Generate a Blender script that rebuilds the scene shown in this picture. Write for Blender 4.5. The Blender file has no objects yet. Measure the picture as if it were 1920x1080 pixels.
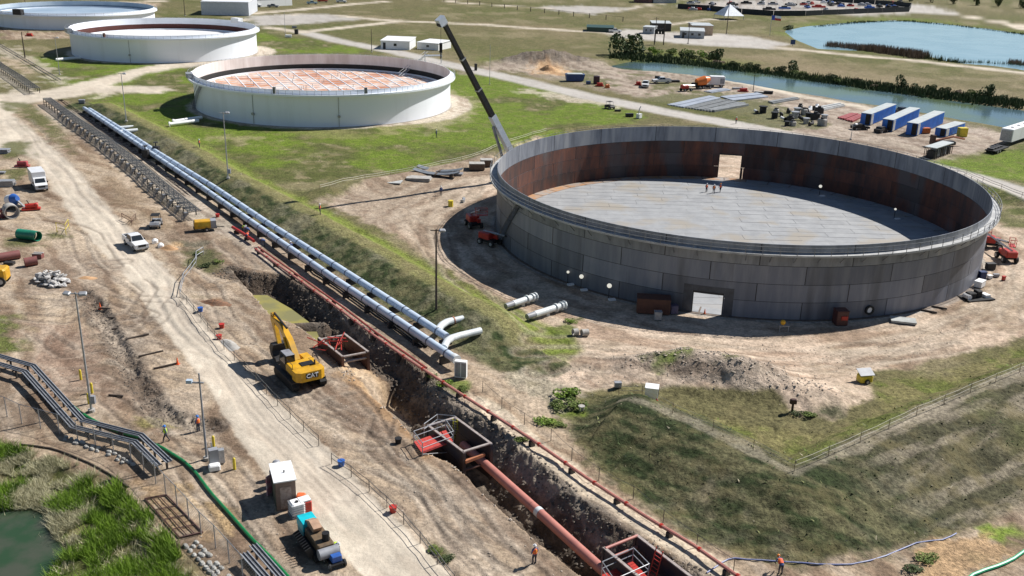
import bpy, bmesh, math, random
import numpy as np
from mathutils import Vector, Matrix
random.seed(7)
rad = math.radians
SC = bpy.context.scene
COL = SC.collection
# ---------------------------------------------------------------- camera
CH = 46.0                        # height of the drone above the tank pad, metres
FOC, PITCH, ROLL = 1839.3, rad(20.383), 0.0273
cam_d = bpy.data.cameras.new('camera'); cam = bpy.data.objects.new('camera', cam_d); COL.objects.link(cam)
cam_d.sensor_width = 36; cam_d.lens = FOC / 1920 * 36; cam_d.clip_start = 0.5; cam_d.clip_end = 9000
_c, _s = math.cos(PITCH), math.sin(PITCH); _cr, _sr = math.cos(ROLL), math.sin(ROLL)
_R = Vector((1, 0, 0)); _U = Vector((0, _s, _c)); _F = Vector((0, _c, -_s))
_R2 = _R * _cr + _U * _sr; _U2 = _U * _cr - _R * _sr
cam.matrix_world = Matrix(((_R2.x, _U2.x, -_F.x, 0), (_R2.y, _U2.y, -_F.y, 0), (_R2.z, _U2.z, -_F.z, CH), (0, 0, 0, 1)))
SC.camera = cam
# ---------------------------------------------------------------- light
SUNV = Vector((0.838, 0.502, 1.0)).normalized()
w = bpy.data.worlds.new('World'); SC.world = w; w.use_nodes = True
nt = w.node_tree; bg = nt.nodes['Background']
sky = nt.nodes.new('ShaderNodeTexSky'); sky.sky_type = 'NISHITA'; sky.sun_disc = False
sky.sun_elevation = math.asin(SUNV.z); sky.sun_rotation = math.atan2(SUNV.x, SUNV.y)
sky.air_density = 1.0; sky.dust_density = 0.2; sky.ozone_density = 2.5
nt.links.new(sky.outputs[0], bg.inputs[0]); bg.inputs[1].default_value = 0.056
sd = bpy.data.lights.new('sun', 'SUN'); sun = bpy.data.objects.new('sun', sd); COL.objects.link(sun)
sd.energy = 5.0; sd.angle = rad(0.53); sd.color = (1.0, 0.965, 0.92)
sun.rotation_euler = SUNV.to_track_quat('Z', 'Y').to_euler()
SC.view_settings.view_transform = 'Standard'; SC.view_settings.look = 'None'
SC.view_settings.gamma = 1; SC.view_settings.use_curve_mapping = False
SC.view_settings.exposure = 0.42
SC.cycles.max_bounces = 6; SC.cycles.diffuse_bounces = 3
# ---------------------------------------------------------------- survey helpers: reading of the plan
def ray(px, py):
    X = px - 960.0; Y = py - 540.0
    X, Y = X * _cr + Y * _sr, -X * _sr + Y * _cr
    return np.array([X, FOC * _c - Y * _s, -FOC * _s - Y * _c])
def G(px, py, z=0.0):
    d = ray(px, py); t = (z - CH) / d[2]
    return np.array([d[0] * t, d[1] * t, z])
def PL(pts, z=0.0):
    return np.array([G(p[0], p[1], z)[:2] for p in pts])
# ---------------------------------------------------------------- numpy noise and plan geometry
def _h(ix, iy, seed):
    n = (ix * 374761393 + iy * 668265263 + seed * 2147483647) & 0xffffffff
    n = ((n ^ (n >> 13)) * 1274126177) & 0xffffffff
    return ((n ^ (n >> 16)) & 0xffff) / 65535.0
def vn(x, y, seed=0):
    xi = np.floor(x).astype(np.int64); yi = np.floor(y).astype(np.int64)
    fx = x - xi; fy = y - yi; fx = fx * fx * (3 - 2 * fx); fy = fy * fy * (3 - 2 * fy)
    a = _h(xi, yi, seed); b = _h(xi + 1, yi, seed); c = _h(xi, yi + 1, seed); d = _h(xi + 1, yi + 1, seed)
    return (a * (1 - fx) + b * fx) * (1 - fy) + (c * (1 - fx) + d * fx) * fy
def fbm(x, y, sc, o=4, seed=0, g=0.5):
    s = 0; a = 1; t = 0
    x = x / sc; y = y / sc
    for i in range(o):
        s = s + a * vn(x * 0.8 - y * 0.6 + 17.3 * i, x * 0.6 + y * 0.8 + 5.1 * i, seed + i * 7); t += a; a *= g
        x = x * 2.03; y = y * 2.03
    return s / t
def sst(a, b, x):
    t = np.clip((x - a) / (b - a), 0, 1); return t * t * (3 - 2 * t)
def dline(x, y, pts):
    """distance to a polyline, signed side (left +) and run along it"""
    best = np.full(x.shape, 1e9); side = np.zeros(x.shape); run = np.zeros(x.shape); acc = 0
    for (ax, ay), (bx, by) in zip(pts[:-1], pts[1:]):
        dx, dy = bx - ax, by - ay; L = math.hypot(dx, dy) + 1e-9
        t = np.clip(((x - ax) * dx + (y - ay) * dy) / L / L, 0, 1)
        ex = x - ax - t * dx; ey = y - ay - t * dy; d = np.hypot(ex, ey)
        m = d < best; best = np.where(m, d, best)
        side = np.where(m, np.sign(dx * (y - ay) - dy * (x - ax)), side); run = np.where(m, acc + t * L, run); acc += L
    return best, side, run
def inpoly(x, y, pts):
    ins = np.zeros(x.shape, bool); n = len(pts)
    for i in range(n):
        ax, ay = pts[i]; bx, by = pts[(i + 1) % n]
        if ay == by: continue
        c = ((ay > y) != (by > y)) & (x < (bx - ax) * (y - ay) / (by - ay) + ax); ins ^= c
    return ins
def sdp(x, y, pts):
    """signed distance to polygon, + inside; far points cut short by a bounding box"""
    pts = np.asarray(pts); out = np.full(x.shape, -1e3)
    lo = pts.min(0) - 30; hi = pts.max(0) + 30
    m = (x > lo[0]) & (x < hi[0]) & (y > lo[1]) & (y < hi[1])
    xs, ys = x[m], y[m]
    d, _, _ = dline(xs, ys, list(pts) + [pts[0]])
    out[m] = np.where(inpoly(xs, ys, pts), d, -d)
    return out
# ---------------------------------------------------------------- tank plan
T1 = (34.66, 152.38, 37.43, 9.96)
T2 = (-50.82, 260.76, 33.0, 8.63)
T3 = (-125.35, 356.37, 31.2, 8.8)
T4 = (-196.0, 446.26, 33.0, 6.6)
# ================================================================ terrain
P = PL
TOPE = P([(430,500),(470,513),(530,515),(600,560),(690,622),(745,665),(790,692),(830,735),(862,765),(945,805),(1010,868),(1090,938),(1180,1000),(1290,1062),(1420,1140),(1500,1190)])
NEARE = P([(470,548),(505,590),(560,612),(598,640),(630,690),(700,745),(760,800),(800,850),(850,870),(905,925),(1000,1012),(1090,1082),(1200,1165),(1280,1230)])
TRENCH = np.array(list(TOPE) + list(NEARE[::-1]))
DITCH = P([(150,545),(178,568),(200,610),(230,665),(262,720),(290,765),(330,785),(400,800)])
CREST_A = P([(178,184),(230,208),(300,243),(367,279),(433,320),(520,365),(600,407),(700,462),(800,520),(870,557),(930,588),(1000,622)], 1.9)
CREST_B = P([(1105,728),(1165,742),(1230,762),(1300,790),(1400,838),(1488,886),(1600,838),(1700,790),(1800,748),(1920,698),(2120,615),(2500,470)], 2.4)
CREST_C = P([(560,372),(620,350),(700,336),(800,318),(900,296),(960,262),(1060,238),(1250,232),(1450,262),(1650,300),(1800,325),(1920,372),(2200,470)], 0.8)
CANAL = P([(1165,122),(1200,116),(1250,118),(1300,121),(1360,129),(1440,137),(1560,157),(1700,178),(1800,192),(1960,214),(2400,270),(2500,330),(2080,262),(1920,236),(1860,226),(1760,208),(1690,196),(1620,187),(1560,176),(1480,164),(1400,150),(1330,138),(1250,130),(1190,126)])
POND = P([(1484,57),(1520,49),(1600,42),(1680,38),(1760,43),(1840,52),(1920,64),(2300,130),(2300,200),(1920,126),(1860,119),(1800,114),(1760,104),(1700,97),(1640,92),(1600,91),(1548,89),(1530,82),(1505,72)])
MARSH = P([(-700,960),(-100,952),(0,952),(60,948),(84,958),(85,985),(100,1005),(120,1020),(105,1045),(85,1070),(80,1100),(100,1300),(-700,1300)], -0.6)
MRIM = P([(-700,830),(0,832),(70,845),(150,868),(220,898),(250,935),(300,975),(340,1030),(400,1100),(480,1220),(500,1500),(-700,1500)])
MND = [(1330,700,8.5,4.6,1.9),(1400,722,5,3.0,1.5),(1250,686,7,2.6,.7),(1510,742,5.5,3.0,.8),(1040,116,17,9,3.2),(1000,118,12,7,2.0),(1028,133,6,3,1.5),(100,528,4.0,1.5,.8),(305,462,1.6,.8,.5),(1545,757,5,3,.45),(590,604,2.0,.8,1.6)]
MND = [(G(a,b)[0], G(a,b)[1], c, d, e) for a,b,c,d,e in MND]
def height(x, y, rough=True):
    x = np.asarray(x, float); y = np.asarray(y, float)
    z = np.zeros(x.shape)
    near = (np.hypot(x, y) < 420)
    if rough:
        z = z + (fbm(x, y, 6, 4, 3) - .5) * .32
    def ridge(pts, zc, half, wl, wr, z, endfade=8):
        d, s, run = dline(x, y, pts)
        L = np.hypot(*(np.diff(pts, axis=0).T)).sum()
        wv = np.where(s > 0, wl, wr)
        wob = (fbm(x, y, 5, 3, 11) - .5) * 1.2 if rough else 0
        hgt = zc * (1 - sst(half, half + wv, d + wob))
        hgt = hgt * sst(0.0, endfade, run) * (1 - sst(L - endfade, L, run))
        return np.maximum(z, z + hgt)
    z = ridge(CREST_A, 1.9, .8, 3.8, 7.2, z)
    z = ridge(CREST_B, 2.4, .9, 4.5, 9.5, z, 5)
    z = ridge(CREST_C, .8, .4, 3, 3, z)
    if rough:
        for pts_, wd_ in ((CREST_B, 15), (CREST_A, 8)):
            d_, s_, r_ = dline(x, y, pts_); k_ = (1 - sst(wd_ * .7, wd_, d_)) * sst(1.0, 2.5, d_)
            z = z + k_ * ((fbm(d_ * .8, r_ * .3, 1.0, 4, 601) - .5) * .38 + (fbm(x, y, .8, 3, 603) - .5) * .22)
    for mx, my, rx, ry, hh in MND:
        q = ((x - mx) / rx) ** 2 + ((y - my) / ry) ** 2
        k = np.exp(-q * 1.4)
        if rough: k = k * (.6 + .8 * fbm(x, y, 1.6 if rx < 8 else 3.5, 4, 21))
        z = z + hh * k
    # excavated trench
    st = sdp(x, y, TRENCH)
    dT, _, rT = dline(x, y, TOPE); dN, _, rN = dline(x, y, NEARE)
    wob = (fbm(x, y, 1.4, 4, 31) - .5) if rough else 0
    deep = 2.1 + 1.3 * sst(8, 30, rT)
    ramp = sst(17, 21, rN) * (1 - sst(31, 35, rN))       # sandy shelf on the near side
    far = (dT + wob * 1.6) * .95
    nr = (dN + wob * .8) * np.where(ramp > 0, 2.6 * (1 - ramp) + .3 * ramp, 2.6)
    dig = np.clip(np.minimum(np.minimum(far, nr), deep), 0, 9)
    z = np.where(st > 0, z - dig + np.where(dig < deep - .05, wob * .6 + ((fbm(x, y, .45, 3, 33) - .5) * .5 if rough else 0), wob * .1), z)
    dd, _, rd = dline(x, y, DITCH)
    z = z - .5 * (1 - sst(.2, 1.6, dd + (wob * 1.1)))
    if rough: z = z + (1 - sst(.5, 2.6, dd)) * (fbm(x, y, .7, 3, 41) - .45) * .55
    dk_, _, _ = dline(x, y, P([(500,606),(560,602),(604,602)])); z = np.where(st > 0, np.maximum(z, -.35 - np.clip(dk_ - .5, 0, 9) * 1.5), z)
    for poly, lev, bank in ((CANAL, -1.9, 8.), (POND, -1.5, 8.)):
        s = sdp(x, y, poly); z = np.where(s > -bank, z * sst(0, -bank, s) + lev * sst(-bank, bank * .35, s), z)
    s = sdp(x, y, MRIM); z = np.where(s > 0, z - .75 * sst(0, 3.2, s), z)
    s = sdp(x, y, MARSH); z = np.where(s > -2, z - .7 * sst(-2, 1.5, s), z)
    # pads under the tanks are level
    for cx, cy, R, hh in (T1, T2, T3, T4):
        d = np.hypot(x - cx, y - cy); k = 1 - sst(R + 1.5, R + 7, d); z = z * (1 - k)
    return z
# --- polar grid, finer where the ground is seen at a distance
dep = np.concatenate([np.linspace(62, 37.2, 26)[:-1], np.linspace(37.2, 4.2, 470)[:-1], np.linspace(4.2, .75, 26)])
RR = CH / np.tan(np.radians(dep))
az = np.concatenate([np.linspace(-75, -31, 40)[:-1], np.linspace(-31, 31, 860), np.linspace(31, 75, 40)[1:]])
NA, NR = len(az), len(RR)
AZ, RG = np.meshgrid(np.radians(az), RR)
gx = (RG * np.sin(AZ)).ravel(); gy = (RG * np.cos(AZ)).ravel()
gz = height(gx, gy)
_A = np.radians(az); _GZ = gz.reshape(NR, NA)
def gridz(x, y):
    """height of the finished relief"""
    x = np.asarray(x, float); y = np.asarray(y, float); r = np.clip(np.hypot(x, y), RR[0] + .01, RR[-1] - .01); a = np.clip(np.arctan2(x, y), _A[0], _A[-1] - 1e-6)
    i = np.clip(np.searchsorted(RR, r) - 1, 0, NR - 2); j = np.clip(np.searchsorted(_A, a) - 1, 0, NA - 2); u = (r - RR[i]) / (RR[i + 1] - RR[i]); v = (a - _A[j]) / (_A[j + 1] - _A[j])
    return (_GZ[i, j] * (1 - v) + _GZ[i, j + 1] * v) * (1 - u) + (_GZ[i + 1, j] * (1 - v) + _GZ[i + 1, j + 1] * v) * u
def hz(x, y): return float(gridz(x, y))
def at(px, py, dz=0.0):
    """ground point under the plan reading, on the relief"""
    p = G(px, py)
    for i in range(6):
        z = hz(p[0], p[1]); p = G(px, py, z)
    return Vector((p[0], p[1], p[2] + dz))
# far horizon ring so the sheet reaches the horizon
N1 = fbm(gx, gy, 14, 4, 51); N2 = fbm(gx, gy, 3, 4, 52); N3 = fbm(gx, gy, .9, 3, 53); N0 = fbm(gx, gy, 60, 3, 54)
def C3(*c): return np.array(c)
DIRT, DIRTD, LITE, SAND = C3(.41,.315,.22), C3(.235,.172,.120), C3(.62,.54,.43), C3(.50,.33,.18)
GRN, GRD, DRY, OLV, CLOD = C3(.125,.175,.022), C3(.036,.052,.018), C3(.140,.125,.058), C3(.098,.108,.032), C3(.085,.070,.057)
col = np.empty((len(gx), 3)); grass = np.ones(len(gx)); clod = np.zeros(len(gx)); cat = np.zeros(len(gx), int)
def lay(mask, c, g=None, k=None, ct=None, base=None):
    global col, grass, clod
    m = mask[:, None]; c = np.asarray(c)
    col = col * (1 - m) + c * m
    if g is not None: grass = grass * (1 - mask) + g * mask
    if k is not None: clod = clod * (1 - mask) + k * mask
    if ct is not None: cat[mask > .5] = ct
def mixc(a, b, t): return a[None, :] * (1 - t[:, None]) + b[None, :] * t[:, None]
far_t = sst(.35, .68, N0 * .5 + N1 * .5)
col[:] = mixc(DRY, OLV, far_t) * (.85 + .3 * N2[:, None])
col = col * (1 - .35 * sst(.52, .7, N1)[:, None] * 1) + DIRT * .35 * sst(.52, .7, N1)[:, None]
def PM(pts, soft=1.0, nz=1.5, z=0):
    s = sdp(gx, gy, P(pts, z)); dist = np.hypot(gx, gy) / 100
    return sst(-soft * dist, soft * dist, s + (N2 - .5) * 2 * nz * dist + (N3 - .5) * nz)
def LM(pts, wdt, soft=.5, nz=.8, z=0):
    d, _, _ = dline(gx, gy, P(pts, z)); dist = np.hypot(gx, gy) / 100
    return 1 - sst(wdt - soft * dist, wdt + soft * dist, d + (N2 - .5) * nz * 2)
# green fields
grn = mixc(GRN, OLV, sst(.45, .62, N1)) * (.8 + .4 * N2[:, None])
grn = grn * (1 - .45 * sst(.58, .72, N2 * .5 + N1 * .5)[:, None]) + DIRT * .45 * sst(.58, .72, N2 * .5 + N1 * .5)[:, None]
lay(PM([(60,95),(150,120),(350,110),(420,118),(840,128),(1000,160),(1130,188),(1215,222),(1100,245),(950,285),(900,298),(700,330),(600,345),(440,345),(300,262),(165,180),(50,130)], 1.5), grn)
lay(PM([(470,60),(560,68),(700,96),(640,100),(540,98),(480,85)], 1), grn)
lay(PM([(1400,300),(1650,290),(1790,300),(1920,272),(2100,250),(2100,440),(1920,410),(1800,380)], 1.5), grn)
lay(PM([(880,100),(960,90),(1040,96),(1000,112),(900,118)], 1), grn, 1)
lay(PM([(1150,105),(1250,95),(1330,104),(1450,118),(1330,128),(1160,118)], 1.5), mixc(GRN*.8, OLV, N1))
lay(PM([(1450,62),(1500,45),(1600,35),(1700,32),(1920,58),(2100,80),(2100,120),(1560,92),(1490,76)], 2), mixc(OLV, GRN, N1))
lay(PM([(590,70),(900,110),(1100,150),(1000,88),(700,60)], 3), mixc(DRY, OLV, N1), 1)
# browner plots in the far fields
for q in ([(1300,60),(1470,70),(1480,90),(1350,75)], [(1300,100),(1500,110),(1920,180),(1920,200),(1500,140)], [(980,45),(1120,60),(1100,80),(1000,70)], [(740,85),(850,100),(900,130),(820,112)]):
    lay(PM(q, 5, 4) * .6, C3(.26,.20,.125), .8)
# outer corridor and yards of bare dirt
dirt = mixc(DIRT, DIRTD, sst(.38, .66, N1 * .6 + N2 * .4)) * (.85 + .3 * N3[:, None])
lay(PM([(-400,205),(0,205),(60,188),(80,180),(170,203),(300,285),(440,350),(700,535),(870,652),(960,705),(1030,722),(1075,800),(1110,865),(1290,1010),(1480,1058),(1700,1015),(1800,992),(1920,945),(2200,880),(2400,1500),(-1200,1500),(-1200,400)], .8), dirt, 0, .5)
pad = mixc(C3(.54,.42,.315), DIRT * .85, sst(.42, .68, N1 * .5 + N2 * .5))
rT1 = np.hypot(gx - T1[0], gy - T1[1]); aT1 = np.arctan2(gy - T1[1], gx - T1[0])
trk = fbm(rT1 * 1.0, aT1 * 9 + N1 * 2, 1.1, 4, 61)
pad = pad * (.80 + .42 * trk[:, None]); pad = pad * (1 - .35 * sst(.6, .75, trk)[:, None] * sst(.4, .6, N1)[:, None])
lay(PM([(600,385),(650,362),(700,337),(760,325),(850,312),(930,296),(1000,262),(1300,250),(1800,335),(1880,425),(1930,430),(2200,560),(1920,632),(1800,668),(1700,690),(1610,700),(1640,745),(1560,786),(1500,780),(1440,745),(1300,735),(1235,728),(1200,720),(1110,733),(1060,760),(1010,745),(950,700),(990,665),(1045,645),(1000,600),(940,558),(860,520),(800,480),(720,428),(650,398)], .6, 1.0), pad, 0, .35)
for q_, c_ in (([(-40,80),(0,84),(60,108),(125,150),(115,158),(60,132),(0,104),(-40,96)], LITE * .8), ([(-40,96),(0,122),(40,150),(72,170),(30,178),(0,150),(-40,130)], LITE * .85), ([(0,108),(40,112),(70,140),(40,135)], DIRT), ([(170,176),(205,170),(215,178),(180,184)], LITE), ([(380,258),(430,252),(520,262),(440,268)], C3(.3,.26,.14)), ([(700,232),(800,212),(840,225),(720,252)], C3(.28,.25,.12)), ([(850,170),(890,190),(870,230),(800,250),(790,235),(845,205)], C3(.33,.29,.17)), ([(980,165),(1060,178),(1150,196),(1150,202),(1040,184),(975,172)], LITE * .9), ([(560,232),(520,245),(620,262),(700,255)], C3(.2,.2,.07))): lay(PM(q_, .8, 2) * .7, c_, .5)
for (cx, cy, R, _), ww in ((T2, 5.5), (T3, 6.5), (T4, 5)):
    d = np.hypot(gx - cx, gy - cy); ca_ = (gx - cx) / np.maximum(d, 1); ww2 = 1.8 + (ww - 1.5) * sst(.5, 1, ca_); lay(1 - sst(R + ww2 - .8, R + ww2 + .8, d + (N2 - .5) * 2), LITE * .85, 0, .1)
# yard beyond the big tank
yard = mixc(C3(.40,.33,.265), C3(.30,.245,.19), sst(.4, .62, N1 * .6 + N2 * .4)) * (.9 + .2 * N3[:, None])
lay(PM([(860,140),(930,118),(1010,104),(1100,112),(1150,122),(1240,128),(1330,143),(1400,153),(1480,168),(1560,182),(1650,200),(1760,220),(1860,240),(1925,262),(1870,280),(1800,292),(1700,305),(1600,270),(1430,243),(1400,215),(1230,188),(1120,166),(1050,152),(960,132)], 1.2, 2), yard, 0, .3)
for q, c in (([(1180,195),(1240,175),(1330,170),(1420,185),(1500,215),(1560,235),(1500,242),(1400,236),(1280,212)], OLV), ([(1060,130),(1110,134),(1150,160),(1120,163),(1050,150)], OLV), ([(1180,140),(1210,138),(1200,146)], OLV), ([(1210,150),(1300,155),(1290,168),(1220,166)], OLV), ([(1120,118),(1240,121),(1330,136),(1450,160),(1700,210),(1920,255),(1920,243),(1700,200),(1460,150),(1330,128),(1200,112)], mixc(OLV, C3(.2,.17,.1), N1))):
    lay(PM(q, 1, 2.5) * .8, c, 1)
lay(PM([(995,128),(1030,122),(1065,133),(1050,142),(1010,140)], .8), C3(.55,.36,.2), 0)
# roads
road = mixc(LITE, LITE * .80, sst(.35, .65, N1 * .5 + N2 * .5)) * (.9 + .2 * N3[:, None])
conc = mixc(C3(.50,.47,.43), C3(.42,.39,.35), N1)
mroad = PM([(-200,205),(0,212),(25,215),(95,272),(155,330),(230,418),(285,470),(330,530),(400,625),(480,718),(560,788),(640,868),(745,975),(850,1085),(960,1230),(1100,1500),(820,1500),(700,1100),(600,1005),(515,905),(450,830),(372,700),(285,590),(235,520),(185,470),(120,385),(70,300),(20,285),(-200,300)], .35, .4)
# wheel tracks running with the road
dr, _, rr = dline(gx, gy, P([(40,230),(165,400),(320,580),(420,700),(530,830),(690,1000),(870,1200)]))
wt = fbm(dr * 1.0, rr * .06, .8, 3, 71); road2 = road * (.84 + .3 * wt[:, None])
lay(mroad, road2, 0, .15, 1)
lay(PM([(-100,178),(30,176),(100,168),(170,150),(230,135),(300,120),(345,116),(420,112),(410,122),(330,128),(270,140),(240,152),(210,160),(300,162),(322,168),(300,176),(200,172),(140,182),(60,192),(20,214),(-100,214)], .6, .7), road, 0, .1, 1)
lay(LM([(-60,215),(0,212)], 3), road, 0, .1, 1)
for pts, wd in (([(450,38),(560,27),(640,30),(720,38),(900,46),(1000,53),(1150,62),(1280,76),(1400,86),(1500,93),(1600,104),(1700,112),(1920,137),(2300,185)], 3.4),
                ([(567,60),(640,78),(740,97),(853,124),(973,150),(1107,182),(1280,216),(1413,240),(1600,280),(1780,322),(1847,340),(1920,364),(2100,440)], 4.2),
                ([(505,52),(567,60),(640,52),(740,41)], 3.2), ([(440,28),(540,20),(660,8),(720,3)], 3.4), ([(800,-2),(870,6),(1040,16),(1100,24)], 2.6),
                ([(1130,22),(1170,18),(1290,-4)], 2),
                ([(1357,150),(1447,167),(1513,182),(1613,200),(1700,222)], 2.4), ([(1640,2),(1700,12),(1790,27),(1920,50),(2100,90)], 4), ([(1880,42),(1920,56)], 3), ([(1230,50),(1330,36),(1370,38)], 2.2), ([(1230,-6),(1420,-12)], 5), ([(0,13),(100,10),(300,2)], 4)):
    lay(LM(pts, wd, .5, .5), road if wd < 4.1 else conc, 0, 0, 1)
lay(PM([(1140,60),(1180,55),(1290,62),(1345,63),(1400,67),(1480,83),(1440,92),(1300,84),(1150,69)], .8, .5), conc, 0, 0, 1)
lay(PM([(1020,12),(1100,11),(1185,16),(1110,27),(1040,20)], 1, 1), conc*.9, 0, 0, 1)
lay(PM([(1560,20),(1700,6),(1760,14),(1790,26),(1720,24),(1600,30)], 1, 1), conc, 0, 0, 1)
lay(PM([(470,30),(600,26),(680,36),(560,46),(478,48)], 1, 1), conc*.9, 0, 0, 1)
lay(PM([(1265,12),(1350,0),(1600,-6),(1700,16),(1690,24),(1500,28),(1380,24)], 1, 1), conc * .85, 0, 0)
lay(PM([(0,28),(150,22),(300,12),(300,4),(0,14)], 1, 1), DIRT, 0, .2)
lay(PM([(0,54),(60,58),(135,60),(140,72),(0,74)], 1, 2), dirt*.9, 0, .2)
# dike faces: slopes turned from the sun painted darker, the sunward one brighter
dA, sA, _ = dline(gx, gy, CREST_A); dB, sB, rB = dline(gx, gy, CREST_B)
strk = fbm(gx * 1.0, gy * 1.0, 1.1, 4, 81)
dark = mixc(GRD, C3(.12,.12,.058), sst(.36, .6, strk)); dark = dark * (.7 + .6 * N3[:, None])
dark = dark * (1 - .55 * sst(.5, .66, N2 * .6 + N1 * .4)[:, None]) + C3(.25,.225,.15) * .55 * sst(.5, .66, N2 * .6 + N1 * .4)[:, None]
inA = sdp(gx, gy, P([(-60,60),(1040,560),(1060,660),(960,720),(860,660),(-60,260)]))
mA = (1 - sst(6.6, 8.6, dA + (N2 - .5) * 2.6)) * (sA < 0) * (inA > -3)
lay(mA, dark, 1, .1)  # outer slope: its shade is put into the grass colour
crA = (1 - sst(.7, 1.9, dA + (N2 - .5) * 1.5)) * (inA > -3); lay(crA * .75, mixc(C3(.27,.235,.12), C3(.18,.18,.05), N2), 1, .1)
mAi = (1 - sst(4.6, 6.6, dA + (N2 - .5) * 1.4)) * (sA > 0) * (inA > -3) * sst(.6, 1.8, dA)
lay(mAi, mixc(C3(.145,.205,.028), C3(.20,.205,.06), N2), 1, .1)  # inner slope: its sunlight is put into the brighter green
mB = (1 - sst(10, 15, dB + (N2 - .5) * 5)) * (sB < 0)
dstk = fbm(gx * .55 + gy * .83, (gx * .83 - gy * .55) * .25, .8, 4, 85)
drk2 = mixc(C3(.038,.052,.020), C3(.130,.122,.062), sst(.40, .62, strk * .2 + N1 * .12 + dstk * .68)) * (.75 + .5 * N3[:, None])
# the right-hand face is browner, with mowing lines along it
stl = fbm(dB * 1., rB * .16, 1.0, 4, 83)
br = mixc(C3(.085,.080,.045), C3(.205,.175,.125), sst(.40, .62, stl)); br = br * (1 - .5 * sst(.5, .66, N2 * .4 + stl * .6)[:, None]) + C3(.29,.25,.18) * .5 * sst(.5, .66, N2 * .4 + stl * .6)[:, None]; br = br * (1 - sst(.55, .7, N1)[:, None] * .4) + C3(.12,.13,.04) * .4 * sst(.55, .7, N1)[:, None]
br = br * (.8 + .4 * N3[:, None])
mw = sst(24, 36, rB)[:, None]
dmix = drk2 * .9 * (1 - mw) + br * .9 * mw  # both faces coloured dark for the shade of lying away from the sun
edge = sst(.66, .88, N2 * .5 + N1 * .5 + dB * .018)[:, None] * .7
dmix = dmix * (1 - edge) + (C3(.27,.225,.155) * (.8 + .4 * N3[:, None])) * edge
lay(PM([(1105,735),(1165,742),(1230,762),(1300,790),(1400,838),(1488,886),(1600,838),(1700,790),(1800,748),(1920,698),(2300,520),(2300,900),(1920,935),(1800,985),(1700,1010),(1500,1050),(1420,1035),(1300,985),(1200,925),(1110,855),(1060,800),(1090,760)], 1.6, 2.6, 0.6), dmix, 1, .1)
band = mixc(C3(.185,.165,.07), C3(.12,.135,.035), sst(.4, .6, N2)) * (.85 + .3 * N3[:, None])
lay(PM([(1180,745),(1230,742),(1300,752),(1420,775),(1510,790),(1590,785),(1645,755),(1655,700),(1720,692),(1800,672),(1930,636),(2200,520),(2200,570),(1920,697),(1800,745),(1700,788),(1600,836),(1488,882),(1400,834),(1300,785)], .8, 1.4, 1.2), band, 1, .1)
lay((1 - sst(.4, 1.0, dB + (N2 - .5) * 1.8)) * .42 * (rB > 3), C3(.40,.34,.26), .2, .1)
for q, c in (([(1040,740),(1070,730),(1090,745),(1085,775),(1050,785),(1030,765)], GRN * .8), ([(1010,785),(1040,785),(1050,800),(1015,800)], GRN), ([(1225,668),(1320,662),(1330,672),(1270,690),(1225,690)], GRN), ([(1580,765),(1545,770),(1500,775),(1510,785),(1570,782)], GRD),
             ([(1060,598),(1085,596),(1085,620),(1060,640),(1030,618)], GRN * .8), ([(-60,598),(30,592),(60,610),(75,640),(70,660),(-60,660)], GRN * .7), ([(340,455),(400,470),(418,500),(385,512),(345,485)], mixc(GRD, OLV, N2)), ([(800,710),(870,715),(860,740),(815,735)], GRN),
             ([(1845,985),(1900,980),(1930,1000),(1880,1022),(1830,1010)], C3(.17,.27,.02)), ([(785,1005),(830,1020),(860,1050),(820,1050)], OLV), ([(80,430),(120,430),(125,445),(85,450)], OLV), ([(0,270),(40,265),(60,290),(0,300)], OLV), ([(0,320),(60,315),(30,335),(0,335)], OLV),
             ([(130,205),(200,240),(300,330),(420,425),(380,430),(250,330),(160,260),(100,235)], C3(.2,.17,.1)), ([(0,192),(60,195),(110,235),(145,290),(105,270),(40,215)], OLV), ([(250,780),(330,775),(380,800),(270,800)], C3(.22,.19,.07)), ([(20,448),(70,450),(60,460),(25,460)], OLV), ([(370,480),(330,455),(390,452)], C3(.16,.14,.1)),
             ([(420,555),(380,562),(400,572),(430,575)], C3(.3,.17,.09)), ([(1740,1010),(1850,1000),(1900,1040),(1800,1100),(1700,1100)], SAND*.9), ([(330,905),(440,960),(420,1000),(350,950)], C3(.42,.29,.15)), ([(255,900),(330,930),(400,1010),(300,990)], C3(.38,.26,.15)), ([(310,462),(332,458),(340,468),(315,470)], SAND*1.1), ([(300,540),(420,545),(450,560),(380,562)], C3(.5,.4,.3)), ([(55,435),(75,462),(60,462),(55,445)], OLV),
             ([(990,690),(1110,735),(1050,770),(1000,740),(950,700)], C3(.33,.29,.21)), ([(900,760),(1040,870),(1000,850),(880,770)], C3(.42,.35,.25))):
    lay(PM(q, .7, 1.6) * .85, c, .8)
gl = PM([(80,195),(170,215),(300,310),(420,410),(455,445),(1000,860),(1360,1120),(1330,1130),(960,860),(440,450),(360,415),(240,330),(130,250),(70,200)], .5, .5)
lay(gl * .75, mixc(C3(.46,.40,.33), C3(.36,.31,.25), N2), 0, .15)
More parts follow.
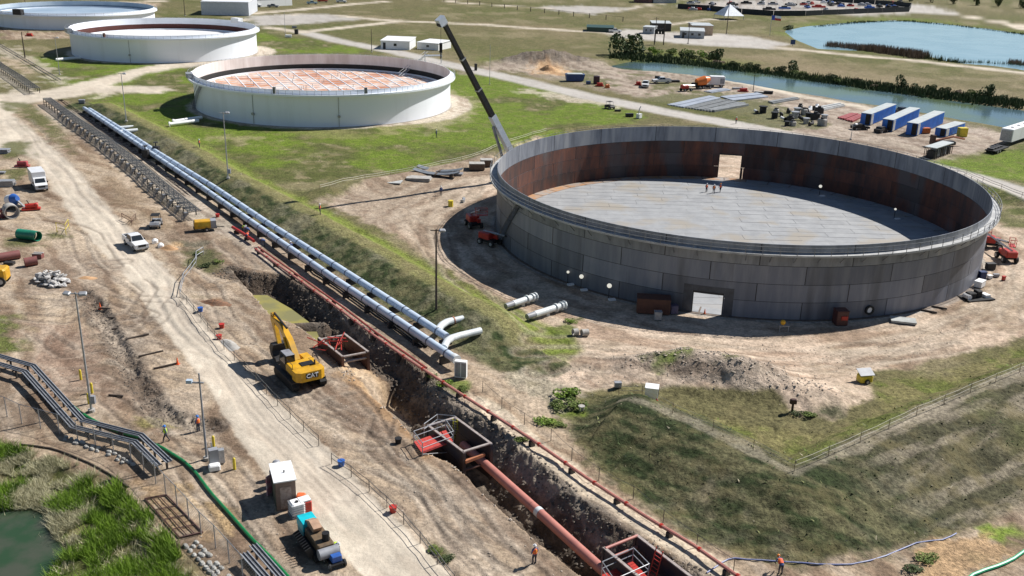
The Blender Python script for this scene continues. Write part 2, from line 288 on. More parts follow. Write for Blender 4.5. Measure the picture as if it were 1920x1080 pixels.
# mounds and excavations
for i, (mx, my, rx, ry, hh) in enumerate(MND):
    if i in (0, 1, 2, 4, 5, 10):
        q = ((gx - mx) / rx) ** 2 + ((gy - my) / ry) ** 2
        lay((1 - sst(.5, 1.0, q + (N2 - .5))) * .85, mixc(C3(.47,.38,.30), C3(.29,.235,.185), sst(.46, .64, N2 * .5 + N3 * .5)) if i < 4 else mixc(C3(.21,.175,.135), C3(.11,.09,.075), sst(.45, .6, N3)), .15, 1.)
st = sdp(gx, gy, TRENCH); dT, _, rT = dline(gx, gy, TOPE); dN, _, rN = dline(gx, gy, NEARE)
lay(sst(-1.6, .2, st + (N2 - .5) * 2.5) * (dT < 6) * .85, mixc(CLOD, C3(.165,.132,.102), sst(.45, .65, N3 * .6 + N2 * .4)), 0, 1., 2)
rp = sst(16, 20, rN) * (1 - sst(31, 36, rN)) * (dT > 3.2)
lay(sst(-.5, .4, st) * rp * (1 - sst(3.0, 5.2, dN)), mixc(SAND * .95, C3(.38,.30,.21), N2), 0, .2, 2)
cat[(st > -.1)] = 2
dd, _, _ = dline(gx, gy, DITCH); lay((1 - sst(.8, 2.2, dd + (N2 - .5) * 2)) * .85, mixc(C3(.17,.14,.11), C3(.25,.20,.155), N3), 0, .9)
# wheel ruts: darker arcs in the work area
arc = fbm(gx * .45 + gy * .9, (gy * .45 - gx * .9) * .22, .8, 4, 91)
wk = PM([(0,500),(230,500),(450,830),(300,760),(150,700),(0,640)], 2) + PM([(440,640),(560,700),(700,760),(900,930),(1080,1080),(800,1000),(560,780),(450,700)], 2)
lay(np.clip(wk, 0, 1) * sst(.5, .62, arc) * .55, C3(.17,.135,.105), 0, .5)
lay(np.clip(LM([(905,752),(1000,836),(1100,908),(1212,982),(1310,1040),(1400,1105)], 1.15, .3, .5), 0, 1) * .9, C3(.50,.42,.31), 0, .1)
for q_, c_ in (([(1225,668),(1300,660),(1335,668),(1280,684),(1225,690)], GRN), ([(1290,662),(1320,660),(1325,672),(1300,670)], GRN), ([(1350,690),(1385,695),(1380,706),(1350,702)], OLV), ([(1195,672),(1225,668),(1220,682),(1200,684)], OLV)): lay(PM(q_, .6, 1.6, .8) * .8, c_, .9, .3)
for q_, c_ in (([(585,690),(640,705),(700,770),(735,830),(650,810),(560,745)], C3(.25,.185,.135)), ([(30,600),(150,600),(190,700),(120,740),(60,700)], C3(.32,.225,.165)), ([(0,470),(150,470),(240,500),(180,560),(0,540)], C3(.30,.23,.17)), ([(100,590),(190,690),(230,780),(170,760)], C3(.30,.22,.16)), ([(880,900),(980,990),(1080,1090),(980,1060),(860,940)], C3(.27,.205,.15)), ([(130,240),(240,350),(330,430),(250,420),(160,320)], C3(.27,.20,.13)),
               ([(600,380),(760,325),(930,292),(900,360),(820,470),(720,425)], C3(.31,.245,.18)), ([(645,700),(705,712),(765,790),(850,860),(800,856),(715,785)], SAND), ([(430,560),(480,600),(500,640),(450,610)], C3(.24,.18,.13))): lay(PM(q_, 1.0, 2.2) * .75, c_ * (.85 + .3 * N3[:, None]), 0, .4)
# wheel ruts: pairs of lines pressed into the soil
def rut(pts, gauge=1.9, dk=.68, wdt=.22, z=0, c=C3(.17,.135,.105)):
    global gz
    Q = P(pts, z); lo = Q.min(0) - 4; hi = Q.max(0) + 4; m = (gx > lo[0]) & (gx < hi[0]) & (gy > lo[1]) & (gy < hi[1]); xs, ys = gx[m], gy[m]
    d, s_, r_ = dline(xs + (N1[m] - .5) * 1.5, ys + (N1[m] - .5) * 1.5, Q); k = np.exp(-((d - gauge / 2) / wdt) ** 2) * sst(.3, .5, vn(r_ / 5.0, d * 0 + dk * 10, 5) + .15)
    mm = np.zeros(len(gx)); mm[m] = k * dk; lay(mm, c); gz[m] -= k * .07
    kb = np.exp(-((d - gauge / 2 - .45) / (wdt * 1.1)) ** 2) * .35; mm = np.zeros(len(gx)); mm[m] = kb * dk; lay(mm, C3(.52,.45,.36)); gz[m] += kb * .05
for q in ([(130,430),(180,520),(250,560),(330,560),(420,600)], [(60,620),(140,660),(240,640),(300,600),(330,560)], [(20,560),(120,570),(200,560),(290,590)], [(100,700),(200,690),(260,720),(330,800)], [(240,520),(280,545),(250,590),(200,600)],
          [(450,650),(560,740),(690,830),(820,950),(1000,1080)], [(480,640),(600,760),(700,800),(780,900),(900,1060)], [(620,760),(680,740),(720,780),(700,830)], [(650,880),(760,940),(880,1080)], [(560,730),(620,700),(680,720),(720,760),(760,850)], [(780,860),(860,930),(960,1060)],
          [(0,420),(100,410),(170,440),(210,500)], [(0,540),(80,545),(160,500),(230,490)], [(0,590),(120,600),(170,570)], [(330,500),(400,540),(430,600),(460,640)], [(420,450),(470,500),(440,520),(380,540)],
          [(60,740),(200,740),(300,820),(420,960),(520,1080)], [(300,820),(400,850),(470,930),(600,1090)]): rut(q)
for q in ([(660,370),(740,390),(800,440),(830,500),(900,560),(1000,620)], [(700,350),(800,360),(860,400),(830,440),(850,520)], [(720,420),(800,400),(880,370),(900,340)], [(980,660),(1100,660),(1250,680),(1450,690),(1650,660),(1850,590),(1920,520)], [(1040,690),(1150,665),(1300,655),(1500,670),(1700,640),(1880,560)], [(1000,640),(1120,640),(1300,640),(1500,645),(1700,615),(1850,560),(1900,470)], [(1100,720),(1200,700),(1300,700),(1450,720),(1560,700),(1650,670),(1800,650)], [(1440,700),(1540,690),(1600,670),(1700,665)], [(1000,700),(1060,680),(1150,690),(1230,720)], [(1850,440),(1880,520),(1900,600)], [(1600,680),(1680,650),(1760,640),(1800,600)], [(640,400),(700,400),(760,380),(850,350),(910,330)]):
    rut(q, 2.1, .55, .3, 0, C3(.27,.21,.155))
for q in ([(20,225),(150,370),(300,550),(400,680),(520,820),(700,1010),(820,1100)], [(50,225),(180,380),(330,560),(430,690),(560,830),(760,1030)], [(70,260),(210,420),(350,610),(480,760),(640,930)]): rut(q, 1.9, .3, .3, 0, C3(.36,.31,.26))
# canal banks and marsh
for poly in (CANAL, POND):
    s = sdp(gx, gy, poly); lay(sst(-5, -.5, s + (N2 - .5) * 3) * .8, C3(.11,.10,.045), 1)
s = sdp(gx, gy, MRIM); lay(sst(-.4, 1.6, s + (N2 - .5) * 3.5), mixc(C3(.07,.095,.02), C3(.2,.17,.085), sst(.4, .6, N2)), 1, .2)
s = sdp(gx, gy, MARSH); lay(sst(-.8, .3, s), C3(.1,.1,.05), 0, 0)
for (cx, cy, R, hh) in (T1,):
    d = np.hypot(gx - cx, gy - cy); lay(1 - sst(R + .8, R + 1.2, d), C3(.40,.36,.31), 0, 0)
# graded and scraped streaks in the bare soil, sweeping with the haul road and round the tank
wx = gx + (N1 - .5) * 9 + (N0 - .5) * 30; wy = gy + (N2 - .5) * 2
stA = fbm(wx * .80 + wy * .60, (wy * .80 - wx * .60) * .14, 1.5, 5, 501); stT = fbm(rT1 + (N1 - .5) * 5, aT1 * 60 * .14, 1.5, 5, 503)
wT = 1 - sst(52, 68, rT1); sg = stA * (1 - wT) + stT * wT
bare = (1 - np.clip(grass * 1.4, 0, 1)) * np.where(cat == 1, .35, 1.0)
dk_ = sst(.51, .66, sg) * bare * .32; lt_ = sst(.50, .36, sg) * bare * .30 if False else (1 - sst(.34, .47, sg)) * bare * .28
col = col * (1 - dk_[:, None] * C3(.85, 1.0, 1.08)[None]) ; col = col * (1 - lt_[:, None]) + C3(.60, .50, .39) * lt_[:, None]
col = np.clip(col, .008, .9)
# --- ground material
def node(nt, t, **k):
    n = nt.nodes.new(t)
    for a, b in k.items(): setattr(n, a, b)
    return n
gm = bpy.data.materials.new('ground_soil'); gm.use_nodes = True; nt = gm.node_tree; L = nt.links.new
bs = nt.nodes['Principled BSDF']; bs.inputs['Roughness'].default_value = .95; bs.inputs['Specular IOR Level'].default_value = .15
ac = node(nt, 'ShaderNodeAttribute', attribute_name='Col'); ak = node(nt, 'ShaderNodeAttribute', attribute_name='Kind')
sp = node(nt, 'ShaderNodeSeparateColor'); L(ak.outputs['Color'], sp.inputs[0])
tc = node(nt, 'ShaderNodeTexCoord')
def nz(sc, det, ro=.6):
    n = node(nt, 'ShaderNodeTexNoise'); n.inputs['Scale'].default_value = sc; n.inputs['Detail'].default_value = det; n.inputs['Roughness'].default_value = ro
    L(tc.outputs['Object'], n.inputs['Vector']); return n.outputs['Fac']
def mr(src, a, b, c, d):
    n = node(nt, 'ShaderNodeMapRange'); L(src, n.inputs[0])
    for i, v in enumerate((a, b, c, d)): n.inputs[i + 1].default_value = v
    return n.outputs[0]
def mt(op, a, b):
    n = node(nt, 'ShaderNodeMath', operation=op)
    for i, v in enumerate((a, b)):
        if isinstance(v, (int, float)): n.inputs[i].default_value = v
        else: L(v, n.inputs[i])
    return n.outputs[0]
fine = nz(2.6, 6, .7); mid = nz(.7, 5, .65); tiny = nz(7, 3, .6)
vd = mr(fine, .36, .64, .68, 1.22); vg = mr(fine, .34, .66, .45, 1.5); vm = mr(mid, .34, .66, .74, 1.2)
mx = node(nt, 'ShaderNodeMix', data_type='FLOAT'); L(sp.outputs[0], mx.inputs[0]); L(vd, mx.inputs[2]); L(vg, mx.inputs[3])
mxr = node(nt, 'ShaderNodeMix', data_type='FLOAT'); L(mt('MULTIPLY', sp.outputs[2], .72), mxr.inputs[0]); L(mt('MULTIPLY', mx.outputs[0], vm), mxr.inputs[2]); mxr.inputs[3].default_value = .97; val = mxr.outputs[0]
peb = mr(tiny, .66, .74, 0, .35); 
vm2 = node(nt, 'ShaderNodeVectorMath', operation='SCALE'); L(ac.outputs['Color'], vm2.inputs[0]); L(val, vm2.inputs['Scale'])
hs = node(nt, 'ShaderNodeMix', data_type='RGBA', blend_type='MIX'); 
L(mt('MULTIPLY', peb, mt('SUBTRACT', 1.0, sp.outputs[0])), hs.inputs[0]); L(vm2.outputs[0], hs.inputs[6]); hs.inputs[7].default_value = (.55, .49, .42, 1)
yl = node(nt, 'ShaderNodeMix', data_type='RGBA'); L(mt('MULTIPLY', mr(nz(.33, 4), .5, .68, 0, .5), sp.outputs[0]), yl.inputs[0]); L(hs.outputs[2], yl.inputs[6]); yl.inputs[7].default_value = (.20, .165, .08, 1)
L(yl.outputs[2], bs.inputs['Base Color'])
bp = node(nt, 'ShaderNodeBump'); bp.inputs['Distance'].default_value = .35
hh_ = mt('ADD', fine, mt('MULTIPLY', nz(1.1, 5, .7), 1.2)); L(hh_, bp.inputs['Height'])
L(mt('ADD', mt('MULTIPLY', sp.outputs[1], .55), mt('ADD', mt('MULTIPLY', sp.outputs[0], .35), .22)), bp.inputs['Strength'])
L(bp.outputs[0], bs.inputs['Normal'])
# --- split the one relief into the ground, the gravel roads and the excavation
idx = np.arange(NA * NR).reshape(NR, NA)
q = np.stack([idx[:-1, :-1], idx[:-1, 1:], idx[1:, 1:], idx[1:, :-1]], -1).reshape(-1, 4)
# --- nearer rows first: winding counter-clockwise from above
qc = cat[q].max(1); qn = (np.hypot(gx, gy)[q].mean(1) < 1500)
def sheet(name, sel, lab):
    f = q[sel]; used, inv = np.unique(f, return_inverse=True); f = inv.reshape(-1, 4)[:, ::-1]
    me = bpy.data.meshes.new(name); n = len(used)
    co = np.stack([gx[used], gy[used], gz[used]], 1)
    me.vertices.add(n); me.vertices.foreach_set('co', co.ravel())
    me.loops.add(f.size); me.loops.foreach_set('vertex_index', f.ravel().astype(np.int32))
    me.polygons.add(len(f)); me.polygons.foreach_set('loop_start', np.arange(0, f.size, 4, dtype=np.int32)); me.polygons.foreach_set('loop_total', np.full(len(f), 4, np.int32))
    me.update(calc_edges=True); me.validate()
    a = me.attributes.new('Col', 'FLOAT_COLOR', 'POINT'); a.data.foreach_set('color', np.concatenate([col[used], np.ones((n, 1))], 1).ravel())
    a = me.attributes.new('Kind', 'FLOAT_COLOR', 'POINT'); a.data.foreach_set('color', np.stack([grass[used], clod[used], (cat[used] == 1) * 1.0, np.ones(n)], 1).ravel())
    me.materials.append(gm); me.polygons.foreach_set('use_smooth', np.ones(len(f), bool))
    nrm = me.polygons[len(f)//2].normal.z
    if nrm < 0: me.flip_normals()
    o = bpy.data.objects.new(name, me); COL.objects.link(o); o['kind'] = 'structure'; o['label'] = lab
    return o
sheet('ground', qc == 0, 'bare tan dirt and dry or green grass of the tank farm')
sheet('gravel_road', qc == 1, 'pale gravel and concrete roads across the site')
sheet('trench', qc == 2, 'long dark excavated trench with clods of earth')
# ================================================================ builders
MATS = {}
KID = {}
def mat(name, c, c2=None, sc=1.0, rough=.6, metal=0.0, lo=.4, hi=.65, bump=0.0, streak=0, rnd=0.0, spec=.5, emit=None, c3=None, alpha=None):
    if name in MATS: return MATS[name]
    m = bpy.data.materials.new(name); m.use_nodes = True; nt = m.node_tree; L = nt.links.new; b = nt.nodes['Principled BSDF']
    b.inputs['Roughness'].default_value = rough; b.inputs['Metallic'].default_value = metal; b.inputs['Specular IOR Level'].default_value = spec
    if c2 is None: c2 = tuple(v * .72 for v in c)
    tc = nt.nodes.new('ShaderNodeTexCoord'); mp = nt.nodes.new('ShaderNodeMapping'); L(tc.outputs['Object'], mp.inputs[0])
    if streak: mp.inputs['Scale'].default_value = (1, 1, 1.0 / streak)
    n = nt.nodes.new('ShaderNodeTexNoise'); n.inputs['Scale'].default_value = sc; n.inputs['Detail'].default_value = 6; n.inputs['Roughness'].default_value = .65; L(mp.outputs[0], n.inputs['Vector'])
    r = nt.nodes.new('ShaderNodeMapRange'); L(n.outputs['Fac'], r.inputs[0]); r.inputs[1].default_value = lo; r.inputs[2].default_value = hi
    x = nt.nodes.new('ShaderNodeMix'); x.data_type = 'RGBA'; L(r.outputs[0], x.inputs[0]); x.inputs[6].default_value = (*c, 1); x.inputs[7].default_value = (*c2, 1)
    out = x.outputs[2]
    if c3:
        n2 = nt.nodes.new('ShaderNodeTexNoise'); n2.inputs['Scale'].default_value = sc * .37; n2.inputs['Detail'].default_value = 5; L(mp.outputs[0], n2.inputs['Vector'])
        r2 = nt.nodes.new('ShaderNodeMapRange'); L(n2.outputs['Fac'], r2.inputs[0]); r2.inputs[1].default_value = .52; r2.inputs[2].default_value = .64
        y = nt.nodes.new('ShaderNodeMix'); y.data_type = 'RGBA'; L(r2.outputs[0], y.inputs[0]); L(out, y.inputs[6]); y.inputs[7].default_value = (*c3, 1); out = y.outputs[2]
    if rnd:
        oi = nt.nodes.new('ShaderNodeObjectInfo'); rr = nt.nodes.new('ShaderNodeMapRange'); L(oi.outputs['Random'], rr.inputs[0]); rr.inputs[3].default_value = 1 - rnd; rr.inputs[4].default_value = 1 + rnd
        v = nt.nodes.new('ShaderNodeVectorMath'); v.operation = 'SCALE'; L(out, v.inputs[0]); L(rr.outputs[0], v.inputs['Scale']); out = v.outputs[0]
    L(out, b.inputs['Base Color'])
    if bump:
        bp = nt.nodes.new('ShaderNodeBump'); bp.inputs['Strength'].default_value = bump; bp.inputs['Distance'].default_value = .1; L(n.outputs['Fac'], bp.inputs['Height']); L(bp.outputs[0], b.inputs['Normal'])
    if emit: b.inputs['Emission Color'].default_value = (*emit[0], 1); b.inputs['Emission Strength'].default_value = emit[1]
    if alpha is not None: b.inputs['Alpha'].default_value = alpha
    MATS[name] = m; return m
class MB:
    def __init__(s): s.v = []; s.f = []
    def add(s, vs, fs):
        n = len(s.v); s.v += [tuple(p) for p in vs]; s.f += [tuple(i + n for i in f) for f in fs]; return s
    def box(s, c, d, rz=0, rx=0, ry=0, taper=1.0, bev=0):
        hx, hy, hzz = d[0] / 2, d[1] / 2, d[2] / 2; M = Matrix.Translation(c) @ Matrix.Rotation(rz, 4, 'Z') @ Matrix.Rotation(ry, 4, 'Y') @ Matrix.Rotation(rx, 4, 'X')
        if bev:
            b = min(bev, hx * .9, hy * .9); ring = [(-hx + b, -hy), (hx - b, -hy), (hx, -hy + b), (hx, hy - b), (hx - b, hy), (-hx + b, hy), (-hx, hy - b), (-hx, -hy + b)]
            k = 1 - b / max(hx, hy); vs = [M @ Vector((x, y, -hzz)) for x, y in ring] + [M @ Vector((x, y, hzz - b)) for x, y in ring] + [M @ Vector((x * k, y * k, hzz)) for x, y in ring]
            fs = [tuple(range(7, -1, -1)), tuple(range(16, 24))] + [(a * 8 + i, a * 8 + (i + 1) % 8, a * 8 + 8 + (i + 1) % 8, a * 8 + 8 + i) for a in (0, 1) for i in range(8)]
            return s.add(vs, fs)
        t = taper
        vs = [M @ Vector(p) for p in ((-hx, -hy, -hzz), (hx, -hy, -hzz), (hx, hy, -hzz), (-hx, hy, -hzz), (-hx * t, -hy * t, hzz), (hx * t, -hy * t, hzz), (hx * t, hy * t, hzz), (-hx * t, hy * t, hzz))]
        return s.add(vs, [(3, 2, 1, 0), (4, 5, 6, 7), (0, 1, 5, 4), (1, 2, 6, 5), (2, 3, 7, 6), (3, 0, 4, 7)])
    def cyl(s, a, b, r, n=10, r2=None, cap=True):
        a = Vector(a); b = Vector(b); d = (b - a); u = d.normalized(); t = Vector((0, 0, 1)) if abs(u.z) < .95 else Vector((1, 0, 0)); p = u.cross(t).normalized(); q2 = u.cross(p); r2 = r if r2 is None else r2
        vs = [a + (p * math.cos(2 * math.pi * i / n) + q2 * math.sin(2 * math.pi * i / n)) * r for i in range(n)] + [b + (p * math.cos(2 * math.pi * i / n) + q2 * math.sin(2 * math.pi * i / n)) * r2 for i in range(n)]
        fs = [(i, i + n, (i + 1) % n + n, (i + 1) % n) for i in range(n)]
        if cap: fs += [tuple(range(n)), tuple(range(2 * n - 1, n - 1, -1))]
        return s.add(vs, fs)
    def hollow(s, a, b, r, th, n=16):
        a = Vector(a); b = Vector(b); u = (b - a).normalized(); t = Vector((0, 0, 1)) if abs(u.z) < .95 else Vector((1, 0, 0)); p = u.cross(t).normalized(); q2 = u.cross(p)
        rg = lambda c, R: [c + (p * math.cos(2 * math.pi * i / n) + q2 * math.sin(2 * math.pi * i / n)) * R for i in range(n)]
        vs = rg(a, r) + rg(b, r) + rg(b, r - th) + rg(a, r - th); fs = []
        for k in range(4): fs += [(k * n + i, ((k + 1) % 4) * n + i, ((k + 1) % 4) * n + (i + 1) % n, k * n + (i + 1) % n) for i in range(n)]
        return s.add(vs, fs)
    def tube(s, pts, r, n=8):
        pts = [Vector(p) for p in pts]; m = len(pts); rings = []; pp = None
        for i, p in enumerate(pts):
            u = ((pts[min(i + 1, m - 1)] - p).normalized() + (p - pts[max(i - 1, 0)]).normalized()).normalized()
            if pp is None: t = Vector((0, 0, 1)) if abs(u.z) < .95 else Vector((1, 0, 0)); pp = u.cross(t).normalized()
            else: pp = (pp - u * pp.dot(u)).normalized()
            q2 = u.cross(pp); rings.append([p + (pp * math.cos(2 * math.pi * k / n) + q2 * math.sin(2 * math.pi * k / n)) * r for k in range(n)])
        vs = [v for R in rings for v in R]; fs = [(i * n + k, (i + 1) * n + k, (i + 1) * n + (k + 1) % n, i * n + (k + 1) % n) for i in range(m - 1) for k in range(n)]
        fs += [tuple(range(n)), tuple(range(m * n - 1, (m - 1) * n - 1, -1))]
        return s.add(vs, fs)
    def sph(s, c, r, nu=10, nv=6, sz=1.0):
        c = Vector(c); vs = [c + Vector((0, 0, -r * sz))]
        for j in range(1, nv):
            a = -math.pi / 2 + math.pi * j / nv
            vs += [c + Vector((math.cos(a) * math.cos(2 * math.pi * i / nu) * r, math.cos(a) * math.sin(2 * math.pi * i / nu) * r, math.sin(a) * r * sz)) for i in range(nu)]
        vs.append(c + Vector((0, 0, r * sz))); k = len(vs) - 1
        fs = [(0, 1 + (i + 1) % nu, 1 + i) for i in range(nu)] + [(k, k - nu + i, k - nu + (i + 1) % nu) for i in range(nu)]
        for j in range(nv - 2): fs += [(1 + j * nu + i, 1 + j * nu + (i + 1) % nu, 1 + (j + 1) * nu + (i + 1) % nu, 1 + (j + 1) * nu + i) for i in range(nu)]
        return s.add(vs, fs)
    def prism(s, poly, z0, z1, M=None):
        n = len(poly); M = M or Matrix.Identity(4)
        vs = [M @ Vector((x, y, z0)) for x, y in poly] + [M @ Vector((x, y, z1)) for x, y in poly]
        return s.add(vs, [tuple(range(n - 1, -1, -1)), tuple(range(n, 2 * n))] + [(i, (i + 1) % n, n + (i + 1) % n, n + i) for i in range(n)])
    def xz(s, poly, y0, y1):
        """side profile in x,z swept over y"""
        n = len(poly); vs = [Vector((x, y0, z)) for x, z in poly] + [Vector((x, y1, z)) for x, z in poly]
        return s.add(vs, [tuple(range(n)), tuple(range(2 * n - 1, n - 1, -1))] + [(i, n + i, n + (i + 1) % n, (i + 1) % n) for i in range(n)])
    def arc(s, R0, R1, z0, z1, a0, a1, n=10):
        """solid ring segment"""
        vs = []; 
        for i in range(n + 1):
            a = a0 + (a1 - a0) * i / n; c, t = math.cos(a), math.sin(a); vs += [(R0 * c, R0 * t, z0), (R1 * c, R1 * t, z0), (R1 * c, R1 * t, z1), (R0 * c, R0 * t, z1)]
        fs = [(0, 1, 2, 3), (4 * n + 3, 4 * n + 2, 4 * n + 1, 4 * n)]
        for i in range(n):
            for k in range(4): fs.append((4 * i + k, 4 * i + 4 + k, 4 * i + 4 + (k + 1) % 4, 4 * i + (k + 1) % 4))
        return s.add(vs, fs)
    def build(s, name, m, parent=None, smooth=False):
        me = bpy.data.meshes.new(name); me.from_pydata(s.v, [], s.f)
        bm = bmesh.new(); bm.from_mesh(me); bmesh.ops.recalc_face_normals(bm, faces=bm.faces)
        if smooth:
            for e in bm.edges:
                if len(e.link_faces) == 2 and e.calc_face_angle(0) > .7: e.smooth = False
            for f in bm.faces: f.smooth = True
        bm.to_mesh(me); bm.free()
        if isinstance(m, (list, tuple)):
            for k in m: me.materials.append(k)
        else: me.materials.append(m)
        o = bpy.data.objects.new(name, me); COL.objects.link(o)
        if parent: o.parent = parent; KID.setdefault(parent.name, []).append(o)
        return o
def tag(o, label, cat=None, group=None, kind=None):
    o['label'] = label
    if cat: o['category'] = cat
    if group: o['group'] = group
    if kind: o['kind'] = kind
    return o
def thing(name, label, cat, loc=(0, 0, 0), rz=0.0, group=None):
    o = bpy.data.objects.new(name, None); COL.objects.link(o); o.empty_display_size = .3; o.location = loc; o.rotation_euler = (0, 0, rz)
    return tag(o, label, cat, group)
def kids(o): return KID.get(o.name, [])
def dup(o, loc, rz=None, label=None, scale=None):
    c = o.copy(); COL.objects.link(c); c.location = loc
    if rz is not None: c.rotation_euler = (0, 0, rz)
    if label: c['label'] = label
    if scale: c.scale = (scale,) * 3 if isinstance(scale, (int, float)) else scale
    for ch in kids(o):
        d = ch.copy(); COL.objects.link(d); d.parent = c
        for g2 in kids(ch):
            e = g2.copy(); COL.objects.link(e); e.parent = d
    return c
def hdg(p, q):
    return math.atan2(q[1] - p[1], q[0] - p[0])
steel = mat('weathered_steel_plate', (.150,.162,.200), (.205,.215,.245), .9, .55, .2, rnd=.26, streak=8, c3=(.110,.115,.135))
steel_top = mat('grey_top_course_steel', (.25,.265,.295), (.15,.16,.185), .9, .5, .2, rnd=.12, streak=6, c3=(.34,.345,.355))
rust = mat('rusty_inner_plate', (.165,.058,.032), (.050,.030,.027), .5, .8, .0, rnd=.3, streak=3, c3=(.085,.07,.068), lo=.3, hi=.62)
dark = mat('dark_steel', (.03,.03,.033), (.05,.045,.04), 2, .6, .3)
galv = mat('galvanised_steel', (.42,.43,.44), (.3,.3,.31), 3, .45, .4)
dkrail = mat('railing_steel', (.26,.27,.28), (.16,.15,.14), 2, .5, .3)
white = mat('white_paint', (.80,.80,.79), (.62,.60,.56), .25, .45, lo=.55, hi=.8, streak=6)
white2 = mat('white_tank_paint', (.84,.87,.92), (.72,.74,.77), .25, .45, lo=.5, hi=.85, streak=9)
black = mat('black_rubber', (.02,.02,.02), (.035,.033,.03), 3, .8)
girder = mat('walkway_steel', (.46,.46,.45), (.30,.30,.30), .7, .6, .1, rnd=.06)
# ---------------------------------------------------------------- the unpainted tank
cx, cy, R, H1 = T1
T = thing('storage_tank', 'huge open-topped unpainted dark steel storage tank with rust-brown inner wall, the nearest of the tanks', 'storage tank', (cx, cy, 0))
def ang_of(px, py, z=0): p = G(px, py, z); return math.atan2(p[1] - cy, p[0] - cx)
dA0, dA1 = ang_of(1296, 588), ang_of(1352, 590)           # openings, by bearing from the tank centre
bA0, bA1 = ang_of(1386, 336), ang_of(1346, 336)
def cut(a, b): return (a % (2 * math.pi), b % (2 * math.pi))
OP = [cut(dA0, dA1), cut(bA0, bA1)]
z0c = 0.0; courses = [0.06, 2.35, 4.7, 7.1, H1]; NP = 20; OH = 2.75; OHS = [2.75, 4.66]
for k in range(4):
    za, zb = courses[k], courses[k + 1]
    off = (k * .5 + .15) * 2 * math.pi / NP
    for i in range(NP):
        a0 = off + i * 2 * math.pi / NP; a1 = a0 + 2 * math.pi / NP; g = .055 / R
        segs = [(a0 + g, a1 - g)]
        lim = OH if k == 1 else 99
        if k <= 1:
            for oi_, (o0, o1) in enumerate(OP):
                ns = []
                for (s0, s1) in segs:
                    for sh in (-2 * math.pi, 0, 2 * math.pi):
                        if o0 + sh < s1 and o1 + sh > s0:
                            if s0 < o0 + sh: ns.append((s0, o0 + sh, 0))
                            if s1 > o1 + sh: ns.append((o1 + sh, s1, 0))
                            if k == 1 and oi_ == 0: ns.append((max(s0, o0 + sh), min(s1, o1 + sh), 1))
                            break
                    else: ns.append((s0, s1, 0))
                segs = [(x[0], x[1]) for x in ns if not x[2]]; spec = [x for x in ns if x[2]]
                for x in spec:
                    MB().arc(R - .05, R + .05, OH, zb - .02, x[0], x[1], 4).build('shell_plate', [steel, rust], T)
        for (s0, s1) in segs:
            n = max(1, int((s1 - s0) * R / 1.2)); m = MB(); m.arc(R - .05, R + .05, za + .03, zb - .03, s0, s1, n)
            o = m.build('shell_plate', [steel_top if k == 3 else steel, steel_top if k == 3 else rust], T)
            for pf in o.data.polygons:
                c = pf.center; nr = pf.normal
                if c.x * nr.x + c.y * nr.y < 0: pf.material_index = 1
# dark seam core seen only in the joints
m = MB()
for i in range(160):
    a0 = i * 2 * math.pi / 160; a1 = a0 + 2 * math.pi / 160; mid = (a0 + a1) / 2
    zb0 = .02
    for (o0, o1), oh_ in zip(OP, OHS):
        if o0 - .012 < mid < o1 + .012: zb0 = oh_
    m.arc(R - .02, R + .02, zb0, H1 - .04, a0, a1, 1)
m.build('seam_backing', dark, T)
for (o0, o1), OH_ in zip(OP, OHS):
    e = .12 / R
    MB().arc(R - .10, R + .12, .05, OH_ + .25, o0 - e, o0, 1).build('frame_jamb', dark, T); MB().arc(R - .10, R + .12, .05, OH_ + .25, o1, o1 + e, 1).build('frame_jamb', dark, T); MB().arc(R - .10, R + .12, OH_, OH_ + .25, o0, o1, 3).build('frame_head', dark, T)
# reinforcing insert plate round the front opening
o0, o1 = OP[0]; e = 1.3 / R; m = MB(); m.arc(R + .055, R + .085, .05, OH + 1.0, o0 - e, o0 - .22 / R, 2); m.arc(R + .055, R + .085, .05, OH + 1.0, o1 + .22 / R, o1 + e, 2); m.arc(R + .055, R + .085, OH + .25, OH + 1.0, o0 - .2 / R, o1 + .2 / R, 3)
m.build('insert_plate', mat('insert_plate_steel', (.085,.09,.105), (.06,.06,.07), 1, .5, .2), T)
MB().arc(R - 2.2, R + .45, .01, .06, 0, 2 * math.pi, 200).build('base_ring', mat('base_ring_steel', (.12,.09,.07), (.2,.15,.11), 1.5, .7), T)
# floor
flm = mat('floor_plate_steel', (.34,.345,.345), (.26,.265,.27), .35, .65, 0, rnd=.035, c3=(.31,.28,.235), lo=.36, hi=.64)
fle = mat('floor_rusty_edge', (.38,.20,.09), (.30,.27,.24), .4, .7, 0, rnd=.12, lo=.4, hi=.6)
RF = R - 2.2
m = MB(); m.prism([((RF) * math.cos(i * 2 * math.pi / 180), (RF) * math.sin(i * 2 * math.pi / 180)) for i in range(180)], .01, .05); m.build('floor_bed', mat('floor_bed_seam', (.30,.297,.29), (.33,.325,.315), .5, .8), T)
yy = -RF + .0; row = 0
while yy < RF:                                             # lapped floor plates in staggered rows
    y1 = min(yy + 2.42, RF); xo = -RF - (row * 4.1) % 9; xx = xo
    while xx < RF:
        x1 = xx + 9.1; qd = [(xx + .03, yy + .03), (x1 - .03, yy + .03), (x1 - .03, y1 - .03), (xx + .03, y1 - .03)]
        hw = lambda y: math.sqrt(max(0, (RF - .05) ** 2 - y * y))
        w0, w1 = hw(yy + .05), hw(y1 - .05); xa0, xb0 = max(qd[0][0], -w0), min(qd[1][0], w0); xa1, xb1 = max(qd[3][0], -w1), min(qd[2][0], w1)
        if xb0 > xa0 and xb1 > xa1:
            zt = .062 + .012 * ((row + int(xx)) % 3)
            MB().prism([(xa0, yy + .05), (xb0, yy + .05), (xb1, y1 - .05), (xa1, y1 - .05)], .05, zt).build('floor_plate', flm, T)
        xx = x1
    yy += 2.42; row += 1
NPL = 54
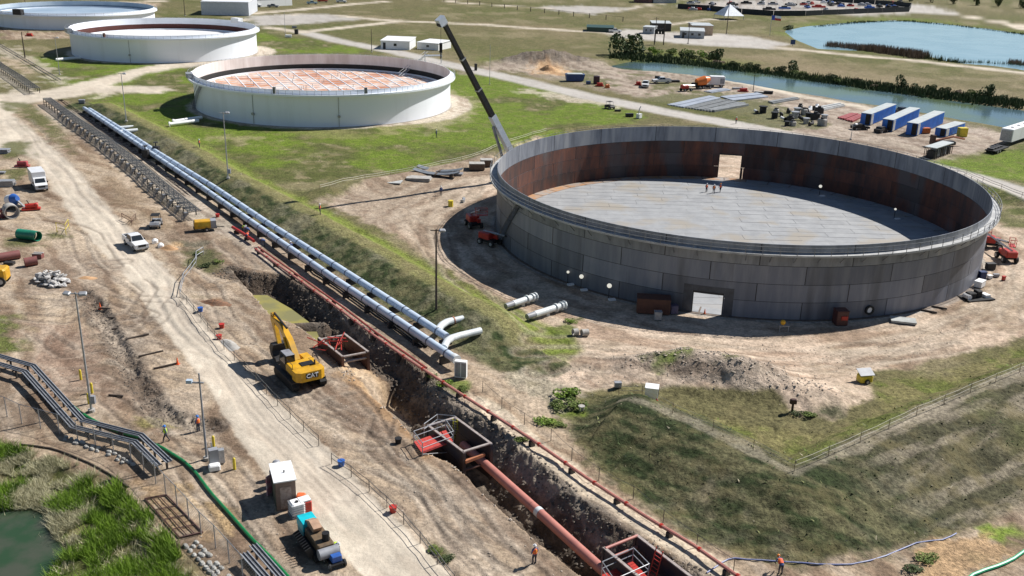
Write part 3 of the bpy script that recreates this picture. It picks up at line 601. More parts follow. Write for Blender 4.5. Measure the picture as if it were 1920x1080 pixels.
for i in range(NPL):
    a0 = i * 2 * math.pi / NPL; a1 = a0 + 2 * math.pi / NPL
    MB().arc(RF + .05, R - .06, .06, .085 + .01 * (i % 2), a0 + .003, a1 - .003, 3).build('edge_plate', fle if math.cos((a0 + a1) / 2 - 2.7) > .1 else flm, T)
# wind girder walkway, in segments, and its railing
ZW = H1 - 1.15; NS = 40
for i in range(NS):
    a0 = i * 2 * math.pi / NS; a1 = a0 + 2 * math.pi / NS
    MB().arc(R + .055, R + 1.25, ZW - .12, ZW, a0 + .0006, a1 - .0006, 5).build('walkway_plate', girder, T)
m = MB()
for i in range(80):
    a = i * 2 * math.pi / 80; c, t = math.cos(a), math.sin(a); m.cyl((R * c * 1.003, R * t * 1.003, ZW - 1.15), ((R + 1.1) * c, (R + 1.1) * t, ZW - .13), .05, 5)
m.build('walkway_bracket', steel, T)
me0 = None
for i in range(116):
    a = i * 2 * math.pi / 116; r = R + 1.2
    if me0 is None: o = MB().box((0, 0, .55), (.06, .06, 1.1)).build('rail_post', dkrail, T); me0 = o
    else: o = me0.copy(); COL.objects.link(o)
    o.location = (r * math.cos(a), r * math.sin(a), ZW)
for zz in (.55, 1.08):
    MB().arc(R + 1.17, R + 1.22, ZW + zz, ZW + zz + .05, 0, 2 * math.pi, 232).build('hand_rail', dkrail, T)
MB().arc(R + 1.22, R + 1.235, ZW + .0, ZW + .12, 0, 2 * math.pi, 232).build('toe_board', girder, T)
# stair up the shaded left flank
aS = ang_of(952, 470); m = MB()
for i in range(30):
    a = aS - .10 + i * .0075; z = .3 + i * (ZW - .4) / 30; m.arc(R + .1, R + .95, z, z + .04, a, a + .009, 1)
for rr in (.1, .95): 
    m.tube([((R + rr) * math.cos(aS - .10 + i * .0075), (R + rr) * math.sin(aS - .10 + i * .0075), .25 + i * (ZW - .4) / 30) for i in range(31)], .06, 5)
m.build('spiral_stair', mat('stair_steel', (.16,.16,.16), (.1,.1,.1), 2, .6), T)
# round manhole with white cover ring
aM = ang_of(1624, 594); c, t = math.cos(aM), math.sin(aM); m = MB(); m.hollow(((R + .06) * c, (R + .06) * t, 1.1), ((R + .35) * c, (R + .35) * t, 1.1), .62, .2, 16); mo = m.build('manhole', black, T)
MB().cyl(((R + .07) * c, (R + .07) * t, 1.1), ((R + .22) * c, (R + .22) * t, 1.1), .36, 14).build('manhole_cover', white, mo)
# ---------------------------------------------------------------- the white tanks
def white_tank(TT, label, roof_m, roof_z, band_m, band_z0, inner_m, rail_n, ww=1.3, drop=1.0, tint=white2, nseg=180, legs=0):
    cx, cy, R, H = TT; T = thing('storage_tank', label, 'storage tank', (cx, cy, 0)); tp = 2 * math.pi
    m = MB(); m.arc(R - .03, R + .03, 0.02, H, 0, tp, nseg); m.build('shell', [tint], T, True)
    MB().arc(R - .07, R - .035, band_z0, H - .02, 0, tp, nseg).build('inner_wall', inner_m, T)
    MB().arc(R - .09, R - .075, roof_z, band_z0 + 0.9, 0, tp, nseg).build('seal_band', band_m, T)
    MB().arc(R + .03, R + ww, H - drop - .12, H - drop, 0, tp, nseg).build('walkway', tint, T)
    MB().arc(R + ww, R + ww + .05, H - drop - .35, H - drop + .1, 0, tp, nseg).build('walkway_edge', tint, T)
    mp = None
    for i in range(rail_n):
        a = i * tp / rail_n
        if mp is None: o = mp = MB().box((0, 0, .55), (.07, .07, 1.1)).build('rail_post', galv, T)
        else: o = mp.copy(); COL.objects.link(o)
        o.location = ((R + ww) * math.cos(a), (R + ww) * math.sin(a), H - drop)
    MB().arc(R + ww - .02, R + ww + .02, H - drop + 1.06, H - drop + 1.09, 0, tp, nseg).build('hand_rail', galv, T)
    n = 120; m = MB(); m.prism([((R - .12) * math.cos(i * tp / n), (R - .12) * math.sin(i * tp / n)) for i in range(n)], roof_z - .3, roof_z); m.build('floating_roof', roof_m, T)
    MB().arc(R - 1.0, R - .75, roof_z, roof_z + .45, 0, tp, nseg).build('foam_dam', tint, T)
    MB().arc(R + .03, R + .5, .0, .12, 0, tp, nseg).build('base_ring', mat('tank_base_concrete', (.4,.37,.33), None, 1, .8), T)
    return T
roofor = mat('rust_streaked_roof', (.72,.66,.60), (.62,.28,.12), .35, .6, lo=.40, hi=.60, c3=(.50,.20,.09))
roofw = mat('white_roof', (.78,.77,.75), (.6,.58,.55), .2, .5, lo=.5, hi=.75)
roofg = mat('blue_grey_roof', (.36,.44,.52), (.24,.33,.42), .05, .5)
inw = mat('stained_inner_wall', (.78,.74,.71), (.60,.54,.50), .3, .6, streak=5)
W2 = white_tank(T2, 'white open-topped storage tank with orange rust-stained floating roof, second nearest of the tanks', roofor, T2[3] - 4.4, black, T2[3] - 3.7, inw, 130)
W3 = white_tank(T3, 'white storage tank with brown inner band and a clean white roof, beyond the orange-roofed tank', roofw, T3[3] - 4.3, mat('maroon_inner_band', (.10,.025,.018), None, .3, .7), T3[3] - 3.1, white2, 90)
W4 = white_tank(T4, 'low grey-white storage tank with blue-grey inside, furthest of the tanks at upper left', roofg, T4[3] - 2.7, mat('grey_blue_band', (.25,.32,.4), None, .3, .7), T4[3] - 2.6, mat('pale_blue_inner', (.5,.56,.6), (.35,.42,.5), .1, .6), 60)
# rolling ladder, gauge platform and roof legs of the second tank
cx, cy, R, H = T2
p0 = G(800, 102, H + .3); p1 = G(750, 144, H - 4.4); p0 = Vector((p0[0] - cx, p0[1] - cy, H + .3)); p1 = Vector((p1[0] - cx, p1[1] - cy, H - 4.2)); sx = (p1 - p0).cross(Vector((0, 0, 1))).normalized() * .5
m = MB()
for s in (-1, 1):
    m.cyl(p0 + sx * s, p1 + sx * s, .09, 6); m.cyl(p0 + sx * s + Vector((0, 0, .9)), p1 + sx * s + Vector((0, 0, .9)), .05, 6)
for i in range(28): q0 = p0.lerp(p1, i / 27); m.box(q0, (.1, .1, .08)); m.cyl(q0 - sx, q0 + sx, .07, 4)
m.build('rolling_ladder', galv, W2)
gp = G(812, 108, H); g0 = Vector((gp[0] - cx, gp[1] - cy, H)); m = MB().box(g0 + Vector((0, 0, .6)), (5, 3, .15), .3)
for sx_ in (-2.4, 2.4):
    for sy_ in (-1.4, 1.4): m.box(g0 + Vector((sx_, sy_, .0)), (.12, .12, 3.2))
m.box(g0 + Vector((0, -1.4, 1.6)), (5, .06, .06), .0); m.box(g0 + Vector((0, 1.4, 1.6)), (5, .06, .06)); m.build('gauge_platform', galv, W2)
for i in range(-9, 10):
    for sw in (0, 1):
        y_ = i * 3.3; hl = math.sqrt(max(0, (R - 1.5) ** 2 - y_ * y_)); MB().box((0, 0, 0), (hl * 2, .22, .12)).build('roof_seam_rib', white2, W2); o = bpy.context.scene.collection.objects[-1]; o.location = (-y_ * math.sin(.4 + sw * 1.57), y_ * math.cos(.4 + sw * 1.57), H - 4.36 + sw * .03); o.rotation_euler = (0, 0, .4 + sw * 1.57)
mp = None; rng = random.Random(3)
for i in range(70):
    a = rng.random() * 6.283; r = math.sqrt(rng.random()) * (R - 3)
    if mp is None: o = mp = MB().cyl((0, 0, 0), (0, 0, .9), .07, 6).build('roof_leg', galv, W2)
    else: o = mp.copy(); COL.objects.link(o)
    o.location = (r * math.cos(a), r * math.sin(a), H - 4.4)
def rim_box(TT, W, px, py, dims, mtl, name, dz=0):
    g = G(px, py, TT[3]); a = math.atan2(g[1] - TT[1], g[0] - TT[0]); r = TT[2] + .9
    MB().box((r * math.cos(a), r * math.sin(a), TT[3] - .8 + dims[2] / 2 + dz), dims, a).build(name, mtl, W)
greym_ = mat('grey_box_paint', (.2,.2,.2), None, 1, .6)
rim_box(T2, W2, 362, 138, (1.6, 3.2, 1.0), galv, 'stair_head'); rim_box(T2, W2, 506, 172, (.6, .6, 1.5), greym_, 'foam_box'); rim_box(T2, W2, 690, 171, (.6, .6, 1.4), greym_, 'foam_box')
rim_box(T3, W3, 140, 55, (1.8, 3.6, 1.2), galv, 'stair_head'); rim_box(T3, W3, 480, 36, (2.4, 4, 1.8), white, 'stair_head'); rim_box(T4, W4, 22, 25, (2, 4, 2.2), dark, 'stair_head'); rim_box(T3, W3, 216, 62, (.6, .6, 1.3), rust, 'foam_box')
for TT, W, px, py in ((T2, W2, 462, 238), (T2, W2, 638, 242), (T3, W3, 246, 118)):
    g = G(px, py); a = math.atan2(g[1] - TT[1], g[0] - TT[0]); r = TT[2] + .12; m = MB()
    for z in (0,): m.cyl((r * math.cos(a), r * math.sin(a), .2), (r * math.cos(a), r * math.sin(a), TT[3] - 1.2), .07, 6)
    m.cyl((r * math.cos(a), r * math.sin(a), 2.6), ((r + .4) * math.cos(a), (r + .4) * math.sin(a), 2.6), .35, 8); m.build('riser_pipe', galv, W)
m = MB()
for i in range(34):
    a = 3.55 + i * .0085; z = .2 + i * (T2[3] - 1.2) / 34; m.arc(T2[2] + .1, T2[2] + 1.0, z, z + .05, a, a + .01, 1)
m.tube([((T2[2] + 1) * math.cos(3.55 + i * .0085), (T2[2] + 1) * math.sin(3.55 + i * .0085), 1.1 + i * (T2[3] - 1.2) / 34) for i in range(35)], .05, 5)
m.build('spiral_stair', dark, W2)
# ================================================================ water
def water(name, pts, z, c, rough, lab, c2=None, bump=.03, sc=.6, metal=0, spec=.5):
    m = bpy.data.materials.new(name + '_surface'); m.use_nodes = True; nt = m.node_tree; L = nt.links.new; b = nt.nodes['Principled BSDF']
    b.inputs['Roughness'].default_value = rough; b.inputs['IOR'].default_value = 1.33; b.inputs['Specular IOR Level'].default_value = spec
    tc = nt.nodes.new('ShaderNodeTexCoord'); n = nt.nodes.new('ShaderNodeTexNoise'); n.inputs['Scale'].default_value = sc; n.inputs['Detail'].default_value = 4; L(tc.outputs['Object'], n.inputs['Vector'])
    n2 = nt.nodes.new('ShaderNodeTexNoise'); n2.inputs['Scale'].default_value = .06 if sc < .9 else .35; n2.inputs['Detail'].default_value = 5; L(tc.outputs['Object'], n2.inputs['Vector'])
    r = nt.nodes.new('ShaderNodeMapRange'); L(n2.outputs['Fac'], r.inputs[0]); r.inputs[1].default_value = .42; r.inputs[2].default_value = .6
    x = nt.nodes.new('ShaderNodeMix'); x.data_type = 'RGBA'; L(r.outputs[0], x.inputs[0]); x.inputs[6].default_value = (*c, 1); x.inputs[7].default_value = (*(c2 or c), 1); L(x.outputs[2], b.inputs['Base Color'])
    bp = nt.nodes.new('ShaderNodeBump'); bp.inputs['Strength'].default_value = bump; bp.inputs['Distance'].default_value = .3; L(n.outputs['Fac'], bp.inputs['Height']); L(bp.outputs[0], b.inputs['Normal'])
    pts = np.asarray(pts); me = bpy.data.meshes.new(name); me.from_pydata([(p[0], p[1], z) for p in pts], [], [tuple(range(len(pts)))]); me.update()
    bm = bmesh.new(); bm.from_mesh(me); bmesh.ops.triangulate(bm, faces=bm.faces)
    for f in bm.faces:
        if f.normal.z < 0: f.normal_flip()
    bm.to_mesh(me); bm.free(); me.materials.append(m); o = bpy.data.objects.new(name, me); COL.objects.link(o); return tag(o, lab, kind='structure')
def offs(pts, d):
    pts = np.asarray(pts); n = len(pts); A_ = sum(pts[i][0] * pts[(i + 1) % n][1] - pts[(i + 1) % n][0] * pts[i][1] for i in range(n)); sg = 1 if A_ > 0 else -1; out = []
    for i in range(n):
        e0 = pts[i] - pts[i - 1]; e1 = pts[(i + 1) % n] - pts[i]; nn = np.array([e0[1] / np.hypot(*e0) + e1[1] / np.hypot(*e1), -e0[0] / np.hypot(*e0) - e1[0] / np.hypot(*e1)]); out.append(pts[i] + sg * d * nn / np.hypot(*nn))
    return np.array(out)
def grow(pts, d):
    pts = np.asarray(pts); c = pts.mean(0); v = pts - c; return c + v * (1 + d / (np.hypot(v[:, 0], v[:, 1])[:, None] + 1e-6))
water('pond', offs(POND, 6), -.55, (.24,.37,.44), .16, 'wide pale blue pond', (.20,.33,.40), .04)
water('canal', offs(CANAL, 7), -.5, (.075,.125,.145), .13, 'narrow still canal with green shallows', (.10,.14,.07), .04)
water('marsh_pool', grow(MARSH, 3), -1.12, (.060,.070,.048), .12, 'dark green marsh pool at lower left', (.028,.060,.028), .05, 1.0)
water('puddle', P([(455,540),(500,540),(545,565),(590,598),(600,625),(560,622),(520,602),(480,572)]), -1.0, (.30,.26,.07), .25, 'yellow green puddle in the trench', (.22,.20,.08), .03, 1.5)
# ================================================================ pipes, racks, trench shields, fences
ltblue = mat('pale_blue_pipe_coating', (.52,.60,.70), (.42,.50,.60), .5, .42, lo=.4, hi=.7)
ptwhite = mat('white_pipe_coating', (.68,.71,.70), (.50,.53,.54), .7, .45)
redpipe = mat('red_primer_pipe', (.34,.085,.062), (.26,.075,.06), .8, .5)
pinkpipe = mat('faded_red_pipe', (.50,.20,.155), (.40,.16,.13), .8, .5)
orangep = mat('orange_steel_tube', (.42,.16,.07), (.3,.11,.06), 2, .6)
conc_m = mat('concrete_block', (.42,.40,.37), (.30,.28,.25), 1.5, .85)
wood = mat('timber', (.24,.17,.11), (.14,.10,.07), 2, .8)
wooddk = mat('dark_timber', (.075,.055,.04), (.045,.035,.03), 2, .85)
brownst = mat('rusty_brown_sheet', (.085,.042,.032), (.05,.03,.026), 1, .6, .2, c3=(.13,.06,.04))
redm = mat('red_machine_paint', (.52,.035,.022), (.33,.03,.02), 2, .45)
yel = mat('yellow_machine_paint', (.66,.355,.012), (.48,.25,.015), 1.1, .4, c3=(.40,.24,.05))
blk = mat('black_paint', (.012,.012,.014), (.025,.024,.022), 2, .6, spec=.3)
glass = mat('dark_glass', (.02,.025,.03), (.03,.035,.04), 1, .08)
bluem = mat('blue_paint', (.03,.12,.42), (.02,.08,.3), 1, .45)
rope = mat('white_barrier_rope', (.62,.58,.50), None, 2, .8)
greym = mat('grey_paint', (.30,.31,.33), (.2,.2,.22), 1, .5)
def seg(a, b, t): return Vector(a).lerp(Vector(b), t)
def polyw(pts, dz=0.0, z=None):
    return [(Vector(G(p[0], p[1], z)) if z is not None else at(p[0], p[1], dz)) for p in pts]
def plen(P_): return sum((b - a).length for a, b in zip(P_[:-1], P_[1:]))
def along(P_, step, start=0.0):
    """points and headings every step metres along a line"""
    out = []; acc = 0; nxt = start
    for a, b in zip(P_[:-1], P_[1:]):
        L_ = (b - a).length
        while nxt <= acc + L_: out.append((a.lerp(b, (nxt - acc) / L_), math.atan2(b.y - a.y, b.x - a.x))); nxt += step
        acc += L_
    return out
def sub(P_, s0, s1):
    out = []; acc = 0
    for a, b in zip(P_[:-1], P_[1:]):
        L_ = (b - a).length
        for s in (s0, s1):
            pass
        if acc + L_ > s0 and acc < s1:
            t0 = max(0, (s0 - acc) / L_); t1 = min(1, (s1 - acc) / L_)
            if not out: out.append(a.lerp(b, t0))
            out.append(a.lerp(b, t1))
        acc += L_
    return out
def pipeline(name, label, cat_, pts, z, r, m, sec=11.8, band=None, bandr=1.06, support=None, sup_step=6.0, n=14, group=None):
    Pw = [Vector(G(p[0], p[1], z)) for p in pts]; o = Pw[0].copy(); T_ = thing(name, label, cat_, (o.x, o.y, 0), group=group); off = Vector((o.x, o.y, 0)); L_ = plen(Pw); s = 0
    while s < L_ - .2:
        q = [p - off for p in sub(Pw, s + .01, min(L_, s + sec) - .01)]
        if len(q) > 1: MB().tube(q, r, n).build('pipe_section', m, T_, True)
        s += sec
    if band:
        for p, h in along(Pw, sec / 3 if sec > 8 else sec, .6):
            d = Vector((math.cos(h), math.sin(h), 0)) * .11; MB().cyl(p - off - d, p - off + d, r * bandr, n).build('pipe_band', band, T_, True)
    if support:
        for p, h in along(Pw, sup_step, 1.5):
            b = hz(p.x, p.y); hgt = max(.15, p.z - r - b)
            MB().box((p.x - off.x, p.y - off.y, b + hgt / 2 + .03), (.35, r * 3.4, hgt + .08), h).build('pipe_support', support, T_)
    return T_, off
upper = [(168,205),(240,250),(297,287),(400,350),(500,417),(640,505),(740,569),(838,632)]
lower = [(158,203),(213,240),(283,287),(367,343),(467,413),(633,527),(740,597),(852,672)]
bandm = mat('dark_weld_band', (.13,.15,.2), None, 2, .5)
PA, oA = pipeline('pipeline', 'right-hand pale blue large pipeline beside the grass dike, ending in a bent white branch', 'pipeline', upper, 1.25, .46, ltblue, band=bandm, support=dark)
PB, oB = pipeline('pipeline', 'left-hand pale blue large pipeline with a square-cut capped end by the white cabinet', 'pipeline', lower, 1.25, .46, ltblue, band=bandm, support=dark)
MB().tube([Vector(G(*p)) - oA for p in ((820,620,1.3),(828,610,1.35),(838,604,1.3),(850,601,1.3))], .44, 14).build('branch_elbow', ptwhite, PA, True)
MB().tube([Vector(G(*p)) - oA for p in ((850,601,1.3),(868,597,1.3))], .38, 14).build('branch_pipe', ptwhite, PA, True)
MB().cyl(Vector(G(849,601,1.3)) - oA, Vector(G(851,600.6,1.3)) - oA, .5, 14).build('branch_flange', orangep, PA, True)
MB().tube([Vector(G(*p)) - oB for p in ((832,652,1.3),(838,640,1.4),(847,634,1.4),(860,630,1.35),(901,620,1.3))], .42, 14).build('branch_pipe', ptwhite, PB, True)
MB().cyl(Vector(G(850,670.5,1.25)) - oB, Vector(G(857,675,1.25)) - oB, .53, 14).build('end_cap', ptwhite, PB, True)
for (a, b), T_, of in ((((225,247),(258,244)), PA, oA), (((222,240),(250,238)), PA, oA)):
    MB().cyl(Vector(G(*a, 1.2)) - of, Vector(G(*b, 1.2)) - of, .42, 12).build('branch_pipe', ptwhite, T_, True)
for p, T_, of in (((273,288), PB, oB), ((293,281), PA, oA)):
    q = Vector(G(*p, 1.3)) - of; m = MB(); m.box(q, (1.2, 1.0, 1.5)); m.cyl(q, q + Vector((0, 0, 1.6)), .12, 6); m.cyl(q + Vector((0, 0, 1.5)), q + Vector((0, 0, 1.6)), .5, 10); m.build('valve', dark, T_)
# red pipes
pipeline('red_pipeline', 'thin red primer pipeline with couplings, nearest the trench, running the whole corridor', 'pipeline', [(478,466),(560,524),(640,582),(700,628),(760,670),(860,736),(1000,826),(1100,896),(1210,968),(1300,1022),(1400,1092)], .55, .155, pinkpipe, sec=12, band=redm, bandr=1.35, support=dark, n=8)
pipeline('red_pipeline', 'short red pipeline beside the thin red one, ending midway along the trench', 'pipeline', [(484,463),(566,521),(646,578),(706,624),(766,666),(800,690)], .5, .13, redpipe, sec=12, support=dark, sup_step=12, n=8)
pipeline('red_pipe_stub', 'short red pipe where the crew is working, at the head of the red lines', 'pipe', [(436,426),(456,438),(476,452)], .7, .24, redm, sec=20, n=10, support=dark, sup_step=4)
for i, (dx, lab) in enumerate(((0, 'black conduit lying nearest the blue pipelines'), (-8, 'black conduit in the middle of the three on the sand'), (-15, 'black conduit nearest the red pipes'))):
    pipeline('black_conduit', lab, 'conduit', [(592 + dx,500),(660 + dx,548),(740 + dx,606),(800 + dx,650)], .2, .13, blk, sec=14, n=6, group='black conduits between the pipelines')
# big pipe in the trench
pipeline('trench_pipe', 'large red-brown pipe lying in the open trench', 'pipe', [(868,834),(905,866),(1008,958),(1080,1024),(1160,1096),(1250,1175)], -1.15, .43, pinkpipe, sec=12.2, n=20)
q = G(1008, 958, -1.15); q2 = G(1014, 963.5, -1.15); tag(MB().hollow(q, q2, .46, .03, 20).build('pipe_sleeve', ptwhite, None, True), 'pale sleeve wrapped round the large red-brown trench pipe', 'pipe sleeve')
# ---------------------------------------------------------------- racks
def rack(name, label, pts, z, wd, rung, post, m1, m2, conduits=5, loops=None, group=None, rungm=None, pad_=0.06):
    Pw = [Vector(G(p[0], p[1], z)) for p in pts]; o = Vector((Pw[0].x, Pw[0].y, 0)); T_ = thing(name, label, 'pipe rack', o, group=group)
    def offl(dv, dz=0):
        out = []
        for i, p in enumerate(Pw):
            a = Pw[max(i - 1, 0)]; b = Pw[min(i + 1, len(Pw) - 1)]; h = math.atan2(b.y - a.y, b.x - a.x); out.append(p + Vector((-math.sin(h) * dv, math.cos(h) * dv, dz)) - o)
        return out
    for s in (-.5, .5):
        MB().tube(offl(wd * s), pad_, 4).build('side_rail', m1, T_)
    for k in range(conduits):
        MB().tube(offl(wd * (-.42 + .84 * k / max(1, conduits - 1)), .09 + .05 * (k % 2)), .07, 5).build('conduit', m2, T_)
    pr = None
    for p, h in along(Pw, rung, .3):
        if pr is None: ob = pr = MB().box((0, 0, 0), (.09, wd + .1, .08)).build('rung', rungm or m1, T_)
        else: ob = pr.copy(); COL.objects.link(ob)
        ob.location = p - o; ob.rotation_euler = (0, 0, h)
    pr = None
    for p, h in along(Pw, post, .8):
        if pr is None:
            m = MB()
            for s in (-.5, .5): m.box((0, wd * s, -z / 2), (.14, .14, z))
            m.box((0, 0, -.12), (.12, wd, .12)); m.box((0, 0, -z * .6), (.08, wd, .08)); ob = pr = m.build('trestle', blk, T_)
        else: ob = pr.copy(); COL.objects.link(ob)
        ob.location = p - o; ob.rotation_euler = (0, 0, h)
    if loops:
        pr = None
        for p, h in along(Pw, loops[1], loops[0]):
            if pr is None:
                m = MB()
                for k in range(5):
                    r = .35 + .22 * k; m.tube([(-.3 + .12 * k + math.sin(t) * r * .55, wd * .5 + .25 + (1 - math.cos(t)) * .25 + .08 * k, -.45 - r * .35 + math.cos(t) * r * .75) for t in [i * math.pi / 5 for i in range(11)]], .045, 4)
                m.box((0, wd * .5 + .3, -.25), (.8, .6, .35)); ob = pr = m.build('cable_loop', dkrail, T_)
            else: ob = pr.copy(); COL.objects.link(ob)
            ob.location = p - o; ob.rotation_euler = (0, 0, h + math.pi)
    return T_
gryrk = mat('grey_rack_steel', (.20,.205,.20), (.13,.13,.13), 1.5, .6, .2)
rack('pipe_rack', 'long grey elevated pipe rack with hanging cable loops beside the gravel road', [(88,184),(140,222),(200,262),(260,310),(320,360),(366,397)], 1.5, 2.0, 1.1, 3.2, gryrk, gryrk, 7, (22, 4.2))
rustr = mat('rusty_track', (.12,.055,.045), (.07,.04,.035), 1.5, .7)
rack('pipe_run', 'narrow rusty double pipe run on dark sleepers between the pipe rack and blue pipelines', [(112,186),(150,213),(190,240),(230,267),(290,314),(356,364)], .35, .8, 2.4, 900, rustr, rustr, 0, None, rungm=blk, pad_=.085)
rack('pipe_rack', 'short elevated black rack at the left edge across the gravel road', [(-40,92),(0,122),(32,142),(66,166)], 1.6, 2.6, 1.5, 3.0, gryrk, gryrk, 6)
rack('pipe_run', 'low double pipe run with black sleepers beyond the road at upper left', [(-30,68),(2,86),(50,114),(110,150)], .5, 1.3, 2.2, 900, gryrk, gryrk, 0, None, rungm=blk, pad_=.11)
def tray(label, pts, z, wd=.56, step=9, group='cable trays above the marsh bank'):
    Pw = [Vector(G(p[0], p[1], z)) for p in pts]; o = Vector((Pw[0].x, Pw[0].y, 0)); T_ = thing('cable_tray', label, 'cable tray', o, group=group)
    m = MB()
    def ofs(i, dv):
        p = Pw[i]; a = Pw[max(i - 1, 0)]; b = Pw[min(i + 1, len(Pw) - 1)]; h = math.atan2(b.y - a.y, b.x - a.x); return p + Vector((-math.sin(h) * dv, math.cos(h) * dv, 0)) - o
    for i in range(len(Pw) - 1):
        q = [ofs(i, -wd / 2), ofs(i, wd / 2), ofs(i + 1, wd / 2), ofs(i + 1, -wd / 2)]; MB().add([v + Vector((0, 0, -.04)) for v in q] + q, [(0, 1, 2, 3), (7, 6, 5, 4), (0, 4, 5, 1), (1, 5, 6, 2), (2, 6, 7, 3), (3, 7, 4, 0)]).build('tray_deck', mat('tray_deck_dark', (.10,.105,.11), (.06,.06,.065), 2, .6), T_)
    for dv, nm in ((-wd / 2, 'tray_edge'), (wd / 2, 'tray_edge'), (-.02, 'cable')):
        MB().tube([ofs(i, dv) + Vector((0, 0, .06)) for i in range(len(Pw))], .045 if nm == 'cable' else .055, 5).build(nm, galv if nm == 'tray_edge' else greym, T_)
    pr = None
    for p, h in along(Pw, 2.6, .6):
        b = hz(p.x, p.y); m = MB(); m.box((0, 0, -(z - b) / 2), (.16, .16, z - b)); m.box((0, 0, -.1), (.14, wd + .3, .1)); ob = m.build('tray_leg', dark, T_); ob.location = p - o; ob.rotation_euler = (0, 0, h)
    return T_
tray('outer elevated cable tray on the dirt side, bending along the green hose', [(-120,640),(0,668),(62,686),(155,788),(264,816),(317,866)], 1.0)
tray('inner elevated cable tray on the marsh side, bending behind the wire fence', [(-120,660),(0,683),(46,697),(138,801),(252,829),(296,873)], 1.0)
tray('cable tray at the bottom edge, hugging the green hose', [(474,1022),(523,1078),(600,1170)], .9)
tray('cable tray at the bottom edge, on the fence side', [(457,1037),(500,1086),(570,1170)], .9)
def hose(name, label, pts, r, m, z=0.0, wav=.0):
    Pw = polyw(pts, r + z); q = []
    for i in range(len(Pw) - 1):
        n = max(2, int((Pw[i + 1] - Pw[i]).length / 1.2))
        for k in range(n):
            p0 = Pw[max(i - 1, 0)]; p1, p2 = Pw[i], Pw[i + 1]; p3 = Pw[min(i + 2, len(Pw) - 1)]; t = k / n
            v = .5 * ((2 * p1) + (p2 - p0) * t + (2 * p0 - 5 * p1 + 4 * p2 - p3) * t * t + (3 * p1 - p0 - 3 * p2 + p3) * t ** 3); v.z = hz(v.x, v.y) + r + z; q.append(v)
    q.append(Pw[-1]); o = q[0].copy(); T_ = tag(MB().tube([v - o for v in q], r, 8).build(name, m, None, True), label, 'hose'); T_.location = o; return T_
ghose = mat('green_hose', (.012,.20,.055), (.01,.13,.05), 1.5, .4)
hose('hose', 'thick green hose snaking beside the cable trays at lower left', [(128,756),(150,775),(178,792),(229,814),(258,822),(289,835),(325,855),(362,883),(400,932),(450,988),(475,1016),(505,1046),(545,1090),(600,1150)], .15, ghose)
hose('hose', 'green hose crossing the bottom right corner', [(1790,1110),(1824,1080),(1869,1064),(1900,1050),(1940,1022),(2000,990)], .14, mat('bright_green_hose', (.03,.42,.2), (.02,.3,.15), 1.5, .4))
bhose = mat('blue_hose', (.10,.13,.32), (.26,.29,.42), 2, .5, lo=.4, hi=.6)
hose('hose', 'thin blue hose along the foot of the big grass slope', [(1325,1075),(1345,1062),(1365,1050),(1400,1050),(1502,1056),(1596,1059),(1661,1043),(1718,1019),(1767,1013),(1793,1001)], .06, bhose)
# black shadow-straight discharge line from the crane side
# ---------------------------------------------------------------- trench shields
def plate_box(label, a, b, c, d, zt, zb, mtl, rim, spreaders, sprm=orangep):
    """a-b near plate, c-d far plate (a beside c)"""
    A_, B_, C_, D_ = [Vector(G(*p, zt)) for p in (a, b, c, d)]; o = (A_ + B_ + C_ + D_) / 4; o.z = zb; T_ = thing('trench_box', label, 'trench box', o)
    for p, q in ((A_, B_), (C_, D_)):
        h = math.atan2(q.y - p.y, q.x - p.x); mid = (p + q) / 2; L_ = (q - p).length
        for k in range(3):
            z0 = zb + (zt - zb) * k / 3; MB().box((mid.x - o.x, mid.y - o.y, (z0 + (zt - zb) / 6) - o.z), (L_, .18, (zt - zb) / 3 - .03), h).build('shield_panel', mtl, T_)
        MB().box((mid.x - o.x, mid.y - o.y, zt - o.z + .05), (L_ + .1, .24, .1), h).build('top_rail', rim, T_)
        for e in (p, q): MB().box((e.x - o.x, e.y - o.y, (zt + zb) / 2 - o.z), (.24, .3, zt - zb), h).build('corner_post', mtl, T_)
    for t, zz, m_ in spreaders:
        p = A_.lerp(B_, t) - o; q = C_.lerp(D_, t) - o; p.z = q.z = zz - zb; MB().cyl(p, q, .13, 10).build('spreader', m_, T_, True)
    return T_, o
pinkst = mat('pale_worn_rim', (.38,.33,.30), (.25,.2,.18), 3, .6)
TB1, o1_ = plate_box('open rusty brown trench box with tangled red braces, beside the yellow excavator', (598,634), (642,669), (645,626), (690,660), 1.1, -1.6, brownst, pinkst, [(.03, 1.0, pinkst), (.97, 1.0, pinkst), (.97, .35, pinkst), (.03, .3, brownst)])
navy = mat('dark_navy_shield', (.022,.026,.045), (.05,.04,.038), .8, .55, .2, c3=(.09,.055,.04))
TB2, o2_ = plate_box('dark trench box with rusty inside and yellow ladder in mid-trench', (802,798), (870,849), (853,783), (921,833), .7, -3.0, navy, pinkst, [(.02, .75, pinkst), (.98, .75, pinkst), (.99, -1.2, brownst)])
TB3, o3_ = plate_box('dark navy trench box with red work platform at the bottom edge', (1133,1028), (1240,1118), (1193,1004), (1300,1086), .6, -3.0, navy, pinkst, [(.02, .65, pinkpipe), (.04, -.3, pinkpipe), (.05, -1.4, pinkpipe)])
rng = random.Random(5)
tb_c = Vector(G(622, 650, .8)) - o1_
for i in range(12):
    a = rng.random() * 6.28; q = tb_c + Vector((rng.uniform(-1.6, 1.2), rng.uniform(-.9, 1.0), rng.uniform(-.2, .9))); d = Vector((math.cos(a), math.sin(a), rng.uniform(-.7, .7))) * rng.uniform(.6, 1.3)
    MB().cyl(q - d, q + d, .06, 5).build('brace', redm, TB1)
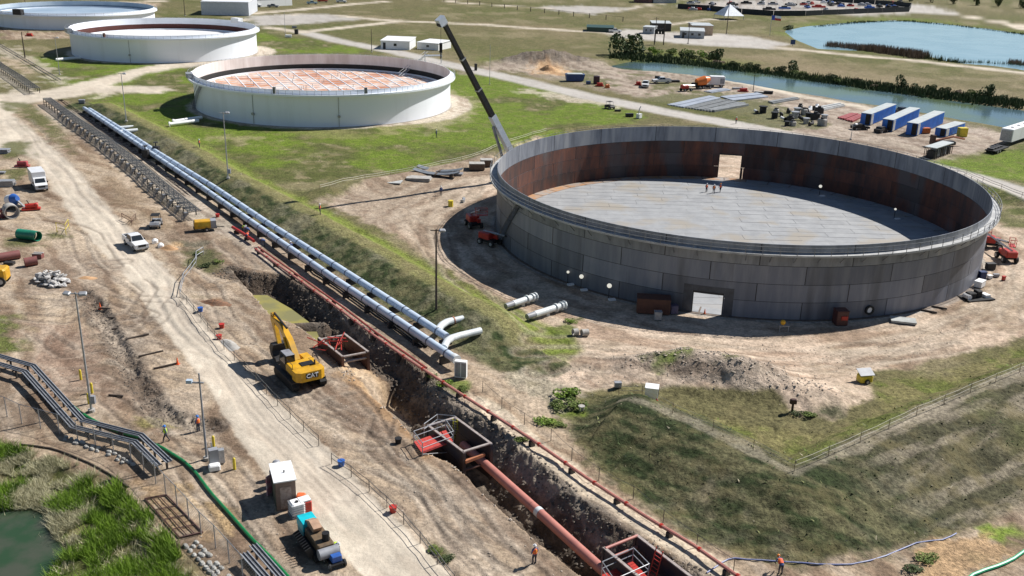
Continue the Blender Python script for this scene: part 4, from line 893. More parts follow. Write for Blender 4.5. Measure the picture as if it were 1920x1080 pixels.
q = Vector(G(908, 852, -.2)); q2 = Vector(G(872, 866, -.2)); tag(MB().box((0, 0, 0), ((q2 - q).length, .28, .28), math.atan2(q2.y - q.y, q2.x - q.x)).build('pipe_beam', orangep), 'orange beam lying across the trench pipe in front of the trench box', 'beam').location = (q + q2) / 2
def ladder(label, p0, p1, m, wd=.45, gr=None):
    p0 = Vector(p0); p1 = Vector(p1); T_ = thing('ladder', label, 'ladder', p0, group=gr); d = p1 - p0; s = d.cross(Vector((0, 0, 1))); s = s.normalized() * wd / 2 if s.length > .01 else Vector((wd / 2, 0, 0))
    for k in (-1, 1): MB().box((0, 0, 0), (.01, .01, .01)) ; MB().cyl(s * k, d + s * k, .05, 5).build('side_rail', m, T_)
    n = int(d.length / .32)
    for i in range(1, n): q = d * (i / n); MB().cyl(q - s, q + s, .035, 5).build('rung', m, T_)
ylad = mat('yellow_ladder', (.55,.52,.05), None, 3, .5)
ladder('yellow ladder leaning down inside the middle trench box', G(857, 838, -2.6), G(853, 786, 1.0), ylad)
ladder('wide red ladder standing in the bottom trench box', G(1222, 1086, -1.2), G(1237, 1030, 1.3), redm, .7)
def scaffold(label, corners, zt, hgt, deck, railm=galv, inner=2):
    Cn = [Vector(G(*c, zt)) for c in corners]; o = sum(Cn, Vector()) / 4; o.z = 0; T_ = thing('work_platform', label, 'work platform', o)
    L_ = [c - o for c in Cn]
    n = 7
    for i in range(n):
        a, b = L_[0].lerp(L_[3], i / n), L_[1].lerp(L_[2], i / n); c_, d_ = L_[0].lerp(L_[3], (i + .9) / n), L_[1].lerp(L_[2], (i + .9) / n); q = [a, b, d_, c_]
        MB().add([v + Vector((0, 0, -.06)) for v in q] + q, [(0, 1, 2, 3), (7, 6, 5, 4), (0, 4, 5, 1), (1, 5, 6, 2), (2, 6, 7, 3), (3, 7, 4, 0)]).build('deck_board', deck, T_)
    for i in range(4):
        a, b = L_[i], L_[(i + 1) % 4]
        MB().cyl((a.x, a.y, a.z - 1.3), (a.x, a.y, a.z + hgt), .05, 6).build('rail_post', railm, T_)
        for hh in (hgt * .5, hgt): MB().cyl(a + Vector((0, 0, hh)), b + Vector((0, 0, hh)), .04, 5).build('guard_rail', railm, T_)
        MB().cyl(a + Vector((0, 0, -1.1)), b + Vector((0, 0, -.1)), .035, 5).build('brace', railm, T_)
    return T_
scaffold('red decked work platform with grey guard rails against the middle trench box', [(776,828), (836,806), (850,828), (792,850)], .35, 1.1, mat('red_deck', (.60,.07,.05), (.4,.06,.05), 3, .5))
scaffold('red decked work platform with grey guard rails in the bottom trench box', [(1128,1078), (1186,1052), (1215,1082), (1150,1112)], -.2, 1.2, redm)
m = MB(); Pz = [G(x, y, 1.1) for x, y in ((795,800),(820,782),(853,785))]
T_ = thing('guard_rail_frame', 'empty grey guard rail frame standing above the dark trench end', 'guard rail', (Pz[0][0], Pz[0][1], 0)); o = Vector((Pz[0][0], Pz[0][1], 0))
for zz in (1.1, .55): MB().tube([Vector((p[0], p[1], zz + .3)) - o for p in Pz], .045, 5).build('rail', galv, T_)
for p in Pz: MB().cyl(Vector((p[0], p[1], -.6)) - o, Vector((p[0], p[1], 1.4)) - o, .045, 5).build('post', galv, T_)
# ---------------------------------------------------------------- rope fences
def rope_fence(label, pts, step, hgt=1.15, pm=None, rm=None, nr=2, rr=.022, grp=None, pr_=.035, tmp=True):
    Pw = polyw(pts); o = Pw[0]; T_ = thing('rope_fence', label, 'fence', o, group=grp); ps = []
    prv = None
    for p, h in along(Pw, step):
        z = hz(p.x, p.y); ps.append(Vector((p.x, p.y, z)))
        if prv is None: ob = prv = MB().cyl((0, 0, 0), (0, 0, hgt), pr_, 5).build('fence_post', pm or dkrail, T_)
        else: ob = prv.copy(); COL.objects.link(ob)
        ob.location = ps[-1] - o
    for k in range(nr):
        z = hgt * (.95 - .42 * k); q = []
        for a, b in zip(ps[:-1], ps[1:]): q += [a + Vector((0, 0, z)) - o, a.lerp(b, .5) + Vector((0, 0, z - .07)) - o]
        q.append(ps[-1] + Vector((0, 0, z)) - o); MB().tube(q, rr, 4).build('rope', rm or rope, T_)
    return T_
pst = mat('dark_post', (.10,.085,.07), None, 3, .7); grp_ = mat('grey_wire', (.25,.23,.2), None, 3, .6)
rope_fence('rope fence from the bent barrier down the road past the excavator', [(338,556),(375,600),(410,645),(470,705),(520,760),(575,815),(600,838)], 3.2, rm=grp_, pm=pst, rr=.035)
rope_fence('rope fence from the blue drum down the road to the bottom edge', [(622,870),(640,880),(700,928),(737,962),(772,1000),(830,1070),(880,1140)], 3.0, rm=grp_, pm=pst, rr=.035)
rope_fence('wire fence on posts beside the thin red pipeline past the grey slope', [(905,735),(950,772),(990,800),(1028,822),(1066,858),(1110,895),(1156,915),(1195,940),(1250,985),(1310,1030),(1380,1080)], 4.0, 1.3, pm=pst, rm=grp_, nr=1)
rope_fence('pale rope fence on the crest of the big corner dike', [(1160,741),(1230,762),(1300,790),(1400,838),(1488,884),(1600,836),(1700,788),(1800,745),(1920,695),(2000,662)], 4.6, 1.1, rr=.016, pr_=.028, pm=wood, nr=2)
rope_fence('pale rope fence along the low dike behind the crane', [(600,356),(640,345),(700,334),(800,316),(900,292),(950,268),(1050,240)], 6, .9, rr=.03, pm=wood, nr=2)
rope_fence('pale rope fence beyond the big tank at right', [(1720,310),(1800,326),(1860,348),(1920,372),(2000,400)], 6, 1.0, rr=.045, pm=wood, nr=2)
Pw = polyw([(-120,745),(0,775),(42,795),(85,806),(126,818),(212,850),(250,868),(287,900),(312,930),(343,963),(378,1003),(413,1036),(455,1085),(520,1160)]); o = Pw[0]
Fn = thing('wire_fence', 'galvanised chain-link fence between the cable trays and the marsh', 'fence', o); FH = 2.1; ps = [Vector((p.x, p.y, hz(p.x, p.y))) for p, h in along(Pw, 2.4)]
prv = None
for p in ps:
    if prv is None: ob = prv = MB().cyl((0, 0, 0), (0, 0, FH), .045, 6).build('fence_post', galv, Fn)
    else: ob = prv.copy(); COL.objects.link(ob)
    ob.location = p - o
MB().tube([p + Vector((0, 0, FH)) - o for p in ps], .03, 4).build('top_rail', galv, Fn)
m = MB()
def strand(a, b):
    n = len(m.v); s = Vector((0, 0, .011)); m.v += [tuple(a - s), tuple(b - s), tuple(b + s), tuple(a + s)]; m.f.append((n, n + 1, n + 2, n + 3))
for a, b in zip(ps[:-1], ps[1:]):
    a = a - o; b = b - o; L_ = (b - a).length; n = int(L_ / .24)
    for k in range(-int(FH / .24), n):
        for sg in (0, 1):
            s0 = k * .24; s1 = s0 + FH; t0 = max(0, s0); t1 = min(L_, s1)
            if t1 <= t0: continue
            za, zb_ = (t0 - s0), (t1 - s0)
            if sg: za, zb_ = FH - za, FH - zb_
            strand(a.lerp(b, t0 / L_) + Vector((0, 0, za)), a.lerp(b, t1 / L_) + Vector((0, 0, zb_)))
w_ = m.build('chain_link', galv, Fn); w_['kind'] = 'stuff'
# bank of concrete bags under the fence
bagm = mat('pale_concrete_bag', (.40,.385,.35), (.26,.25,.22), 1.2, .9, rnd=.25)
def bags(label, pts, rows, step=.8, sz=(.75, .4, .3)):
    Pw = polyw(pts); o = Pw[0]; T_ = thing('retaining_wall', label, 'retaining wall', o); rg = random.Random(9); pr = []
    for r_ in range(rows):
        for p, h in along(Pw, step, (r_ % 2) * step / 2):
            v = Vector((-math.sin(h), math.cos(h), 0)) * (-.42 * r_); q = p + v; z = hz(q.x, q.y)
            if rg.random() < .12: continue
            if len(pr) < 5: m = MB().box((0, 0, 0), (sz[0] * rg.uniform(.7, 1.2), sz[1] * rg.uniform(.85, 1.15), sz[2]), 0, bev=.12); ob = m.build('concrete_bag', bagm, T_); pr.append(ob)
            else: ob = rg.choice(pr).copy(); COL.objects.link(ob)
            ob.location = q - o; ob.location.z = z + .1 - o.z; ob.rotation_euler = (rg.uniform(-.2, .2), rg.uniform(-.2, .2), h + rg.uniform(-.3, .3))
bags('stepped rows of pale concrete bags below the fence bend', [(124,820),(170,836),(215,852),(250,872)], 2, .7, (.6, .34, .2))
bags('stepped rows of pale concrete bags at the bottom edge beside the tray', [(368,1018),(395,1045),(420,1072),(470,1130)], 3, .7, (.65, .36, .2))
# retaining wall lip by the marsh
hose('edging_strip', 'dark edging strip curving along the top of the marsh bank', [(40,835),(95,842),(150,862),(205,890),(240,915)], .09, wooddk)
# steel frame on the orange dirt
Pq = [at(*p, .12) for p in ((272,937),(312,930),(380,1000),(337,1010))]; o = Pq[0].copy(); T_ = thing('rebar_frame', 'dark rusty steel frame lying on orange dirt inside the fence', 'steel frame', o); Pq = [p - o for p in Pq]
for i in range(4): MB().cyl(Pq[i], Pq[(i + 1) % 4], .07, 5).build('frame_bar', rustr, T_)
for t in (.33, .66): MB().cyl(Pq[0].lerp(Pq[1], t), Pq[3].lerp(Pq[2], t), .045, 5).build('frame_bar', rustr, T_)
for t in (.3, .55, .8): MB().cyl(Pq[0].lerp(Pq[3], t), Pq[1].lerp(Pq[2], t), .045, 5).build('frame_bar', rustr, T_)
# ================================================================ machines, vehicles, people
def local(px, py, qx, qy):
    """ground point and heading from one reading toward another"""
    a = at(px, py); b = at(qx, qy); return a, math.atan2(b.y - a.y, b.x - a.x)
TXT = {}
def text_part(s, size, depth, m, parent, loc, rot, name='lettering'):
    cu = bpy.data.curves.new('t', 'FONT'); cu.body = s; cu.size = size; cu.extrude = depth; cu.offset = size * .025; cu.align_x = 'CENTER'; cu.align_y = 'CENTER'; cu.resolution_u = 2
    o = bpy.data.objects.new('t', cu); COL.objects.link(o); bpy.context.view_layer.update()
    me = bpy.data.meshes.new_from_object(o); bpy.data.objects.remove(o); me.materials.clear(); me.materials.append(m)
    o = bpy.data.objects.new(name, me); COL.objects.link(o); o.parent = parent; o.location = loc; o.rotation_euler = rot; return o
# ---- the yellow excavator
a, h = at(563, 712), rad(124); X = thing('excavator', 'big yellow tracked excavator with arm folded down, parked beside the trench', 'excavator', a, h); X.scale = (1.08, 1.08, 1.0)
for s in (-1, 1):
    pr = [(-2.5, .25), (-2.2, .02), (2.2, .02), (2.5, .25), (2.55, .6), (2.25, .98), (-2.25, .98), (-2.55, .6)]
    t_ = MB().xz(pr, s * 1.4 - .33, s * 1.4 + .33).build('track', blk, X); sh_ = MB()
    for i in range(22): sh_.box((-2.3 + i * .22, s * 1.4, 1.0), (.16, .7, .05)); 
    t2_ = sh_.build('track_shoes', mat('track_shoe_steel', (.06,.05,.045), (.12,.10,.08), 4, .7), t_); t2_['kind'] = 'stuff'
MB().box((0, 0, .75), (2.6, 2.2, .6)).build('undercarriage', blk, X); MB().cyl((0, 0, 1.0), (0, 0, 1.3), .85, 20).build('slew_ring', blk, X, True)
cw = MB().prism([(-3.05, -1.0), (-2.7, -1.45), (-1.8, -1.48), (-1.8, 1.48), (-2.7, 1.45), (-3.05, 1.0)], 1.25, 2.3).build('counterweight', yel, X)
MB().box((-3.065, -.05, 1.86), (.05, 1.25, .55)).build('badge_plate', blk, cw)
text_part('CAT', .62, .02, mat('white_lettering', (.8,.8,.8), None, 1, .5), cw, (-3.11, -.05, 1.86), (rad(90), 0, rad(-90)))
MB().add([(-3.12, -.05 - .17, 1.63), (-3.12, -.05 + .17, 1.63), (-3.12, -.05, 1.82)], [(0, 1, 2)]).build('badge_triangle', yel, cw)
MB().box((-.85, 0, 1.95), (1.9, 2.9, .75), bev=.1).build('engine_hood', yel, X)
MB().box((-.2, 0, 1.42), (3.6, 2.7, .3)).build('deck', blk, X)
MB().box((.75, -.95, 1.95), (1.3, .95, .75), bev=.1).build('tool_box', yel, X)
MB().box((-1.2, -.3, 2.36), (.9, 1.3, .08)).build('hood_vent', blk, X); MB().cyl((-1.7, -.9, 2.3), (-1.7, -.9, 2.85), .09, 8).build('exhaust_pipe', dark, X)
for y_ in (-1.35, 1.35): MB().tube([(-1.7, y_, 2.3), (-1.7, y_, 2.8), (-.1, y_, 2.8), (-.1, y_, 2.3)], .03, 5).build('hand_rail', dark, X)
cabp = [(-.15, 1.5), (1.5, 1.5), (1.62, 2.1), (1.2, 3.15), (-.15, 3.15)]; cb = MB().xz(cabp, .48, 1.45).build('cab', blk, X)
MB().xz([(0, 2.15), (1.35, 2.15), (1.1, 3.0), (0, 3.0)], 1.452, 1.47).build('side_window', glass, cb); MB().add([(-.16, .58, 2.2), (-.16, 1.35, 2.2), (-.16, 1.35, 3.0), (-.16, .58, 3.0)], [(0, 1, 2, 3)]).build('rear_window', glass, cb)
MB().box((.5, .97, 3.19), (1.5, .9, .06), bev=.05).build('cab_roof', greym, cb)
MB().xz([(.55, 1.55), (1.1, 1.5), (2.5, 3.1), (4.3, 4.15), (6.6, 4.55), (6.65, 4.9), (4.1, 4.85), (1.9, 3.75), (.35, 2.2)], -.28, .28).build('boom', yel, X)
MB().xz([(6.3, 5.35), (6.85, 5.15), (6.95, 4.3), (5.5, 1.95), (5.15, 2.05), (6.05, 4.3), (6.1, 5.0)], -.2, .2).build('stick', yel, X)
for y_ in (-.38, .38): MB().cyl((1.2, y_, 1.7), (2.9, y_, 3.8), .11, 8).build('boom_cylinder', yel, X, True)
MB().cyl((2.9, 0, 4.8), (6.2, 0, 5.3), .12, 8).build('stick_cylinder', dark, X, True); MB().cyl((6.6, 0, 4.6), (5.9, 0, 2.6), .09, 8).build('bucket_cylinder', dark, X, True)
MB().xz([(5.0, 2.1), (5.8, 2.1), (6.3, 1.4), (6.0, .6), (5.2, .2), (4.4, .4), (4.6, .7), (5.3, .7), (5.5, 1.2)], -.75, .75).build('bucket', dark, X)
# ---- generic road vehicles
def tyres(T_, pts, r=.42, wd=.28, gp=''):
    for x, y in pts:
        w_ = MB().cyl((x, y - wd / 2, r), (x, y + wd / 2, r), r, 14).build('wheel', black, T_); s = 1 if y > 0 else -1
        MB().cyl((x, y + s * wd * .5, r), (x, y + s * (wd * .5 + .02), r), r * .55, 10).build('rim', galv, w_)
paintw = mat('white_car_paint', (.74,.74,.74), (.66,.66,.66), 1, .25)
def pickup(loc, h, label, paint, grp=None, name='pickup_truck'):
    T_ = thing(name, label, 'pickup truck', loc, h, grp)
    b = MB(); b.xz([(-2.9, .5), (2.8, .5), (2.95, .75), (2.9, 1.15), (1.35, 1.28), (-2.95, 1.28), (-2.95, .6)], -.98, .98); b.build('body', paint, T_)
    MB().box((-1.95, 0, 1.29), (1.75, 1.6, .03)).build('cargo_bed', blk, T_)
    for y in (-.93, .93): MB().box((-1.95, y, 1.35), (1.9, .1, .14)).build('bed_side', paint, T_)
    MB().box((-2.92, 0, 1.33), (.08, 1.9, .12)).build('tailgate', paint, T_)
    c = MB(); vs = [(-1.05, -.92, 1.28), (1.35, -.92, 1.28), (1.35, .92, 1.28), (-1.05, .92, 1.28), (-.9, -.74, 1.95), (.55, -.74, 1.95), (.55, .74, 1.95), (-.9, .74, 1.95)]
    cab_ = MB().add(vs, [(3, 2, 1, 0), (4, 5, 6, 7), (0, 1, 5, 4), (1, 2, 6, 5), (2, 3, 7, 6), (3, 0, 4, 7)]).build('cab', paint, T_)
    MB().add([(1.28, -.82, 1.33), (1.28, .82, 1.33), (.61, .68, 1.92), (.61, -.68, 1.92)], [(0, 1, 2, 3)]).build('windscreen', glass, cab_).location = (.03, 0, .01)
    MB().add([(-1.04, -.8, 1.35), (-1.04, .8, 1.35), (-.92, .68, 1.9), (-.92, -.68, 1.9)], [(0, 1, 2, 3)]).build('rear_window', glass, cab_).location = (-.02, 0, 0)
    for s in (-1, 1):
        MB().add([(-.95, s * .925, 1.34), (.05, s * .925, 1.34), (.05, s * .77, 1.88), (-.85, s * .77, 1.88)], [(0, 1, 2, 3)]).build('side_window', glass, cab_)
        MB().add([(.12, s * .925, 1.34), (1.1, s * .925, 1.34), (.52, s * .77, 1.88), (.12, s * .77, 1.88)], [(0, 1, 2, 3)]).build('side_window', glass, cab_)
        MB().box((.95, s * 1.05, 1.4), (.14, .2, .18)).build('mirror', blk, cab_)
        MB().box((2.93, s * .75, .98), (.05, .35, .18)).build('headlight', galv, T_); MB().box((-2.965, s * .86, 1.05), (.03, .14, .3)).build('tail_light', redm, T_)
    MB().box((2.945, 0, .95), (.05, 1.1, .32)).build('grille', blk, T_); MB().box((2.95, 0, .6), (.16, 1.9, .2)).build('bumper', galv, T_)
    tyres(T_, [(1.95, .88), (1.95, -.88), (-1.85, .88), (-1.85, -.88)])
    return T_
a, h = local(243, 449, 268, 467); mid = at(255, 463)
pickup(mid, h, 'white crew-cab pickup truck standing alone on the gravel road', paintw)
def box_truck(loc, h, label, scale=1.0):
    T_ = thing('box_truck', label, 'truck', loc, h)
    MB().box((-1.1, 0, 1.95), (4.4, 2.3, 2.3), bev=.06).build('cargo_box', paintw, T_); MB().box((-.6, 0, .68), (5.6, 1.0, .2)).build('chassis', blk, T_)
    cb_ = MB().xz([(1.15, .55), (3.3, .55), (3.35, 1.2), (2.4, 1.45), (1.85, 2.15), (1.15, 2.2)], -1.0, 1.0).build('cab', paintw, T_)
    MB().add([(2.43, -.85, 1.47), (2.43, .85, 1.47), (1.93, .75, 2.1), (1.93, -.75, 2.1)], [(0, 1, 2, 3)]).build('windscreen', glass, cb_)
    for s in (-1, 1): MB().add([(1.3, s * 1.005, 1.42), (2.2, s * 1.005, 1.42), (1.85, s * 1.005, 2.02), (1.3, s * 1.005, 2.02)], [(0, 1, 2, 3)]).build('side_window', glass, cb_); MB().box((3.36, s * .78, .95), (.04, .28, .2)).build('headlight', galv, cb_); MB().box((2.2, s * 1.15, 1.5), (.12, .2, .3)).build('mirror', blk, cb_)
    MB().box((3.37, 0, .95), (.05, 1.1, .3)).build('grille', blk, cb_); MB().box((3.4, 0, .58), (.16, 1.95, .18)).build('bumper', galv, cb_)
    tyres(T_, [(2.45, .88), (2.45, -.88), (-2.0, .9), (-2.0, -.9)], .42)
    return T_
a, h = local(70, 345, 78, 356); box_truck(at(74, 352), h, 'white box truck parked at the left edge of the gravel road')
def buggy(loc, h, label, roofm, bodym=greym, wheelsn=4):
    T_ = thing('utility_buggy', label, 'utility vehicle', loc, h); MB().xz([(-1.5, .4), (1.4, .4), (1.55, .7), (1.3, 1.0), (.5, 1.05), (.4, .65), (-.5, .65), (-.6, .95), (-1.5, .95)], -.7, .7).build('body', bodym, T_)
    MB().box((-.1, 0, 1.95), (1.6, 1.35, .07), bev=.05).build('roof', roofm, T_)
    for x in (-.85, .65):
        for y in (-.64, .64): MB().cyl((x, y, .9), (x * .9, y, 1.93), .035, 5).build('roll_bar', blk, T_)
    for y in (-.33, .33): MB().box((-.3, y, .85), (.5, .5, .4)).build('seat', blk, T_)
    tyres(T_, [(1.0, .68), (1.0, -.68), (-1.0, .68), (-1.0, -.68)], .34, .26); return T_
a, h = local(297, 410, 289, 424); buggy(at(293, 425), h, 'silver and black four-wheel utility buggy by the pickup truck', blk, galv)
# ---- yellow trailer-mounted compressor
def compressor(loc, h, label, m_, L_=3.2):
    T_ = thing('compressor', label, 'compressor', loc, h); MB().box((0, 0, 1.1), (L_, 1.6, 1.1), bev=.12).build('housing', m_, T_); MB().box((0, 0, .5), (L_ + .3, 1.5, .12)).build('frame', blk, T_); MB().cyl((L_ / 2, 0, .5), (L_ / 2 + 1.3, 0, .4), .06, 6).build('tow_bar', blk, T_)
    MB().box((-L_ / 2 - .02, 0, 1.1), (.06, 1.3, .8)).build('grille', blk, T_); MB().box((L_ / 2 - .35, 0, 1.12), (.8, 1.62, 1.12)).build('end_panel', greym, T_)
    for y in (-.81, .81): MB().box((-.2, y, 1.15), (L_ * .55, .03, .6)).build('door_panel', mat('yellow_door', (.6,.4,.03), None, 2, .5), T_)
    tyres(T_, [(.2, .85), (.2, -.85)], .32, .2); return T_
a, h = local(368, 430, 402, 428); compressor(at(385, 432), h + .05, 'yellow and grey trailer compressor beside the end of the pipe rack', yel)
# ---- crane behind the tank
foot = Vector((.5, 183.4, 0)); tip = Vector((-12.9, 171.0, 30.2)); b0 = Vector((.2, 183.0, 3.4))
Cn = thing('mobile_crane', 'mobile crane with long black telescopic boom rising from behind the big tank', 'crane', foot)
d = (tip - b0).normalized(); u_ = d.cross(Vector((0, 0, 1))).normalized(); v_ = u_.cross(d).normalized()
def beam(m, p, q, w0, h0, w1=None, h1=None):
    w1 = w1 or w0; h1 = h1 or h0; vs = []
    for c, w_, h_ in ((p, w0, h0), (q, w1, h1)): vs += [c - u_ * w_ / 2 - v_ * h_ / 2, c + u_ * w_ / 2 - v_ * h_ / 2, c + u_ * w_ / 2 + v_ * h_ / 2, c - u_ * w_ / 2 + v_ * h_ / 2]
    return m.add(vs, [(3, 2, 1, 0), (4, 5, 6, 7), (0, 1, 5, 4), (1, 2, 6, 5), (2, 3, 7, 6), (3, 0, 4, 7)])
Lb = (tip - b0).length; o = foot; crw = mat('crane_white_boom', (.62,.66,.70), (.5,.55,.6), 1, .35)
beam(MB(), b0 - o, b0 + d * Lb * .36 - o, 1.05, 1.15).build('boom_base', crw, Cn)
for k, (s0, s1, w_) in enumerate(((.36, .55, .86), (.55, .76, .76), (.76, .985, .66))):
    beam(MB(), b0 + d * Lb * s0 - o, b0 + d * Lb * s1 - o, w_, w_ * 1.1).build('boom_section', blk, Cn)
    beam(MB(), b0 + d * (Lb * s1 - .25) - o, b0 + d * (Lb * s1) - o, w_ + .12, w_ * 1.1 + .12).build('boom_collar', galv, Cn)
beam(MB(), b0 + d * Lb * .985 - v_ * .3 - o, tip + d * .9 - v_ * .3 - o, 1.1, 1.5).build('boom_head', crw, Cn)
MB().cyl(tip - o - v_ * .8 + u_ * -.4 - d * .1, tip - o - v_ * .8 + u_ * .4, .45, 12).build('sheave', dark, Cn)
hk = tip + Vector((-.35, 0, -1.2)); MB().cyl(hk - o, hk - o - Vector((0, 0, 2.4)), .03, 4).build('hoist_rope', dark, Cn)
m = MB().box(hk - o - Vector((0, 0, 3.2)), (.5, .4, 1.6)); hb_ = m.build('hook_block', blk, Cn); MB().cyl(hk - o - Vector((0, 0, 4)), hk - o - Vector((0, 0, 5)), .12, 6).build('hook', blk, hb_)
MB().cyl(foot - o + d * 2 + Vector((-1.5, -1.5, 1.2)), b0 + d * Lb * .30 - v_ * .9 - o, .28, 10).build('luffing_cylinder', greym, Cn)
hc = math.atan2(d.y, d.x)
MB().box((.8, .8, 1.3), (12.5, 2.9, .9), hc + 1.0).build('carrier', crw, Cn); MB().box((0, 0, 2.6), (5.5, 2.8, 1.7), hc, bev=.2).build('superstructure', crw, Cn); MB().box((2.2, 3.0, 2.6), (1.6, 1.2, 1.6), hc, bev=.15).build('cab', glass, Cn)
for i in range(4):
    for s in (-1, 1):
        p = Matrix.Rotation(hc + 1.0, 3, 'Z') @ Vector((-4.5 + i * 2.7, s * 1.2, .65)); q = Matrix.Rotation(hc + 1.0, 3, 'Z') @ Vector((0, .35, 0)); MB().cyl(p + Vector((.8, .8, 0)) - q * s, p + Vector((.8, .8, 0)), .65, 14).build('wheel', black, Cn)
# ---- red telehandlers
def lift(loc, h, label, m_=redm, arm=(5.0, 2.0), fold=False, scale=1, basket=True):
    T_ = thing('boom_lift', label, 'boom lift', loc, h); MB().box((0, 0, .75), (2.6, 1.6, .45), bev=.1).build('chassis', blk, T_); MB().box((-.6, 0, 1.4), (2.2, 1.7, .95), bev=.15).build('counterweight', m_, T_); MB().box((.8, .55, 1.25), (.9, .5, .6)).build('control_box', m_, T_)
    tyres(T_, [(1.15, .95), (1.15, -.95), (-1.15, .95), (-1.15, -.95)], .48, .36)
    a0 = Vector((-1.3, 0, 1.9)); a1 = Vector((arm[0], 0, arm[1])); MB().tube([a0, a1], .17, 4).build('boom', galv, T_); MB().tube([a0.lerp(a1, .35), a1 + (a1 - a0).normalized() * .3], .12, 4).build('boom_inner', dark, T_)
    if basket:
        b = a1 + Vector((.8, 0, -.5)); m = MB(); m.box(b, (.9, 1.8, .1))
        for sx_ in (-.42, .42):
            for sy_ in (-.87, .87): m.box(b + Vector((sx_, sy_, .55)), (.06, .06, 1.1))
        for zz in (.55, 1.1):
            m.box(b + Vector((0, -.87, zz)), (.9, .05, .05)); m.box(b + Vector((0, .87, zz)), (.9, .05, .05)); m.box(b + Vector((.42, 0, zz)), (.05, 1.8, .05)); m.box(b + Vector((-.42, 0, zz)), (.05, 1.8, .05))
        m.build('basket', m_, T_)
    return T_
a, h = local(1895, 488, 1858, 462); lift(at(1886, 488), h, 'red boom lift with white arm pointing toward the tank wall, at the right edge', arm=(7.6, 1.9))
lift(at(888, 425), rad(-70), 'red boom lift in the shade left of the big tank, nearest the sunlit dirt', arm=(3.2, 3.6)); 
lift(at(918, 458), rad(-40), 'red boom lift close to the tank wall beside the stair, in shade', arm=(3.0, 2.0), basket=False)
# ---- people
def skin_person(pose):
    J = dict(pelvis=(0, 0, .93), chest=(.02, 0, 1.32), neck=(.02, 0, 1.50), head=(.03, 0, 1.60), crown=(.03, 0, 1.75))
    for s, n in ((1, 'l'), (-1, 'r')):
        st = .16 * s if pose == 'walk' else (.02)
        J['hip' + n] = (0, .11 * s, .90); J['knee' + n] = (.05 + st, .12 * s, .50); J['ankle' + n] = (st * 1.9 - .02, .13 * s, .09); J['toe' + n] = (st * 1.9 + .16, .14 * s, .04)
        J['sho' + n] = (.0, .20 * s, 1.42); J['elb' + n] = (.02 - st * .8, .27 * s, 1.15); J['wri' + n] = (.14 - st * .9 if pose != 'work' else .4, .25 * s, .94 if pose != 'work' else 1.1); J['hand' + n] = (.19 - st * .9 if pose != 'work' else .5, .24 * s, .86 if pose != 'work' else 1.1)
    if pose == 'bend':
        for k in ('chest', 'neck', 'head', 'crown', 'shol', 'shor', 'elbl', 'elbr', 'wril', 'wrir', 'handl', 'handr'):
            x, y, z = J[k]; dz = z - .93; J[k] = (x + dz * .85, y, .93 + dz * .45)
        for s, n in ((1, 'l'), (-1, 'r')): J['elb' + n] = (.52, .24 * s, .85); J['wri' + n] = (.62, .18 * s, .62); J['hand' + n] = (.66, .16 * s, .54)
    E_ = [('pelvis', 'chest'), ('chest', 'neck'), ('neck', 'head'), ('head', 'crown')]
    for n in 'lr': E_ += [('pelvis', 'hip' + n), ('hip' + n, 'knee' + n), ('knee' + n, 'ankle' + n), ('ankle' + n, 'toe' + n), ('chest', 'sho' + n), ('sho' + n, 'elb' + n), ('elb' + n, 'wri' + n), ('wri' + n, 'hand' + n)]
    Rr = dict(pelvis=.15, chest=.155, neck=.06, head=.095, crown=.085, hip=.11, knee=.075, ankle=.05, toe=.045, sho=.07, elb=.05, wri=.035, hand=.04)
    ks = list(J); me = bpy.data.meshes.new('p'); me.from_pydata([J[k] for k in ks], [(ks.index(a), ks.index(b)) for a, b in E_], []); me.skin_vertices or bpy.data
    o = bpy.data.objects.new('p', me); COL.objects.link(o); md = o.modifiers.new('s', 'SKIN'); md.use_smooth_shade = True
    if not me.skin_vertices: me.attributes
    for i, k in enumerate(ks):
        sv = me.skin_vertices[0].data[i]; r = Rr.get(k) or Rr[k[:-1]]; sv.radius = (r, r); sv.use_root = (k == 'pelvis')
    sb = o.modifiers.new('b', 'SUBSURF'); sb.levels = 1; bpy.context.view_layer.update(); dg = bpy.context.evaluated_depsgraph_get()
    out = bpy.data.meshes.new_from_object(o.evaluated_get(dg)); bpy.data.objects.remove(o); return out, J
skinm = mat('skin', (.38,.22,.15), None, 3, .6); jean = mat('dark_work_trousers', (.035,.04,.06), (.05,.05,.06), 4, .8); vesto = mat('orange_red_vest', (.75,.10,.03), (.8,.5,.05), 6, .7, lo=.55, hi=.56); vesty = mat('lime_vest', (.50,.72,.04), None, 4, .7); shirtb = mat('blue_shirt', (.06,.10,.25), None, 4, .8); hatw = mat('white_hard_hat', (.75,.75,.75), None, 1, .35); hatb = mat('blue_hard_hat', (.04,.2,.6), None, 1, .35); hato = mat('orange_hard_hat', (.8,.25,.03), None, 1, .35)
PM_ = {}
